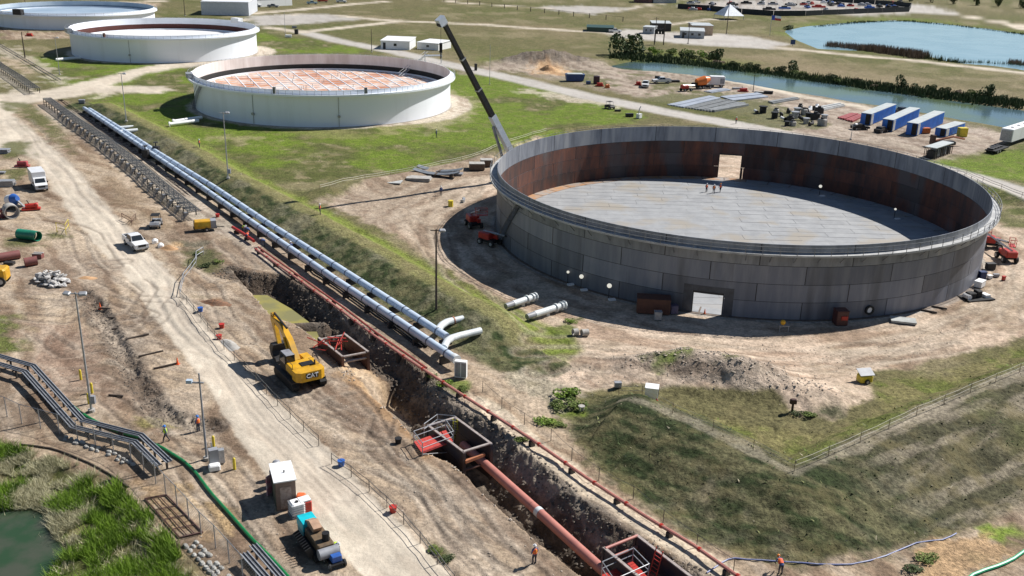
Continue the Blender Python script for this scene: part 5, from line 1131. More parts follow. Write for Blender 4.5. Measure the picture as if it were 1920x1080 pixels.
def person(loc, h, label, pose='stand', vest=vesto, hat=hatw, shirt=shirtb, grp=None):
    if pose not in PM_:
        me, J = skin_person(pose); PM_[pose] = (me, J)
    me, J = PM_[pose]; key = (pose, shirt.name)
    if key not in PM_:
        m2 = me.copy(); m2.materials.clear()
        for k in (shirt, jean, skinm, blk): m2.materials.append(k)
        for p in m2.polygons:
            c = p.center; z = c.z
            if z < .12: p.material_index = 3
            elif z < .93: p.material_index = 1
            elif (Vector(J['neck']) - c).length > .1 and (Vector(J['head']) - c).length < .2 : p.material_index = 2
            if min((Vector(J['handl']) - c).length, (Vector(J['handr']) - c).length) < .07: p.material_index = 2
        PM_[key] = m2
    T_ = thing('person', label, 'person', loc, h, grp); o = bpy.data.objects.new('body', PM_[key]); COL.objects.link(o); o.parent = T_
    ch = Vector(J['chest']); pv = Vector(J['pelvis']); hd = Vector(J['head']); cr = Vector(J['crown'])
    v = MB(); ax = (ch - pv).normalized(); tp_ = Vector(J['neck']) - ax * .05; lo_ = pv + ax * .08; n = 10
    fw = Vector((1, 0, 0)) if pose != 'bend' else Vector((.45, 0, -.85)); rings = []
    for c, rx_, ry_ in ((lo_, .17, .20), (lo_.lerp(tp_, .5), .18, .215), (lo_.lerp(tp_, .85), .165, .21), (tp_, .09, .15)): rings.append([c + fw * rx_ * math.cos(i * 6.283 / n) + Vector((0, 1, 0)) * ry_ * math.sin(i * 6.283 / n) for i in range(n)])
    v.add([q for r_ in rings for q in r_], [(k * n + i, k * n + (i + 1) % n, k * n + n + (i + 1) % n, k * n + n + i) for k in range(3) for i in range(n)]); v.build('safety_vest', vest, T_, True)
    up = (cr - hd).normalized(); c = cr - up * .04; m = MB(); m.cyl(c - up * .05, c, .15, 10, r2=.14); m.cyl(c, c + up * .1, .135, 10, r2=.06); m.box(c + fw * .14 - up * .03, (.1, .16, .02)); m.build('hard_hat', hat, T_, True)
    return T_
person(at(312, 829), rad(200), 'person in lime and orange vest with blue hard hat, standing by the green hose', 'walk', vesty, hatb)
person(at(373, 810), rad(150), 'person in red vest with blue hard hat standing beside the shorter light pole', 'stand', vesto, hatb)
person(at(1002, 1058), rad(120), 'person in red vest standing on the dirt left of the bottom trench box', 'stand', vesto, hatw)
person(at(623, 1040), rad(-30), 'person in bright lime vest at the brown trencher by the bottom', 'bend', vesty, hatw)
person(at(455, 437), rad(-20), 'person bending over the red pipe, the left one of the crew', 'bend', vesty, hatw)
person(at(468, 441), rad(170), 'person bending over the red pipe, the right one of the crew', 'bend', shirtb, hatw)
person(at(463, 452), rad(80), 'person in orange vest crouching in front of the pipe crew', 'bend', vesto, hato)
person(at(497, 462), rad(200), 'person with white hard hat further along the red pipe', 'bend', shirtb, hatw)
person(at(546, 474), rad(120), 'person in dark clothes under the left-hand blue pipeline', 'stand', shirtb, hatw)
person(at(1324, 361), rad(-60), 'person in red vest on the tank floor, left of three', 'stand', vesto, hatw)
person(at(1338, 363), rad(-100), 'person in orange vest on the tank floor, middle of three', 'walk', mat('orange_vest', (.8,.22,.03), None, 4, .7), hatw)
person(at(1350, 361), rad(-130), 'person in red vest on the tank floor, right of three', 'walk', vesto, hato)
person(at(1090, 590 - 4), rad(90), 'person standing in shade by the front of the big tank', 'stand', shirtb, hatw) if False else None
person(at(600, 402), rad(10), 'person in red on the grass dike crest above the blue pipelines', 'stand', vesto, hatw)
person(at(374, 277), rad(10), 'person in red on the grass dike below the orange-roofed tank', 'stand', vesto, hatw)
person(at(818, 258), rad(10), 'person in dark clothes on the lawn between the tanks', 'stand', jean, hatw)
person(at(1463, 1078), rad(100), 'person in red crouching at the blue hose near the bottom edge', 'bend', vesto, hato)
person(at(1380, 232), rad(100), 'person in red on the grass beyond the big tank', 'stand', vesto, hatw)
person(at(827, 367), rad(100), 'person in dark clothes by the shadow line left of the tank', 'stand', shirtb, hatw)
# ================================================================ poles, yard goods, buildings
def ztop(base, px, py):
    """height above base whose reading is row py"""
    lo, hi = 0.0, 60.0
    def row(z):
        P_ = Vector((base.x, base.y, z + base.z)); v = P_ - Vector((0, 0, CH)); x = v.dot(_R2); y = v.dot(_U2); d = v.dot(_F); return 540 - FOC * y / d
    for i in range(40):
        m = (lo + hi) / 2
        if row(m) > py: lo = m
        else: hi = m
    return lo
def pole(label, bp, tp_row, m_, r=.11, cross=None, heads=0, box=False, group=None, concrete=True, kind='light pole'):
    b = at(*bp); H_ = ztop(b, 0, tp_row); T_ = thing('utility_pole' if kind != 'light pole' else 'light_pole', label, kind, b, 0, group)
    MB().cyl((0, 0, 0), (0, 0, H_), r, 8, r2=r * .6).build('pole_shaft', m_, T_, True)
    if heads:
        MB().box((0, 0, H_ - .15), (1.4, .1, .1)).build('cross_arm', m_, T_)
        for s in ((-1, 1) if heads == 2 else (1,)): MB().box((s * .75, -.15, H_ - .05), (.75, .5, .22), .3 * s, rx=.4, bev=.08).build('lamp_head', galv, T_)
    if cross:
        for z in cross: MB().box((0, 0, H_ - z), (2.2, .12, .14)).build('cross_arm', wooddk, T_)
    if concrete: MB().cyl((0, 0, 0), (0, 0, .3), r * 2.6, 10).build('pole_base', conc_m, T_)
    if box: MB().box((.35, -.1, 1.4), (.4, .35, .8)).build('control_box', greym, T_)
    return T_, H_
T_, H_ = pole('tall galvanised light pole with twin floodlights, left of the rubble ditch', (172,772), 548, galv, .13, heads=2, box=True)
T_, H_ = pole('shorter grey pole with blue-grey cross arm above the transformer boxes', (388,862), 700, greym, .12)
MB().box((-.35, 0, H_ - .9), (1.4, .12, .12)).build('cross_arm', greym, T_); MB().box((-.9, 0, H_ - .8), (.5, .4, .3)).build('lamp_head', mat('pale_blue_lamp', (.5,.6,.7), None, 1, .4), T_)
pole('tall dark wooden light pole at the foot of the dike near the big tank', (818,580), 430, wooddk, .15, heads=1, concrete=False)
pole('grey light pole on the dike below the orange-roofed tank', (428,335), 210, galv, .12, heads=1, box=True)
pole('grey light pole by the junction of the blue pipeline', (237,228), 137, galv, .12, heads=1)
pole('dark leaning pole by the low pipe run at upper left', (47,108), 60, wooddk, .22, concrete=False, kind='utility pole')
pole('thin light pole left of the second white tank', (112,140), 70, galv, .11, heads=1)
pole('thin pole left of the white sheds, on the lawn', (697,98), 54, wooddk, .14, kind='utility pole')
pole('thin tall pale pole in the lawn left of the gravel road', (918,158), 84, galv, .09)
pole('wooden pole with cross arms, left of the pole pair with a transformer', (1228,78), 32, wooddk, .2, cross=(.5,), kind='utility pole')
pole('wooden pole in front of the grey flat-roofed hut', (1290,82), 42, wooddk, .16, cross=(.4,), kind='utility pole')
pole('very tall wooden pole by the pyramid-shaped white marquee', (1362,64), -14, wooddk, .2, kind='utility pole')
pole('thin light pole behind the rim of the big tank near the blue containers', (1595,262), 232, galv, .1, heads=1)
pole('thin tall pole in the lawn right of the second white tank', (535,64), 22, galv, .1)
pole('dark pole at upper left behind the furthest tank', (134,8), -10, wooddk, .2, kind='utility pole'); pole('dark pole beyond the low grey tank at the left', (48,12), -8, wooddk, .2, kind='utility pole'); pole('tall dark pole beside the white metal building', (347,30), -12, wooddk, .2, kind='utility pole')
pole('slender pole standing by the canal above the red machines', (1412,232 - 60), 140, wooddk, .12, kind='utility pole')
# pole pair with transformer
b = at(1234, 84); H_ = ztop(b, 0, 56); T_ = thing('transformer_poles', 'pair of wooden poles carrying a dark transformer, by the canal shrubs', 'utility pole', b)
for x in (-1.6, 2.2): MB().cyl((x, 0, 0), (x, 0, H_ + (4 if x > 0 else 0)), .22, 8).build('pole_shaft', wooddk, T_)
MB().box((.3, 0, H_ - 1.6), (4.2, 1.4, .2)).build('platform', wooddk, T_)
for x in (-.9, .4, 1.6): MB().cyl((x, 0, H_ - 1.5), (x, 0, H_ + .4), .5, 10).build('transformer', dark, T_)
# flagpole
b = at(1443, 68); H_ = ztop(b, 0, 28); T_ = thing('flagpole', 'pale flagpole flying a red, white and blue flag near the pond', 'flagpole', b); MB().cyl((0, 0, 0), (0, 0, H_), .09, 6).build('pole_shaft', galv, T_)
def wavy(x0, x1, z0, z1): 
    m = MB(); n = 6; vs = []; 
    for i in range(n + 1): t = i / n; x = x0 + (x1 - x0) * t; vs += [(x, .25 * math.sin(x * 2), z0 - .1 * x), (x, .25 * math.sin(x * 2), z1 - .1 * x)]
    return m.add(vs, [(2 * i, 2 * i + 2, 2 * i + 3, 2 * i + 1) for i in range(n)])
wavy(.1, 1.5, H_ - 2.2, H_ - .1).build('flag_stripe', mat('flag_blue', (.05,.1,.5), None, 1, .7), T_); wavy(1.5, 4.4, H_ - 1.15, H_ - .1).build('flag_stripe', white, T_); wavy(1.5, 4.4, H_ - 2.2, H_ - 1.15).build('flag_stripe', redm, T_)
# transformer boxes at the shorter pole
b = at(402, 874); T_ = thing('electrical_cabinet', 'cluster of grey electrical boxes beside the shorter pole', 'electrical box', b); MB().box((0, 0, 1.0), (.8, .6, 1.5), .5).build('cabinet', greym, T_); MB().box((.5, .5, .8), (.6, .5, 1.3), .3).build('cabinet', galv, T_); MB().cyl((-.2, .3, 0), (-.2, .3, 2.2), .06, 6).build('conduit', galv, T_); MB().box((.2, -.6, .3), (1.0, .7, .5), .4, bev=.1).build('cabinet', white, T_)
b = at(864, 708); T_ = thing('electrical_cabinet', 'white double cabinet at the end of the blue pipelines', 'electrical box', b); MB().box((0, 0, 1.05), (1.3, .6, 1.9), -.2).build('cabinet', white, T_)
for x in (-.33, .33): MB().box((x, -.32 - .02 * 0 + (-.2) * x, 1.05), (.55, .04, 1.6), -.2).build('door', greym, T_)
# bollards
prv = None
for i, (x, y, l) in enumerate(((152,712,'yellow bollard left of the tall light pole'), (173,737,'yellow bollard right of the tall light pole'), (167,757,'small yellow bollard nearest the base of the tall light pole'), (401,838,'yellow bollard behind the grey electrical boxes'), (440,880,'yellow bollard right of the grey electrical boxes'))):
    b = at(x, y)
    if prv is None:
        prv = thing('bollard', l, 'bollard', b, 0, 'yellow bollards'); MB().cyl((0, 0, 0), (0, 0, 1.05), .13, 10).build('post', mat('bollard_yellow', (.70,.55,.04), None, 2, .5), prv, True); MB().sph((0, 0, 1.05), .13, 10, 6).build('cap', MATS['bollard_yellow'], prv, True)
    else: dup(prv, b, 0, l)
# ---------------------------------------------------------------- toilets, tank and trencher row at the bottom
b, h = local(530, 905, 545, 960); b = at(533, 938); T_ = thing('portable_cabin', 'tall brown cabin with white roof beside the gravel road', 'cabin', b, h)
cabb = mat('brown_cabin_panel', (.24,.16,.12), (.17,.115,.09), 1, .7); L_, W_, Hh = 3.0, 1.6, 2.7
for s in (-1, 1): MB().box((0, s * W_ / 2, Hh / 2), (L_, .06, Hh)).build('side_wall', mat('dark_green_panel', (.05,.06,.04), None, 1, .7) if s < 0 else cabb, T_)
for s in (-1, 1): MB().box((s * L_ / 2, 0, Hh / 2), (.06, W_, Hh)).build('end_wall', cabb, T_)
MB().box((0, 0, Hh + .04), (L_ + .2, W_ + .25, .1)).build('roof', white, T_); MB().cyl((.2, .1, Hh + .08), (.2, .1, Hh + .3), .06, 6).build('vent', dark, T_)
MB().box((L_ / 2 + .04, .0, 1.2), (.04, .9, 2.0)).build('door', mat('worn_pale_door', (.4,.3,.25), (.28,.2,.16), 4, .7, lo=.45, hi=.55), T_)
def cooler(px, py, lab, h_): b = at(px, py); T_ = thing('gas_cylinder', lab, 'gas cylinder', b); MB().cyl((0, 0, 0), (0, 0, h_), .35, 12).build('shell', galv, T_, True); MB().sph((0, 0, h_), .35, 12, 6, .6).build('dome', greym, T_, True)
cooler(520, 897, 'grey round tank behind the brown cabin, the farther one', 1.6); cooler(514, 912, 'grey round tank behind the brown cabin, the nearer one', 1.5)
b = at(511, 925); T_ = thing('sign_board', 'pink and white board leaning behind the brown cabin', 'board', b); MB().box((0, 0, 1), (.1, 1.3, 1.8), -.5).build('board', mat('pink_board', (.5,.15,.2), (.6,.5,.5), 2, .5), T_)
h = rad(-58)
b = at(557, 965); T_ = thing('water_tote', 'white caged water tote in front of the brown cabin', 'water tote', b, h); MB().box((0, 0, .75), (1.1, 1.1, 1.05), bev=.12).build('bottle', white, T_); MB().box((0, 0, .1), (1.2, 1.2, .14)).build('pallet', greym, T_); MB().cyl((.1, 0, 1.27), (.1, 0, 1.36), .14, 10).build('lid', dark, T_)
for z in (.3, .52, .74, .96, 1.18):
    for s in (-1, 1): MB().box((0, s * .57, z), (1.15, .03, .03)).build('cage_bar', galv, T_); MB().box((s * .57, 0, z), (.03, 1.15, .03)).build('cage_bar', galv, T_)
b = at(572, 960); T_ = thing('fuel_tank', 'small red and white tank beside the water tote', 'tank', b, h); MB().box((0, 0, .65), (.9, 1.0, 1.1), bev=.1).build('body', redm, T_); MB().box((0, 0, 1.25), (.8, .9, .1)).build('lid', white, T_)
b = at(551, 948); tag(MB().box((0, 0, .5), (.7, .7, 1.0), bev=.08).build('barrel_crate', mat('orange_crate', (.7,.15,.04), None, 2, .5)), 'orange crate between the brown cabin and the water tote', 'crate').location = at(565, 946)
b = at(578, 1003); T_ = thing('toolbox', 'bright cyan box with red base, upper end of the trencher', 'box', b, h); MB().box((0, 0, 1.25), (1.5, 1.3, .7), bev=.05).build('lid', mat('cyan_paint', (.01,.50,.58), None, 1, .4), T_); MB().box((0, 0, .5), (1.4, 1.2, .8)).build('body', mat('teal_side', (.02,.25,.32), None, 1, .5), T_); MB().box((.4, 0, 1.62), (.3, .05, .05)).build('handle', blk, T_)
b = at(600, 1032); T_ = thing('trencher', 'brown tracked trencher with conveyor, between cyan box and blue generator', 'trencher', b, h); brn = mat('brown_machine', (.16,.105,.055), (.09,.06,.035), 2, .7)
for s in (-1, 1): MB().xz([(-1.5, .1), (1.5, .1), (1.7, .4), (1.5, .7), (-1.5, .7), (-1.7, .4)], s * .75 - .2, s * .75 + .2).build('track', blk, T_)
MB().box((0, 0, 1.1), (3.0, 1.3, .7), bev=.1).build('body', brn, T_); MB().xz([(-2.6, 1.4), (-.6, 1.2), (-.2, 1.9), (-1.2, 2.1)], -.35, .35).build('conveyor', mat('tan_conveyor', (.45,.28,.18), None, 2, .6), T_)
MB().cyl((1.9, -.8, 1.0), (1.9, .8, 1.0), .42, 14).build('drum', greym, T_, True); MB().cyl((.9, .2, 1.4), (.9, .2, 2.1), .3, 10).build('seat_post', blk, T_)
for i in range(9): MB().box((-1.6 + i * .33, -1.15, .8), (.08, .5, .9), rx=.4).build('digging_tooth', dark, T_)
b = at(628, 1058); T_ = thing('generator', 'small blue-topped generator on a black wheeled frame, lowest in the row', 'generator', b, h); MB().box((0, 0, .8), (1.1, .8, .5), bev=.05).build('housing', bluem, T_); MB().box((0, 0, .4), (1.5, 1.1, .12)).build('frame', blk, T_); tyres(T_, [(.5, .6), (.5, -.6), (-.5, .6), (-.5, -.6)], .28, .15)
# ---------------------------------------------------------------- left yard
def tube_thing(name, label, cat_, p, q, r, m, z=None, th=.03, n=18, grp=None):
    a = at(*p); b = at(*q); z = r if z is None else z; a.z += z; b.z += z; mid = (a + b) / 2; T_ = tag(MB().hollow(a - mid, b - mid, r, th, n).build(name, m, None, True), label, cat_, grp); T_.location = mid; return T_
a = at(36, 447); b = at(70, 451); a.z += .75; b.z += .75
T_ = thing('large_pipe', 'short fat green pipe lying by a grass patch in the left yard', 'pipe', (a + b) / 2); grnp = mat('green_pipe_paint', (.02,.22,.13), (.02,.16,.1), 1, .4)
MB().hollow(a - (a + b) / 2, (b - a) / 2 * .55, .75, .04, 22).build('pipe_shell', grnp, T_, True); MB().hollow((b - a) / 2 * .57, (b - a) / 2 + Vector((.35, -.3, 0)), .75, .04, 22).build('pipe_shell', grnp, T_, True); MB().cyl((b - a) / 2 * .5, (b - a) / 2 * .52, .69, 18).build('pipe_inside', blk, T_)
rp_ = mat('red_brown_pipe', (.22,.075,.065), (.16,.06,.055), 1, .6)
tube_thing('large_pipe', 'long red-brown pipe entering from the left edge of the yard', 'pipe', (-60, 500), (38, 484), .6, rp_)
tube_thing('large_pipe', 'short red-brown pipe piece, nearer the rubble heap', 'pipe', (47, 500), (71, 496), .62, rp_)
b = at(72, 484); T_ = thing('pipe_saddle', 'rusty box-shaped pipe saddle right of the long red-brown pipe', 'pipe saddle', b); MB().box((0, 0, .35), (1.3, .9, .6)).build('block', rp_, T_); MB().box((0, .3, .72), (1.3, .3, .12)).build('pad', conc_m, T_); MB().box((0, -.3, .72), (1.3, .2, .12)).build('pad', conc_m, T_)
b = at(18, 496); tag(MB().box((0, 0, .2), (1.3, .8, .4)).build('steel_block', dark), 'small dark block below the long red-brown pipe', 'block').location = b
b, h = at(-8, 532), rad(10); T_ = thing('wheel_loader', 'yellow machine cut by the left edge of the frame', 'machine', b, h); MB().box((0, 0, 1.5), (3.4, 2.2, 1.5), bev=.2).build('body', yel, T_); tyres(T_, [(1.0, 1.0), (1.0, -1.0), (-1.0, 1.0), (-1.0, -1.0)], .62, .4); MB().box((-.8, 0, 2.6), (1.2, 1.4, 1.0)).build('cab', glass, T_)
# concrete rubble heap
rub = mat('broken_concrete', (.52,.50,.47), (.36,.345,.33), 2, .85, rnd=.15)
b0_ = at(98, 532); T_ = thing('rubble_heap', 'heap of broken pale concrete lumps in the left yard', 'rubble heap', b0_); rg = random.Random(4); RB = []
def lump(rg, r):
    bm = bmesh.new(); bmesh.ops.create_icosphere(bm, subdivisions=1, radius=r)
    for v in bm.verts: v.co *= rg.uniform(.65, 1.15); v.co.z *= .7
    me = bpy.data.meshes.new('lump'); bm.to_mesh(me); bm.free(); return me
LM_ = [lump(rg, 1.0) for _ in range(6)]
for me in LM_: me.materials.append(rub)
def scatter(T_, name, n, cx_, cy_, rx_, ry_, top, s0, s1, rg, m_=None, ang=0.0):
    for i in range(n):
        t = rg.random() ** .6; a_ = rg.random() * 6.283; x = math.cos(a_) * t * rx_; y = math.sin(a_) * t * ry_; x, y = x * math.cos(ang) - y * math.sin(ang), x * math.sin(ang) + y * math.cos(ang)
        me = rg.choice(LM_ if m_ is None else m_); o = bpy.data.objects.new(name, me); COL.objects.link(o); o.parent = T_; s = rg.uniform(s0, s1)
        zg = hz(T_.location.x + cx_ + x, T_.location.y + cy_ + y) - T_.location.z
        o.location = (cx_ + x, cy_ + y, max(0, top * (1 - t) ** 1.0) * rg.random() + s * .25 + zg); o.scale = (s * rg.uniform(.8, 1.5), s, s * rg.uniform(.5, .9)); o.rotation_euler = (rg.random() * .6, rg.random() * .6, rg.random() * 6)
scatter(T_, 'concrete_lump', 95, 0, 0, 2.6, 1.4, 1.2, .16, .5, rg, ang=-.4)
def heap(name, label, cat_, p, rx_, ry_, hh, m_, ang=0.0, seed=1):
    b = at(*p); n, k = 22, 8; vs = []; fs = []; rg = random.Random(seed)
    for j in range(k + 1):
        for i in range(n):
            t = j / k; a_ = i * 6.283 / n; rr_ = (1 + (rg.random() - .5) * .16) * t; x = math.cos(a_) * rx_ * rr_; y = math.sin(a_) * ry_ * rr_; z = hh * (math.cos(t * math.pi) * .5 + .5) * (1 + (rg.random() - .5) * .2) - .06 * t; vs.append((x * math.cos(ang) - y * math.sin(ang), x * math.sin(ang) + y * math.cos(ang), z))
    for j in range(k):
        for i in range(n): fs.append((j * n + i, (j + 1) * n + i, (j + 1) * n + (i + 1) % n, j * n + (i + 1) % n))
    o = MB().add(vs, fs).build(name, m_, None, True); o.location = b; return tag(o, label, cat_)
sandm = mat('orange_sand', (.52,.31,.16), (.42,.25,.13), 3, .95, bump=.5); soil = mat('dark_soil', (.16,.125,.095), (.09,.07,.055), 1.5, .95, bump=.8)
heap('sand_heap', 'small orange sand heap beside the white bulk bags near the pickup', 'sand heap', (316, 466), 1.7, .8, .5, sandm, 0, 2)
for i, (x, y, l) in enumerate(((291,456,'white bulk bag left of the sand heap, farther one'), (302,464,'white bulk bag touching the sand heap'))):
    o = MB().box((0, 0, .35), (.9, .8, .7), .4 + i, bev=.25).build('bulk_bag', white, None, True); o.location = at(x, y); tag(o, l, 'bag', 'white bulk bags')
heap('soil_heap', 'small orange-brown soil heap at the end of the ruts by the rubble', 'soil heap', (160, 522), 1.5, .8, .3, sandm, .3, 5)
heap('sand_heap', 'orange sand pile in front of the dark soil mound beyond the road', 'sand heap', (1027, 134), 4.5, 2.2, 2.0, sandm, 0, 6)
heap('soil_heap', 'loose reddish soil heap by the trench head', 'soil heap', (402, 568), 2.6, 1.0, .45, mat('reddish_soil', (.26,.13,.07), (.14,.09,.06), 3, .95, bump=.8), -.2, 8)
heap('soil_heap', 'pale grey stone heap beside the rope fence below the trench head', 'soil heap', (430, 645), .9, 2.4, .3, conc_m, .7, 9)
# concrete mixer, ring, red skids
b = at(27, 392); T_ = thing('concrete_mixer', 'blue and white mixer trailer in the left yard beside the grey concrete ring', 'mixer', b, rad(-30)); MB().cyl((-1.0, 0, 1.3), (.3, 0, 1.7), .95, 14).build('drum', white, T_, True); MB().cyl((.3, 0, 1.7), (1.3, 0, 2.0), .95, 14, r2=.4).build('drum_mouth', bluem, T_, True); MB().box((-.2, 0, .55), (3.4, 1.2, .25)).build('chassis', blk, T_); MB().box((2.1, 0, 1.2), (1.6, .25, .2), 0, ry=.5).build('chute', galv, T_); tyres(T_, [(-.6, .8), (-.6, -.8)], .4)
b = at(22, 408); o = MB().hollow((0, -.9, 1.1), (0, .9, 1.1), 1.15, .14, 18).build('concrete_ring', conc_m, None, True); o.location = b; o.rotation_euler = (0, 0, .7); tag(o, 'grey concrete pipe ring beside the blue mixer', 'concrete ring')
o = MB().hollow((0, -.6, .7), (0, .6, .7), .7, .1, 14).build('red_drum', redpipe, None, True); o.location = at(2, 408); o.rotation_euler = (0, 0, 1.2); tag(o, 'dull red drum at the left edge by the concrete ring', 'drum')
def skid(p, h, label, m_, L_=2.2): b = at(*p); T_ = thing('pump_skid', label, 'pump', b, h); MB().box((0, 0, .25), (L_, 1.1, .25)).build('skid', m_, T_); MB().cyl((-L_ * .3, 0, .75), (L_ * .3, 0, .75), .42, 12).build('tank', m_, T_, True); MB().box((L_ * .3, 0, .8), (.5, .9, .7), bev=.1).build('engine', m_, T_); MB().cyl((-.2, 0, 1.0), (-.5, 0, 1.7), .08, 6).build('handle', blk, T_)
skid((59, 394), rad(20), 'bright red pump skid right of the concrete ring', redm, 2.8); skid((42, 313), rad(5), 'faded pink-red pump skid near the top of the left yard', mat('pink_red', (.45,.08,.09), None, 2, .5), 2.6)
def pallet_stack(p, h, label, n=5, m_=greym, L_=2.4, W_=1.2, name='pallet_stack'):
    b = at(*p); T_ = thing(name, label, 'stack', b, h)
    for i in range(n): MB().box(((i % 2) * .15, 0, .12 + i * .22), (L_, W_, .16), (i % 3 - 1) * .06).build('pallet', m_, T_)
pallet_stack((8, 349), .2, 'untidy stack of grey scaffold frames at the left edge', 5, galv, 3.4, 1.6); pallet_stack((6, 287), .1, 'grey stack at the far left edge above the pink-red skid', 4, greym, 2.2, 1.6); pallet_stack((0, 326), .1, 'small grey stack between the two stacks at the left edge', 2, greym, 1.6, 1.0)
# orange cone markers and timbers in the ditch ground
def cone(p, label, s=1.0, m_=None):
    b = at(*p); T_ = thing('traffic_cone', label, 'traffic cone', b); m_ = m_ or mat('cone_orange', (.85,.13,.03), None, 3, .5); MB().box((0, 0, .03), (.42 * s, .42 * s, .05)).build('foot', m_, T_); MB().cyl((0, 0, .05), (0, 0, .8 * s), .16 * s, 12, r2=.03).build('cone', m_, T_, True)
cone((188, 579), 'orange cone at the upper end of the ditch ground'); cone((333, 683), 'orange cone beside the road below the row of timbers'); cone((1321, 589), 'orange cone in the front doorway of the big tank', .9)
for i, (x0, y0, x1, y1, l) in enumerate(((186,582,215,578,'timber touching the upper orange cone'), (203,600,258,596,'thin timber second from the upper cone'), (210,622,251,611,'dark timber third down the slope'), (236,638,279,628,'dark timber fourth down the slope, in the middle'), (260,671,306,659,'dark timber second nearest the lower cone'), (288,693,333,683,'dark timber pointing at the lower orange cone'), (204,742,231,745,'short crooked timber below the bollards'))):
    a = at(x0, y0, .1); b = at(x1, y1, .1); o = MB().box((0, 0, 0), ((b - a).length, .16, .18), 0).build('timber', wooddk); o.location = (a + b) / 2; o.location.z += .02; o.rotation_euler = (0, 0, math.atan2(b.y - a.y, b.x - a.x)); tag(o, l, 'timber', 'dark timbers laid across the slope')
# barriers
def barrier(pts, label, hgt=1.1, m_=galv):
    Pw = [at(*p) for p in pts]; o = Pw[0]; T_ = thing('barrier_rail', label, 'barrier', o)
    for p in Pw: MB().cyl(p - o, p - o + Vector((0, 0, hgt)), .045, 5).build('post', m_, T_)
    for zz in (hgt * .5, hgt): MB().tube([p - o + Vector((0, 0, zz)) for p in Pw], .05, 5).build('rail', m_, T_)
barrier([(338,558),(345,528),(358,512),(368,498),(369,486),(382,478)], 'bent pale pipe barrier by the bushes at the trench head', 1.2)
barrier([(229,411),(247,421),(255,412)], 'small rusty A-frame barrier between the box truck and the buggy', 1.0, rustr)
barrier([(107,436),(124,440),(130,430)], 'yellow and rusty frame by the grass patch above the green pipe', 1.6, MATS['bollard_yellow'])
for x, y, l, m_ in ((640,873,'blue drum lid at the start of the lower rope fence', bluem), (737,960,'red machine part on the lower rope fence', redm), (411,636,'red bucket by the upper rope fence, nearer one', redm), (416,615,'red bucket by the upper rope fence, farther one', redm), (376,584,'small blue bag right of the bent barrier', bluem), (747,831,'black portable pump left of the red work platform', blk), (408,394 + 13,'red can at the end of the grey pipe rack', redm), (1090,770 - 0,'small grey stone by the bush', conc_m)):
    b = at(x, y); T_ = thing('bucket', l, 'bucket', b); MB().cyl((0, 0, 0), (0, 0, .5), .26, 10, r2=.33).build('tub', m_, T_, True); MB().cyl((0, 0, .5), (0, 0, .55), .35, 10).build('lid', m_, T_)
pipes_on = [(380, 440), (440, 452)]
# ---------------------------------------------------------------- around the big tank
def spool(p, q, label):
    a = at(*p); b = at(*q); a.z += .75; b.z += .75; mid = (a + b) / 2; T_ = thing('pipe_spool', label, 'pipe spool', mid, 0, 'white pipe spools'); d = (b - a).normalized()
    MB().cyl(a - mid, b - mid, .42, 16).build('pipe_shell', ptwhite, T_, True); MB().cyl(a - mid - d * 1.3, a - mid, .36, 14, r2=.40).build('bare_end', greym, T_, True)
    for k in (0, .55, 1.5): MB().cyl(b - mid - d * (k + .16), b - mid - d * k, .58, 16).build('flange', ptwhite, T_, True)
    for t in (.45,): c = a.lerp(b, t) - mid; MB().box((c.x, c.y, -.5), (.4, .5, .55)).build('support_foot', ptwhite, T_)
spool((962, 580), (1004, 566), 'white flanged pipe spool, the shorter one beside the dike'); spool((1002, 600), (1058, 582), 'white flanged pipe spool, the longer one with bare steel end')
for p, q, l in (((1074,629),(1083,628),'pale short pipe with black mouth, left of two on the grass'), ((1090,630),(1102,629),'pale short pipe, right of two on the grass')): tube_thing('short_pipe', l, 'pipe', p, q, .42, conc_m, th=.06)
def globe(p, r, label):
    b = at(*p); T_ = thing('lamp_globe', label, 'work lamp', b); MB().cyl((0, 0, 0), (0, 0, 1.6), .05, 6).build('stand', dark, T_); MB().sph((0, 0, 1.5 + r), r, 14, 9, .95).build('globe', mat('white_globe', (.85,.83,.76), None, 1, .6, emit=((1, .95, .8), .5)), T_, True); MB().box((.4, -.6, .12), (.9, .5, .22), .3).build('base_tray', white, T_)
globe((1064, 532), .2, 'small white globe work lamp, leftmost of three in the tank shade'); globe((1089, 542), .3, 'white globe work lamp, middle of three in the tank shade'); globe((1141, 560), .32, 'white globe work lamp, rightmost of three in the tank shade'); globe((1536, 367), .3, 'white globe work lamp inside the big tank'); globe((1676, 410), .2, 'small white globe lamp inside the tank in the shade at right')
def crate(name, p, dims, h, m_, label, cat_='crate', lid=None):
    b = at(*p); T_ = thing(name, label, cat_, b, h); MB().box((0, 0, dims[2] / 2 + .12), dims, bev=.05).build('body', m_, T_); MB().box((0, 0, .06), (dims[0] * .9, dims[1] * .9, .12)).build('skid', dark, T_)
    MB().box((0, 0, dims[2] + .15), (dims[0] + .06, dims[1] + .06, .07)).build('lid', lid or m_, T_); MB().box((dims[0] / 2 + .02, 0, dims[2] * .5 + .12), (.04, dims[1] * .7, dims[2] * .7)).build('end_panel', dark, T_); return T_
crate('equipment_container', (1224, 585), (4.2, 2.0, 1.9), -.1, mat('dark_red_brown', (.11,.04,.025), None, 1, .6), 'dark red-brown equipment container against the tank front', 'container')
crate('waste_bin', (1233, 600), (.9, .8, 1.0), 0, galv, 'pale metal bin in front of the dark red-brown container', 'bin'); crate('equipment_cart', (1262, 588), (1.0, .8, 1.0), .3, mat('purple_grey', (.12,.1,.16), None, 2, .6), 'small purple-grey cart right of the dark container', 'cart')
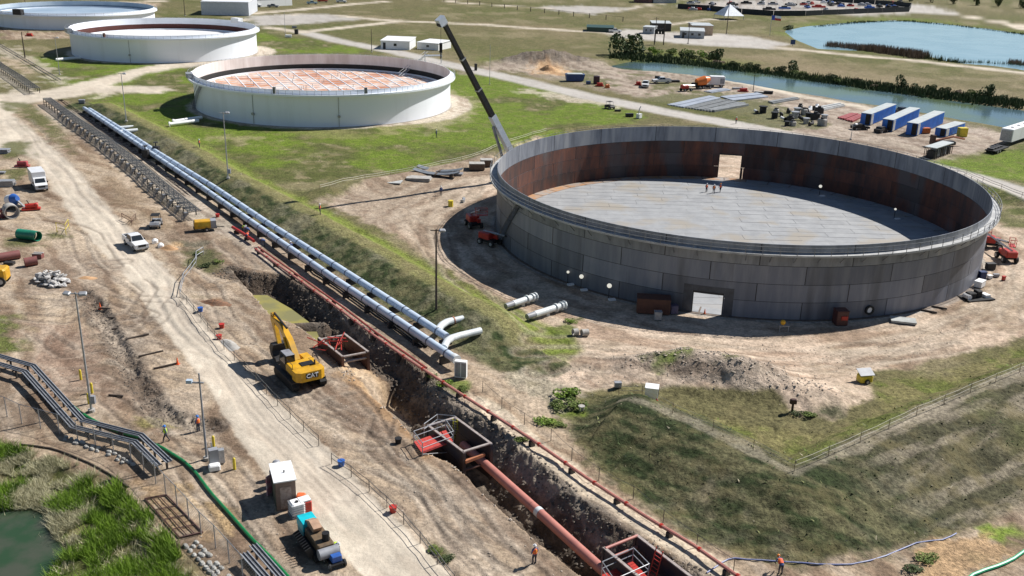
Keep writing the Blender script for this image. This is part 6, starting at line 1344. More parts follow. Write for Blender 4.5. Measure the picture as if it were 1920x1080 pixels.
T_ = crate('welding_machine', (1574, 608), (1.5, 1.4, 1.8), .1, mat('maroon_box', (.10,.035,.03), None, 2, .5), 'maroon welding machine with red front against the tank wall', 'welding machine'); MB().box((.2, -.75, 1.1), (.8, .12, .5)).build('front_panel', redm, T_)
crate('pallet_sheet', (1693, 604), (3.0, 1.7, .2), -.25, mat('grey_sheet', (.45,.46,.44), None, 1, .5), 'flat grey sheet lying at the edge of the tank shadow', 'steel sheet')
b = at(1466, 622); T_ = thing('bench_grinder', 'yellow motor on a white stand at the shadow edge', 'machine', b)
MB().sph((0, 0, 1.25), .33, 10, 6).build('motor', yel, T_, True); MB().box((.2, 0, .85), (1.2, .5, .06)).build('bench', galv, T_)
for x in (-.3, .75): MB().cyl((x, 0, 0), (x, 0, .85), .05, 6).build('leg', galv, T_)
b = at(1830, 560); T_ = thing('pump_pallet', 'black and white pump on a dark pallet at the right foot of the tank', 'pump', b, .3); MB().box((0, 0, .12), (4.2, 2.4, .2)).build('pallet', blk, T_); MB().box((-1.0, 0, .6), (1.2, 1.0, .8), bev=.1).build('engine', blk, T_); MB().box((.2, .1, .7), (.9, .9, 1.0), bev=.1).build('engine', blk, T_); MB().cyl((-1.6, .5, .5), (-1.6, -.6, .5), .35, 10).build('drum', white, T_); MB().box((1.4, 0, .4), (.8, 1.2, .4)).build('battery_box', white, T_)
crate('site_box', (1836, 538), (1.6, 1.0, .8), .8, white, 'white site box beside the pump pallet by the tank', 'box'); crate('site_box', (1856, 505), (1.3, .8, .8), .1, dark, 'dark brown box on a frame right of the tank', 'box'); crate('gas_cage', (1840, 526), (.9, .8, 1.2), .1, mat('navy_blue', (.02,.04,.12), None, 1, .5), 'navy blue cage right beside the tank wall', 'cage'); crate('fuel_can', (1881, 526), (.5, .35, .5), .4, redm, 'red fuel can alone on the dirt right of the tank', 'fuel can'); crate('site_box', (1855, 523), (.7, .5, .4), .4, white, 'small white box on the dirt right of the tank', 'box'); crate('toolbox', (1867, 520), (.8, .4, .35), .1, greym, 'small grey toolbox right of the white box by the tank', 'toolbox')
a, h = local(1850, 452, 1866, 462); T_ = lift(at(1857, 464), h + 1.2, 'second red lift with basket folded, behind the big red boom lift', arm=(2.2, 1.2))
for i, (x, y, l) in enumerate(((1742,585,'dark timber by the right front of the tank, left one'), (1761,578,'dark timber by the right front of the tank, right one'))): 
    o = MB().box((0, 0, .12), (1.9, .2, .2), -.5).build('timber', wooddk); o.location = at(x, y); tag(o, l, 'timber', 'timbers at the tank foot')
b = at(845, 387); o = thing('drum', 'bright yellow drum on the dirt left of the tank shadow', 'drum', b); MB().cyl((0, 0, 0), (0, 0, 1.0), .45, 14).build('barrel', MATS['bollard_yellow'], o, True); MB().cyl((0, 0, 1.0), (0, 0, 1.05), .47, 14).build('lid', MATS['bollard_yellow'], o)
o = MB().arc(1.8, 2.2, 0, .5, -.5, .5, 8).build('curved_beam', galv); o.location = at(849, 377); tag(o, 'short curved grey beam right of the yellow drum', 'beam')
# rolled plates and sheets left of the tank
stm = mat('blue_grey_plate', (.20,.22,.24), (.12,.13,.14), 1, .5, .3)
a, h = local(795, 325, 850, 334)
for k, l in ((0, 'curved dark steel plate lying nearest, left of the crane'), (1, 'curved dark steel plate lying behind the other, left of the crane')):
    T_ = thing('curved_plate', l, 'steel plate', at(818 + k * 6, 330 - k * 5), h, 'curved steel plates'); L_ = 9.0; vs = []; fs = []; n = 10
    for i in range(n + 1):
        t = -1 + 2 * i / n; x = t * L_ / 2; z = .5 + .7 * t * t
        for y, dz in ((-.9, 0), (.9, 0), (.9, -.12), (-.9, -.12)): vs.append((x, y + k * .4, z + dz))
    for i in range(n):
        for j in range(4): fs.append((i * 4 + j, i * 4 + 4 + j, i * 4 + 4 + (j + 1) % 4, i * 4 + (j + 1) % 4))
    MB().add(vs, fs).build('plate', stm, T_); 
    for x in (-3, 0, 3): MB().box((x, k * .4, .3), (.4, 2.0, .5)).build('bearer', wooddk, T_)
crate('steel_sheet', (736, 343), (3.4, 2.2, .12), -.1, mat('pale_sheet', (.55,.55,.52), None, 1, .5), 'pale flat sheet on the dirt, leftmost of the steel by the dike', 'steel sheet')
pallet_stack((785, 338), -.1, 'stack of pale timbers left of the curved plates', 3, conc_m, 4.5, 2.4, 'timber_stack'); pallet_stack((850, 328), -.1, 'low grey stack right of the curved plates', 2, greym, 3.4, 1.6, 'timber_stack')
crate('wooden_crate', (894, 318), (3.0, 2.0, 1.2), .1, mat('crate_brown', (.16,.11,.08), None, 2, .8), 'larger brown wooden crate just left of the tank', 'crate', conc_m); crate('wooden_crate', (912, 312), (2.4, 1.8, 1.3), .1, MATS['crate_brown'], 'smaller brown wooden crate tucked against the tank', 'crate', conc_m)
# right foreground
crate('equipment_hut', (1221, 747), (1.35, 1.2, 1.25), -.2, white, 'small white box hut on the grass corner of the dike', 'hut'); cone((1231, 752), 'small red marker beside the white box hut', .7, redm)
crate('meter_box', (1158, 727), (.7, .5, .5), .1, greym, 'little grey box at the start of the corner dike', 'box')
b = at(1620, 716); T_ = thing('light_tower', 'small yellow trailer with dark solar panel on the sand', 'trailer', b, .2); MB().box((0, 0, .55), (1.5, 1.1, .8), bev=.15).build('body', MATS['bollard_yellow'], T_); MB().box((0, 0, 1.2), (1.7, 1.2, .06), 0, rx=.35).build('solar_panel', greym, T_); tyres(T_, [(0, .65), (0, -.65)], .28, .16)
b = at(1485, 772); T_ = thing('hydrant', 'dark red hydrant post beside the sandy heap', 'hydrant', b); MB().cyl((0, 0, 0), (0, 0, 1.0), .12, 10).build('barrel', brownst, T_, True); MB().box((0, 0, 1.2), (.7, .45, .5), bev=.1).build('head', brownst, T_)
# ---------------------------------------------------------------- yard beyond the tank
conblue = mat('container_blue', (.02,.17,.58), (.02,.12,.45), .5, .45); conroof = mat('container_roof', (.46,.49,.48), (.36,.39,.38), .6, .6)
def container(A_, B_, C_, hh, label, doors=True):
    a, b, c = at(*A_), at(*B_), at(*C_); L_ = (b - a).length; W_ = min((c - a).length, 2.7); h = math.atan2(b.y - a.y, b.x - a.x); T_ = thing('shipping_container', label, 'container', a, h, 'blue shipping containers')
    sgn = 1
    MB().box((L_ / 2, W_ / 2, hh / 2 + .1), (L_ - .1, W_ - .1, hh - .1)).build('body', conblue, T_); MB().box((L_ / 2, W_ / 2, hh + .1), (L_, W_, .1)).build('roof', conroof, T_)
    n = int(L_ / .9)
    for i in range(n): MB().box((.5 + i * .9, .02, hh / 2 + .1), (.4, .08, hh - .35)).build('wall_rib', conblue, T_)
    if doors:
        MB().box((0, W_ * .72, hh / 2 + .1), (.08, W_ * .45, hh - .3)).build('door', conblue, T_); MB().box((.9, -.06, hh / 2 + .1), (1.7, .08, hh - .3)).build('open_door', mat('grey_door', (.5,.5,.47), None, 1, .6), T_)
    MB().box((-.02, W_ * .28, hh / 2 + .1), (.06, W_ * .44, hh - .3)).build('doorway', blk, T_)
    return T_
container((1631,236), (1678,216), (1610,232), 2.9, 'long blue container with pale roof, leftmost of the row beyond the tank'); container((1672,248), (1722,224), (1652,242), 2.9, 'long blue container with open dark end, second from left'); container((1718,256), (1768,232), (1698,251), 3.0, 'long blue container, third of the row with orange goods beside it')
container((1772,258), (1808,246), (1757,252), 2.0, 'shorter low blue container, rightmost of the row')
crate('orange_goods', (1734, 250), (2.2, 1.2, 1.2), .2, mat('orange_paint', (.6,.17,.04), None, 2, .5), 'orange goods against the third blue container', 'goods'); crate('yellow_bin', (1803, 256), (2.0, 1.6, 2.0), .1, MATS['bollard_yellow'], 'bright yellow bin at the end of the short blue container', 'bin')
a, h = local(1600, 243, 1625, 243)
def car(p, h, label, m_, grp=None):
    T_ = thing('car', label, 'car', at(*p), h, grp); MB().xz([(-2.2, .35), (2.2, .35), (2.25, .8), (1.2, .95), (-2.2, 1.0)], -.88, .88).build('body', m_, T_); MB().xz([(-1.7, .95), (1.0, .95), (.35, 1.45), (-1.3, 1.45)], -.78, .78).build('windows', glass, T_); MB().box((-.5, 0, 1.46), (1.6, 1.4, .05)).build('roof', m_, T_); tyres(T_, [(1.35, .82), (1.35, -.82), (-1.35, .82), (-1.35, -.82)], .34, .22); return T_
car((1612, 243), h, 'black car parked in front of the leftmost blue container', blk); car((1652, 248), h + .6, 'dark low machine beside the second blue container', dark)
pickup(at(1690, 214), h + .3, 'dark pickup truck behind the blue containers', mat('black_car_paint', (.03,.03,.04), None, 1, .3))
# cage boxes, white trailer, flatbed
b = at(1758, 292); h = hdg(at(1738, 294), at(1786, 278)); T_ = thing('equipment_cage', 'long grey equipment cage with pale roof by the tank rim', 'equipment cage', b, h); L_ = 9.5; MB().box((0, 0, 2.5), (L_, 2.6, .15)).build('roof', conroof, T_)
for i in range(10):
    for y in (-1.2, 1.2): MB().box((-L_ / 2 + .15 + i * (L_ - .3) / 9, y, 1.2), (.12, .12, 2.4)).build('post', dark, T_)
for i in range(5): MB().box((-L_ / 2 + 1.2 + i * 1.8, 0, .9 + (i % 2) * .2), (1.2, 1.8, 1.6), bev=.1).build('machine', greym if i % 2 else dark, T_)
b = at(1898, 268); h = hdg(at(1872, 278), at(1920, 262)); T_ = thing('semi_trailer', 'long white box trailer at the right edge beyond the tank', 'trailer', b, h); MB().box((3, 0, 2.5), (16, 2.8, 2.9), bev=.1).build('body', white, T_); MB().box((3, 0, .95), (15, 1.2, .2)).build('chassis', blk, T_); tyres(T_, [(7, 1.1), (7, -1.1), (8.3, 1.1), (8.3, -1.1)], .5, .35); MB().box((-5.03, 0, 2.4), (.06, 2.4, 2.4)).build('end_panel', galv, T_)
for i in range(3): MB().box((-2 + i * 4, 0, 4.02), (.6, .6, .15)).build('roof_vent', greym, T_)
T_ = thing('flatbed_trailer', 'low dark flatbed trailer at the white trailer corner', 'trailer', at(1868, 284), h); MB().box((0, 0, .7), (8, 2.4, .25)).build('deck', blk, T_); tyres(T_, [(-2.5, 1.1), (-2.5, -1.1), (-1.2, 1.1), (-1.2, -1.1)], .42, .3)
for i in range(4): MB().box((-3 + i * 1.6, .2, 1.0), (1.0, 1.4, .3)).build('stake', dark, T_)
T_ = thing('excavator', 'dark machine with orange arm behind the equipment cage', 'machine', at(1770, 274), .2); MB().box((0, 0, .8), (5, 1.8, .8), bev=.2).build('body', dark, T_); MB().tube([(-3, 0, 1.2), (2, 0, 2.2), (5, 0, 1.6)], .25, 6).build('arm', orangep, T_); MB().box((-3.2, 0, 1.6), (.8, 1.2, 2.2)).build('mast', brownst, T_)
# steel bundles on the ground
def bundle(pts, label, n, m_, hh=.35, gap=.15, name='plate_stack', cat_='steel stack'):
    a, b, c, d = [at(*p) for p in pts]; o = (a + b + c + d) / 4; T_ = thing(name, label, cat_, o); 
    for i in range(n):
        t0, t1 = i / n, (i + 1 - gap) / n; q = [a.lerp(b, t0) - o, a.lerp(b, t1) - o, d.lerp(c, t1) - o, d.lerp(c, t0) - o]; hz_ = hh * (.85 + .3 * ((i * 7) % 3) / 2)
        MB().add([(v.x, v.y, .04) for v in q] + [(v.x, v.y, hz_) for v in q], [(3, 2, 1, 0), (4, 5, 6, 7), (0, 1, 5, 4), (1, 2, 6, 5), (2, 3, 7, 6), (3, 0, 4, 7)]).build('plate', m_, T_)
shm = mat('pale_grey_plate', (.42,.45,.50), (.32,.35,.40), .4, .45, .2); shd = mat('grey_beam', (.24,.25,.25), (.16,.165,.165), .8, .6)
bundle([(1251,197),(1283,203),(1352,186),(1330,181)], 'wide pale stack of steel plates, left of the long pair beyond the road', 6, shm); bundle([(1350,182),(1375,191),(1441,183),(1420,175)], 'wide pale stack of steel plates, right of the long pair beyond the road', 6, shm)
bundle([(1285,203),(1335,211),(1400,195),(1352,188)], 'grey beams laid in rows between the two pale plate stacks', 9, shd, .4, .4); bundle([(1322,207),(1342,211),(1405,199),(1392,196)], 'long dark-edged beams nearest the gravel road', 3, shd, .5, .3); bundle([(1320,172),(1335,175),(1372,170),(1352,167)], 'small pale plate stack beside the orange mixer drum', 4, shm)
bundle([(1440,192),(1450,196),(1500,187),(1488,184)], 'line of grey pipes lying right of the plate stacks', 4, shd, .5, .3); bundle([(1530,203),(1545,209),(1585,200),(1572,196)], 'white pipe bundle left of the red steel', 7, mat('white_bundle', (.55,.55,.53), None, 1, .5), .6, .35); bundle([(1570,222),(1600,230),(1625,218),(1596,213)], 'dull red steel frames laid out left of the blue containers', 6, mat('dull_red_steel', (.35,.07,.07), None, 1, .6), .4, .25)
# assorted fittings
rg = random.Random(12); kinds = [('valve_body', blk), ('fitting', white), ('fitting', dark), ('valve_body', galv), ('flange_stack', dark), ('crate', conc_m)]
fl_ = [(1452,222),(1468,226),(1481,228),(1490,222),(1502,226),(1507,215),(1515,222),(1519,210),(1528,224),(1494,214),(1480,212),(1455,212),(1430,212),(1418,213),(1535,214),(1511,232),(1523,236),(1486,236),(1475,236),(1532,206),(1500,206),(1545,226),(1466,218),(1541,236)]
for i, (x, y) in enumerate(fl_):
    b = at(x, y); k, m_ = kinds[i % 6]; T_ = thing('pipe_fitting', {0:'upright capped',1:'bent elbow',2:'boxy'}[i % 3] + ' ' + {0:'black',1:'white',2:'dark',3:'galvanised',4:'dark grey',5:'pale grey'}[i % 6] + ' pipe fitting jumbled beyond the big tank', 'pipe fitting', b, rg.random() * 3, 'pipe fittings jumbled beyond the tank'); s = rg.uniform(.8, 1.35)
    if i % 3 == 0: MB().cyl((0, 0, 0), (0, 0, 1.3 * s), .7 * s, 10).build('body', m_, T_, True); MB().cyl((0, 0, 1.3 * s), (0, 0, 1.45 * s), .9 * s, 10).build('flange', m_, T_)
    elif i % 3 == 1: MB().tube([(-.9 * s, 0, .5), (0, 0, .6), (.4, .6, 1.0 * s)], .42 * s, 8).build('elbow', m_, T_, True); MB().cyl((-1.0 * s, 0, .5), (-.9 * s, 0, .5), .6 * s, 10).build('flange', dark, T_)
    else: MB().box((0, 0, .7 * s), (1.8 * s, 1.2, 1.3 * s), bev=.2).build('body', m_, T_); MB().box((0, 0, 1.5 * s), (.8, .8, .4)).build('lid', dark, T_)
# dumpster, red and orange machines
T_ = thing('dumpster', 'dark blue dumpster with pale top beyond the gravel road', 'dumpster', at(1077, 152), .1); MB().xz([(-2.6, .2), (2.6, .2), (3.1, 2.2), (-2.9, 2.2)], -1.4, 1.4).build('body', mat('navy_dumpster', (.03,.07,.2), None, 1, .5), T_); MB().box((0, 0, 2.3), (5.0, 2.6, .2), bev=.1).build('cover', conroof, T_)
for i in range(5): MB().box((-2 + i, -1.44, 1.2), (.15, .1, 1.8)).build('rib', MATS['navy_dumpster'], T_)
skid((1124, 162), 0, 'small red machine right of the blue dumpster', redm, 2.6); skid((1138, 165), .4, 'little orange-red machine at the grass edge right of the red one', MATS['orange_paint'], 1.5); crate('air_compressor', (1118, 157), (1.8, 1.6, 2.2), 0, mat('dark_maroon', (.05,.02,.03), None, 1, .5), 'dark maroon box machine right of the blue dumpster', 'machine'); crate('site_box', (1103, 158), (1.4, 1.0, .8), 0, mat('navy2', (.03,.06,.15), None, 1, .5), 'low navy box between dumpster and red machine', 'box')
buggy(at(1143, 204), rad(-60), 'dark utility buggy at the lawn edge by the gravel road', blk, dark); crate('site_box', (1180, 219), (2.0, .9, .7), .2, dark, 'dark box on the lawn edge, left of the small white lift', 'box'); T_ = crate('scissor_lift', (1198, 222), (1.3, 1.0, 1.0), .9, white, 'small white lift with raised arm at the lawn edge', 'lift'); MB().tube([(-.3, 0, 1.0), (-.1, 0, 2.4), (.5, 0, 3.0)], .14, 5).build('arm', galv, T_); crate('site_box', (1158, 209), (1.6, .6, .3), .2, dark, 'flat dark board right of the utility buggy', 'box')
skid((1196, 160), 0, 'red pump at the left of the white machine group', redm, 2.0)
pickup(at(1210, 163), rad(-100), 'white pickup truck at the left of the far machine group', paintw); pickup(at(1240, 156), rad(-170), 'white pickup with dark cab at the right of the far machine group', paintw)
crate('site_box', (1232, 152), (1.5, 1.5, 1.4), 0, blk, 'black box behind the right white pickup', 'box'); pallet_stack((1262, 154), .2, 'dark heap of frames right of the far white pickups', 3, dark, 4, 1.5, 'frame_heap')
lift(at(1286, 171), rad(30), 'bright red lift left of the orange mixer drum', redm, (3.2, 1.6), basket=False)
T_ = thing('mixer_truck', 'concrete mixer truck with bright orange drum beyond the plate stacks', 'mixer truck', at(1318, 166), rad(20)); MB().box((0, 0, .9), (6.5, 1.6, .4)).build('chassis', blk, T_); MB().cyl((-2.4, 0, 1.9), (.4, 0, 2.5), 1.1, 14, r2=1.45).build('drum', mat('bright_orange', (.8,.2,.03), None, 1, .4), T_, True); MB().cyl((.4, 0, 2.5), (2.0, 0, 2.9), 1.45, 14, r2=.7).build('drum_front', MATS['bright_orange'], T_, True); MB().box((-3.2, 0, 1.3), (1.4, 1.6, 1.1), bev=.2).build('rear_frame', dark, T_); tyres(T_, [(2, .9), (2, -.9), (-1.6, .9), (-1.6, -.9), (-.4, .9), (-.4, -.9)], .5)
T_ = thing('box_trailer', 'white box truck body behind the orange mixer drum', 'trailer', at(1343, 163), rad(0)); MB().box((0, 0, 2.1), (4.6, 2.5, 2.5), bev=.1).build('body', white, T_); MB().box((0, 0, .7), (4.8, 1.6, .3)).build('chassis', blk, T_); tyres(T_, [(-1.4, 1.0), (-1.4, -1.0), (1.4, 1.0), (1.4, -1.0)], .5); MB().box((1.5, -1.27, 2.0), (1.4, .04, 1.6)).build('side_panel', greym, T_)
skid((1393, 172), .1, 'red machine right of the white box truck body', redm, 3.2); pallet_stack((1385, 167), .1, 'grey frames behind the red machine', 2, greym, 4, 1.2, 'frame_heap'); pallet_stack((1425, 174), -.4, 'pale panel leaning beside dark stakes', 2, conc_m, 3.4, 1.4, 'panel_stack'); pallet_stack((1440, 176), -.1, 'dark upright stakes in a rack right of the pale panel', 4, dark, 2.6, 1.2, 'stake_rack')
# ---------------------------------------------------------------- sheds and far buildings
def shed(A_, B_, C_, hh, label, wall=white, roof=white, wins=2, door=True, name='shed', cat_='shed', slope=.3, pitched=False, ribs=0):
    a, b, c = at(*A_), at(*B_), at(*C_); L_ = (b - a).length; W_ = (c - a).length; W_ = min(W_, L_ * 1.2); h = math.atan2(b.y - a.y, b.x - a.x); T_ = thing(name, label, cat_, a, h)
    MB().box((L_ / 2, W_ / 2, hh / 2), (L_, W_, hh)).build('wall', wall, T_)
    if pitched: 
        o = MB().add([(-.2, -.2, hh), (L_ + .2, -.2, hh), (L_ + .2, W_ + .2, hh), (-.2, W_ + .2, hh), (-.2, W_ / 2, hh + slope), (L_ + .2, W_ / 2, hh + slope)], [(0, 1, 5, 4), (2, 3, 4, 5), (1, 2, 5), (3, 0, 4), (3, 2, 1, 0)]); o.build('roof', roof, T_)
    else: MB().box((L_ / 2, W_ / 2, hh + .12), (L_ + .4, W_ + .4, .18), 0, rx=.02).build('roof', roof, T_)
    for i in range(wins):
        w_ = MB().box((L_ * (i + .7) / (wins + .4), -.03, hh * .55), (min(1.1, L_ * .12), .06, hh * .3)).build('window', glass, T_)
    if door: MB().box((L_ * .08 + .5, -.04, hh * .4), (1.0, .06, hh * .75)).build('door', dark, T_)
    for i in range(ribs): MB().box((L_ * (i + .5) / ribs, -.03, hh / 2), (.12, .08, hh * .96)).build('wall_rib', wall, T_)
    return T_
shed((714,92), (768,94), (722,80), 3.2, 'white shed with two rooms beside the road behind the orange-roofed tank', wins=1)
shed((782,92), (822,95), (790,84), 2.6, 'smaller white trailer cabin right of the white shed', wins=1, door=False, name='cabin', cat_='cabin')
cw_ = mat('blue_grey_cladding', (.36,.44,.54), (.3,.38,.48), 1, .5); shed((378,28), (467,30), (392,12), 6.5, 'large white and blue-grey metal building behind the white tanks', wall=mat('pale_cladding', (.58,.60,.64), (.5,.52,.56), 1, .5), wins=0, door=False, name='metal_building', cat_='building', ribs=8)
for x, y, w_, l, m_ in ((1100,62,40,'dark green long skip in the road beyond the lawn', mat('dark_green', (.02,.06,.045), None, 1, .5)),): shed((1100,59), (1150,61), (1103,55), 1.9, l, wall=m_, roof=m_, wins=0, door=False, name='skip', cat_='skip', ribs=6)
pickup(at(1153, 61), 0, 'white pickup truck right of the dark green skip', paintw)
gw = mat('grey_hut_wall', (.38,.40,.42), (.3,.32,.33), 1, .6); rf = mat('pale_metal_roof', (.50,.52,.52), (.42,.44,.44), 1, .5); be = mat('beige_wall', (.48,.36,.25), None, 1, .7)
shed((1205,63), (1226,64), (1207,56), 3.0, 'small grey hut left of the pole pair', wall=gw, roof=rf, wins=2, door=False, name='hut', cat_='hut'); shed((1222,58), (1258,59), (1224,50), 3.6, 'flat-roofed shelter behind the grey hut', wall=dark, roof=rf, wins=0, door=False, name='shelter', cat_='shelter')
shed((1275,71), (1320,73), (1277,64), 3.2, 'dark-walled flat-roofed hut by the concrete apron', wall=gw, roof=rf, wins=3, door=True, name='hut', cat_='hut'); shed((1297,66), (1336,67), (1299,58), 4.4, 'beige flat-roofed building behind the dark-walled hut', wall=be, roof=rf, wins=0, door=False, name='building', cat_='building')
# pyramid marquee
b = at(1366, 36); T_ = thing('marquee', 'white pyramid-shaped marquee beyond the flat-roofed huts', 'marquee', b, .3); MB().add([(-6, -6, 2.2), (6, -6, 2.2), (6, 6, 2.2), (-6, 6, 2.2), (0, 0, 8)], [(0, 1, 4), (1, 2, 4), (2, 3, 4), (3, 0, 4)]).build('canopy', mat('marquee_fabric', (.6,.65,.72), None, 1, .5), T_)
for sx_ in (-5.8, 5.8):
    for sy_ in (-5.8, 5.8): MB().cyl((sx_, sy_, 0), (sx_, sy_, 2.3), .15, 6).build('leg', galv, T_)
b = at(1486, 86); T_ = thing('sign_board', 'small dark blue sign by the pond road', 'sign', b); MB().box((0, 0, 1.6), (2.0, .15, 2.0)).build('panel', MATS['navy_dumpster'], T_); MB().box((0, 0, .4), (.15, .1, .8)).build('post', dark, T_)
# screened yard at the top right
scr = mat('dark_screen_fence', (.025,.03,.032), (.04,.045,.045), 1, .8)
def screen(pts, hh, label):
    Pw = [at(*p) for p in pts]; o = Pw[0]; T_ = thing('screen_fence', label, 'fence', o)
    for a, b in zip(Pw[:-1], Pw[1:]):
        n = max(1, int((b - a).length / 12))
        for i in range(n): p, q = a.lerp(b, i / n), a.lerp(b, (i + 1) / n); MB().box(((p + q) / 2 - o) + Vector((0, 0, hh / 2)), ((q - p).length - .3, .2, hh), math.atan2(q.y - p.y, q.x - p.x)).build('fence_panel', scr, T_)
screen([(1270,16),(1330,20),(1390,26),(1450,30),(1510,30),(1600,26),(1704,22),(1708,14),(1640,8),(1560,3),(1500,-2)], 3.0, 'long dark screened fence round the vehicle yard at upper right')
rg = random.Random(31); cols = [('white', paintw), ('grey', greym), ('dark', dark), ('silver', galv), ('black', blk), ('blue', bluem), ('red', redm)]
for i in range(46):
    x = rg.uniform(1290, 1690); y = rg.uniform(6, 24) - max(0, (x - 1550)) * .02; c = rg.choice(cols)
    b = at(x, y); h = rg.choice([0.1, .1, 1.6]); l = c[0] + (' long vehicle' if i % 2 else ' short vehicle') + ' parked in the dark-fenced yard at upper right'; T_ = thing('parked_vehicle', l, 'vehicle', b, h, 'vehicles inside the screened yard'); L_ = rg.uniform(6.5, 9) if i % 2 else rg.uniform(4.3, 5.5)
    MB().box((0, 0, .9), (L_, 2.2, 1.1), bev=.3).build('body', c[1], T_); MB().box((-.3, 0, 1.8), (L_ * .45, 1.9, .8), bev=.3).build('cab', rg.choice([glass, c[1]]), T_)
rr = mat('red_roof', (.45,.17,.14), None, 1, .6); shed((470,14), (548,10), (474,6), 4.0, 'long low building with faded red roof at the top edge', wall=white, roof=rr, wins=0, door=False, name='building', cat_='building', pitched=True, slope=2.5)
shed((1225,6), (1268,6), (1228,0), 5, 'grey-white clad building at the top edge right of centre', wall=gw, roof=rf, wins=4, door=False, name='building', cat_='building'); shed((1190,5), (1222,6), (1192,-1), 4, 'dark-roofed building at the top edge left of the clad one', wall=mat('maroon_wall', (.15,.07,.07), None, 1, .6), roof=dark, wins=2, door=False, name='building', cat_='building')
for i, (x, y, c, l) in enumerate(((480,13,paintw,'white pickup at the far road, left of the red-roofed building'), (512,14,greym,'grey pickup in front of the red-roofed building'), (585,8,mat('pale_blue_paint', (.35,.5,.6), None, 1, .3),'pale blue pickup right of the red-roofed building'), (640,5,paintw,'white pickup at the top edge right of the pale blue one'), (605,4,redm,'red pickup at the top edge'), (1305,6,paintw,'white pickup right of the clad building at the top edge'))): pickup(at(x, y), rg.random() * .4, l, c)
crate('road_marker', (556, 64), (1.4, 1.4, 1.8), 0, dark, 'small dark marker box on the path junction behind the tanks', 'box'); crate('meter_box', (541, 70), (2.5, 1.4, .8), 0, white, 'white low box at the path junction', 'box'); crate('meter_box', (552,53), (2, .6, .8), 0, greym, 'grey trough above the path junction', 'box')
crate('road_marker', (892, 132), (.9, .9, 2.0), 0, dark, 'dark upright marker at the roadside behind the crane boom', 'marker'); 
skid((55, 68), 0, 'red pump near the foot of the low grey tank', redm, 3); crate('meter_box', (154, 194), (1.4, 1.2, .8), .2, greym, 'small grey valve box on a gravel pad near the pipe rack head', 'box')
# white pipes at the second tank
for p, q, l in (((318,233),(372,226),'white pipe stub at the left foot of the orange-roofed tank, nearer one'), ((325,228),(378,220),'white pipe stub at the left foot of the orange-roofed tank, farther one')):
    a = Vector(G(*p, .6)); b = Vector(G(*q, .6)); T_ = thing('pipe_stub', l, 'pipe', a, 0, 'white pipe stubs'); MB().cyl((0, 0, 0), b - a, .42, 12).build('pipe_shell', white, T_, True); MB().cyl((-.1, 0, 0), (.15, 0, 0), .6, 12).build('flange', white, T_)
a = Vector(G(105, 112, .6)); b = Vector(G(150, 108, .6)); tag(MB().cyl((0, 0, 0), b - a, .5, 10).build('pipe_stub', white, None, True), 'white pipe at the left foot of the second white tank', 'pipe').location = a
# ================================================================ vegetation and loose earth
def leafm(name, c, c2, sc=.8, c3=None): return mat(name, c, c2, sc, .75, lo=.35, hi=.65, spec=.25, rnd=.12, c3=c3)
lf_dk = leafm('dark_foliage', (.095,.125,.045), (.05,.07,.03)); lf_md = leafm('mid_foliage', (.17,.22,.05), (.09,.13,.035)); lf_br = leafm('bright_foliage', (.20,.30,.035), (.11,.18,.03)); lf_dry = leafm('dry_brown_foliage', (.26,.19,.13), (.15,.11,.08)); straw = leafm('straw', (.56,.52,.34), (.38,.36,.22))
NG = np.random.default_rng(5)
def quads(name, C_, S_, m_, parent=None, flat=.0, loc=(0, 0, 0)):
    n = len(C_); a = NG.normal(size=(n, 3)); a[:, 2] *= (1 - flat); a /= np.linalg.norm(a, axis=1)[:, None]; b = NG.normal(size=(n, 3)); b -= (b * a).sum(1)[:, None] * a; b /= np.linalg.norm(b, axis=1)[:, None]
    S_ = np.asarray(S_)[:, None]; V = np.stack([C_ - a * S_, C_ - b * S_ * .55, C_ + a * S_, C_ + b * S_ * .55], 1).reshape(-1, 3)
    return rawmesh(name, V, 4, m_, parent, loc)
def rawmesh(name, V, k, m_, parent=None, loc=(0, 0, 0)):
    n = len(V); me = bpy.data.meshes.new(name); me.vertices.add(n); me.vertices.foreach_set('co', V.astype(np.float32).ravel()); me.loops.add(n); me.loops.foreach_set('vertex_index', np.arange(n, dtype=np.int32)); me.polygons.add(n // k); me.polygons.foreach_set('loop_start', np.arange(0, n, k, dtype=np.int32)); me.polygons.foreach_set('loop_total', np.full(n // k, k, np.int32)); me.update(calc_edges=True); me.materials.append(m_)
    o = bpy.data.objects.new(name, me); COL.objects.link(o); o.location = loc
    if parent: o.parent = parent; KID.setdefault(parent.name, []).append(o)
    return o
def crown_pts(n, lobes, seed):
    r = np.random.default_rng(seed); out = []
    for i in range(lobes):
        c = r.uniform(-.55, .55, 3) * [1, 1, .5] + [0, 0, .55]; s = r.uniform(.28, .5); d = r.normal(size=(n // lobes, 3)); d /= np.linalg.norm(d, axis=1)[:, None]; out.append(c + d * s * (r.uniform(.55, 1.05, n // lobes) ** .5)[:, None] * [1, 1, .85])
    p = np.concatenate(out); p[:, 2] = np.abs(p[:, 2]); return p
SH = {}
def shrub_mesh(kind, v, m_):
    if (kind, v) in SH: return SH[kind, v]
    p = crown_pts(620, 7, v * 13 + hash(kind) % 1); o = quads('crown', p, NG.uniform(.06, .13, len(p)), m_); me = o.data; bpy.data.objects.remove(o); st = MB()
    r = random.Random(v)
    for i in range(5): a = r.random() * 6.28; st.cyl((0, 0, 0), (math.cos(a) * .35, math.sin(a) * .35, .55), .03, 4, r2=.012)
    so = st.build('stem', wooddk); sm = so.data; bpy.data.objects.remove(so); SH[kind, v] = (me, sm); return SH[kind, v]
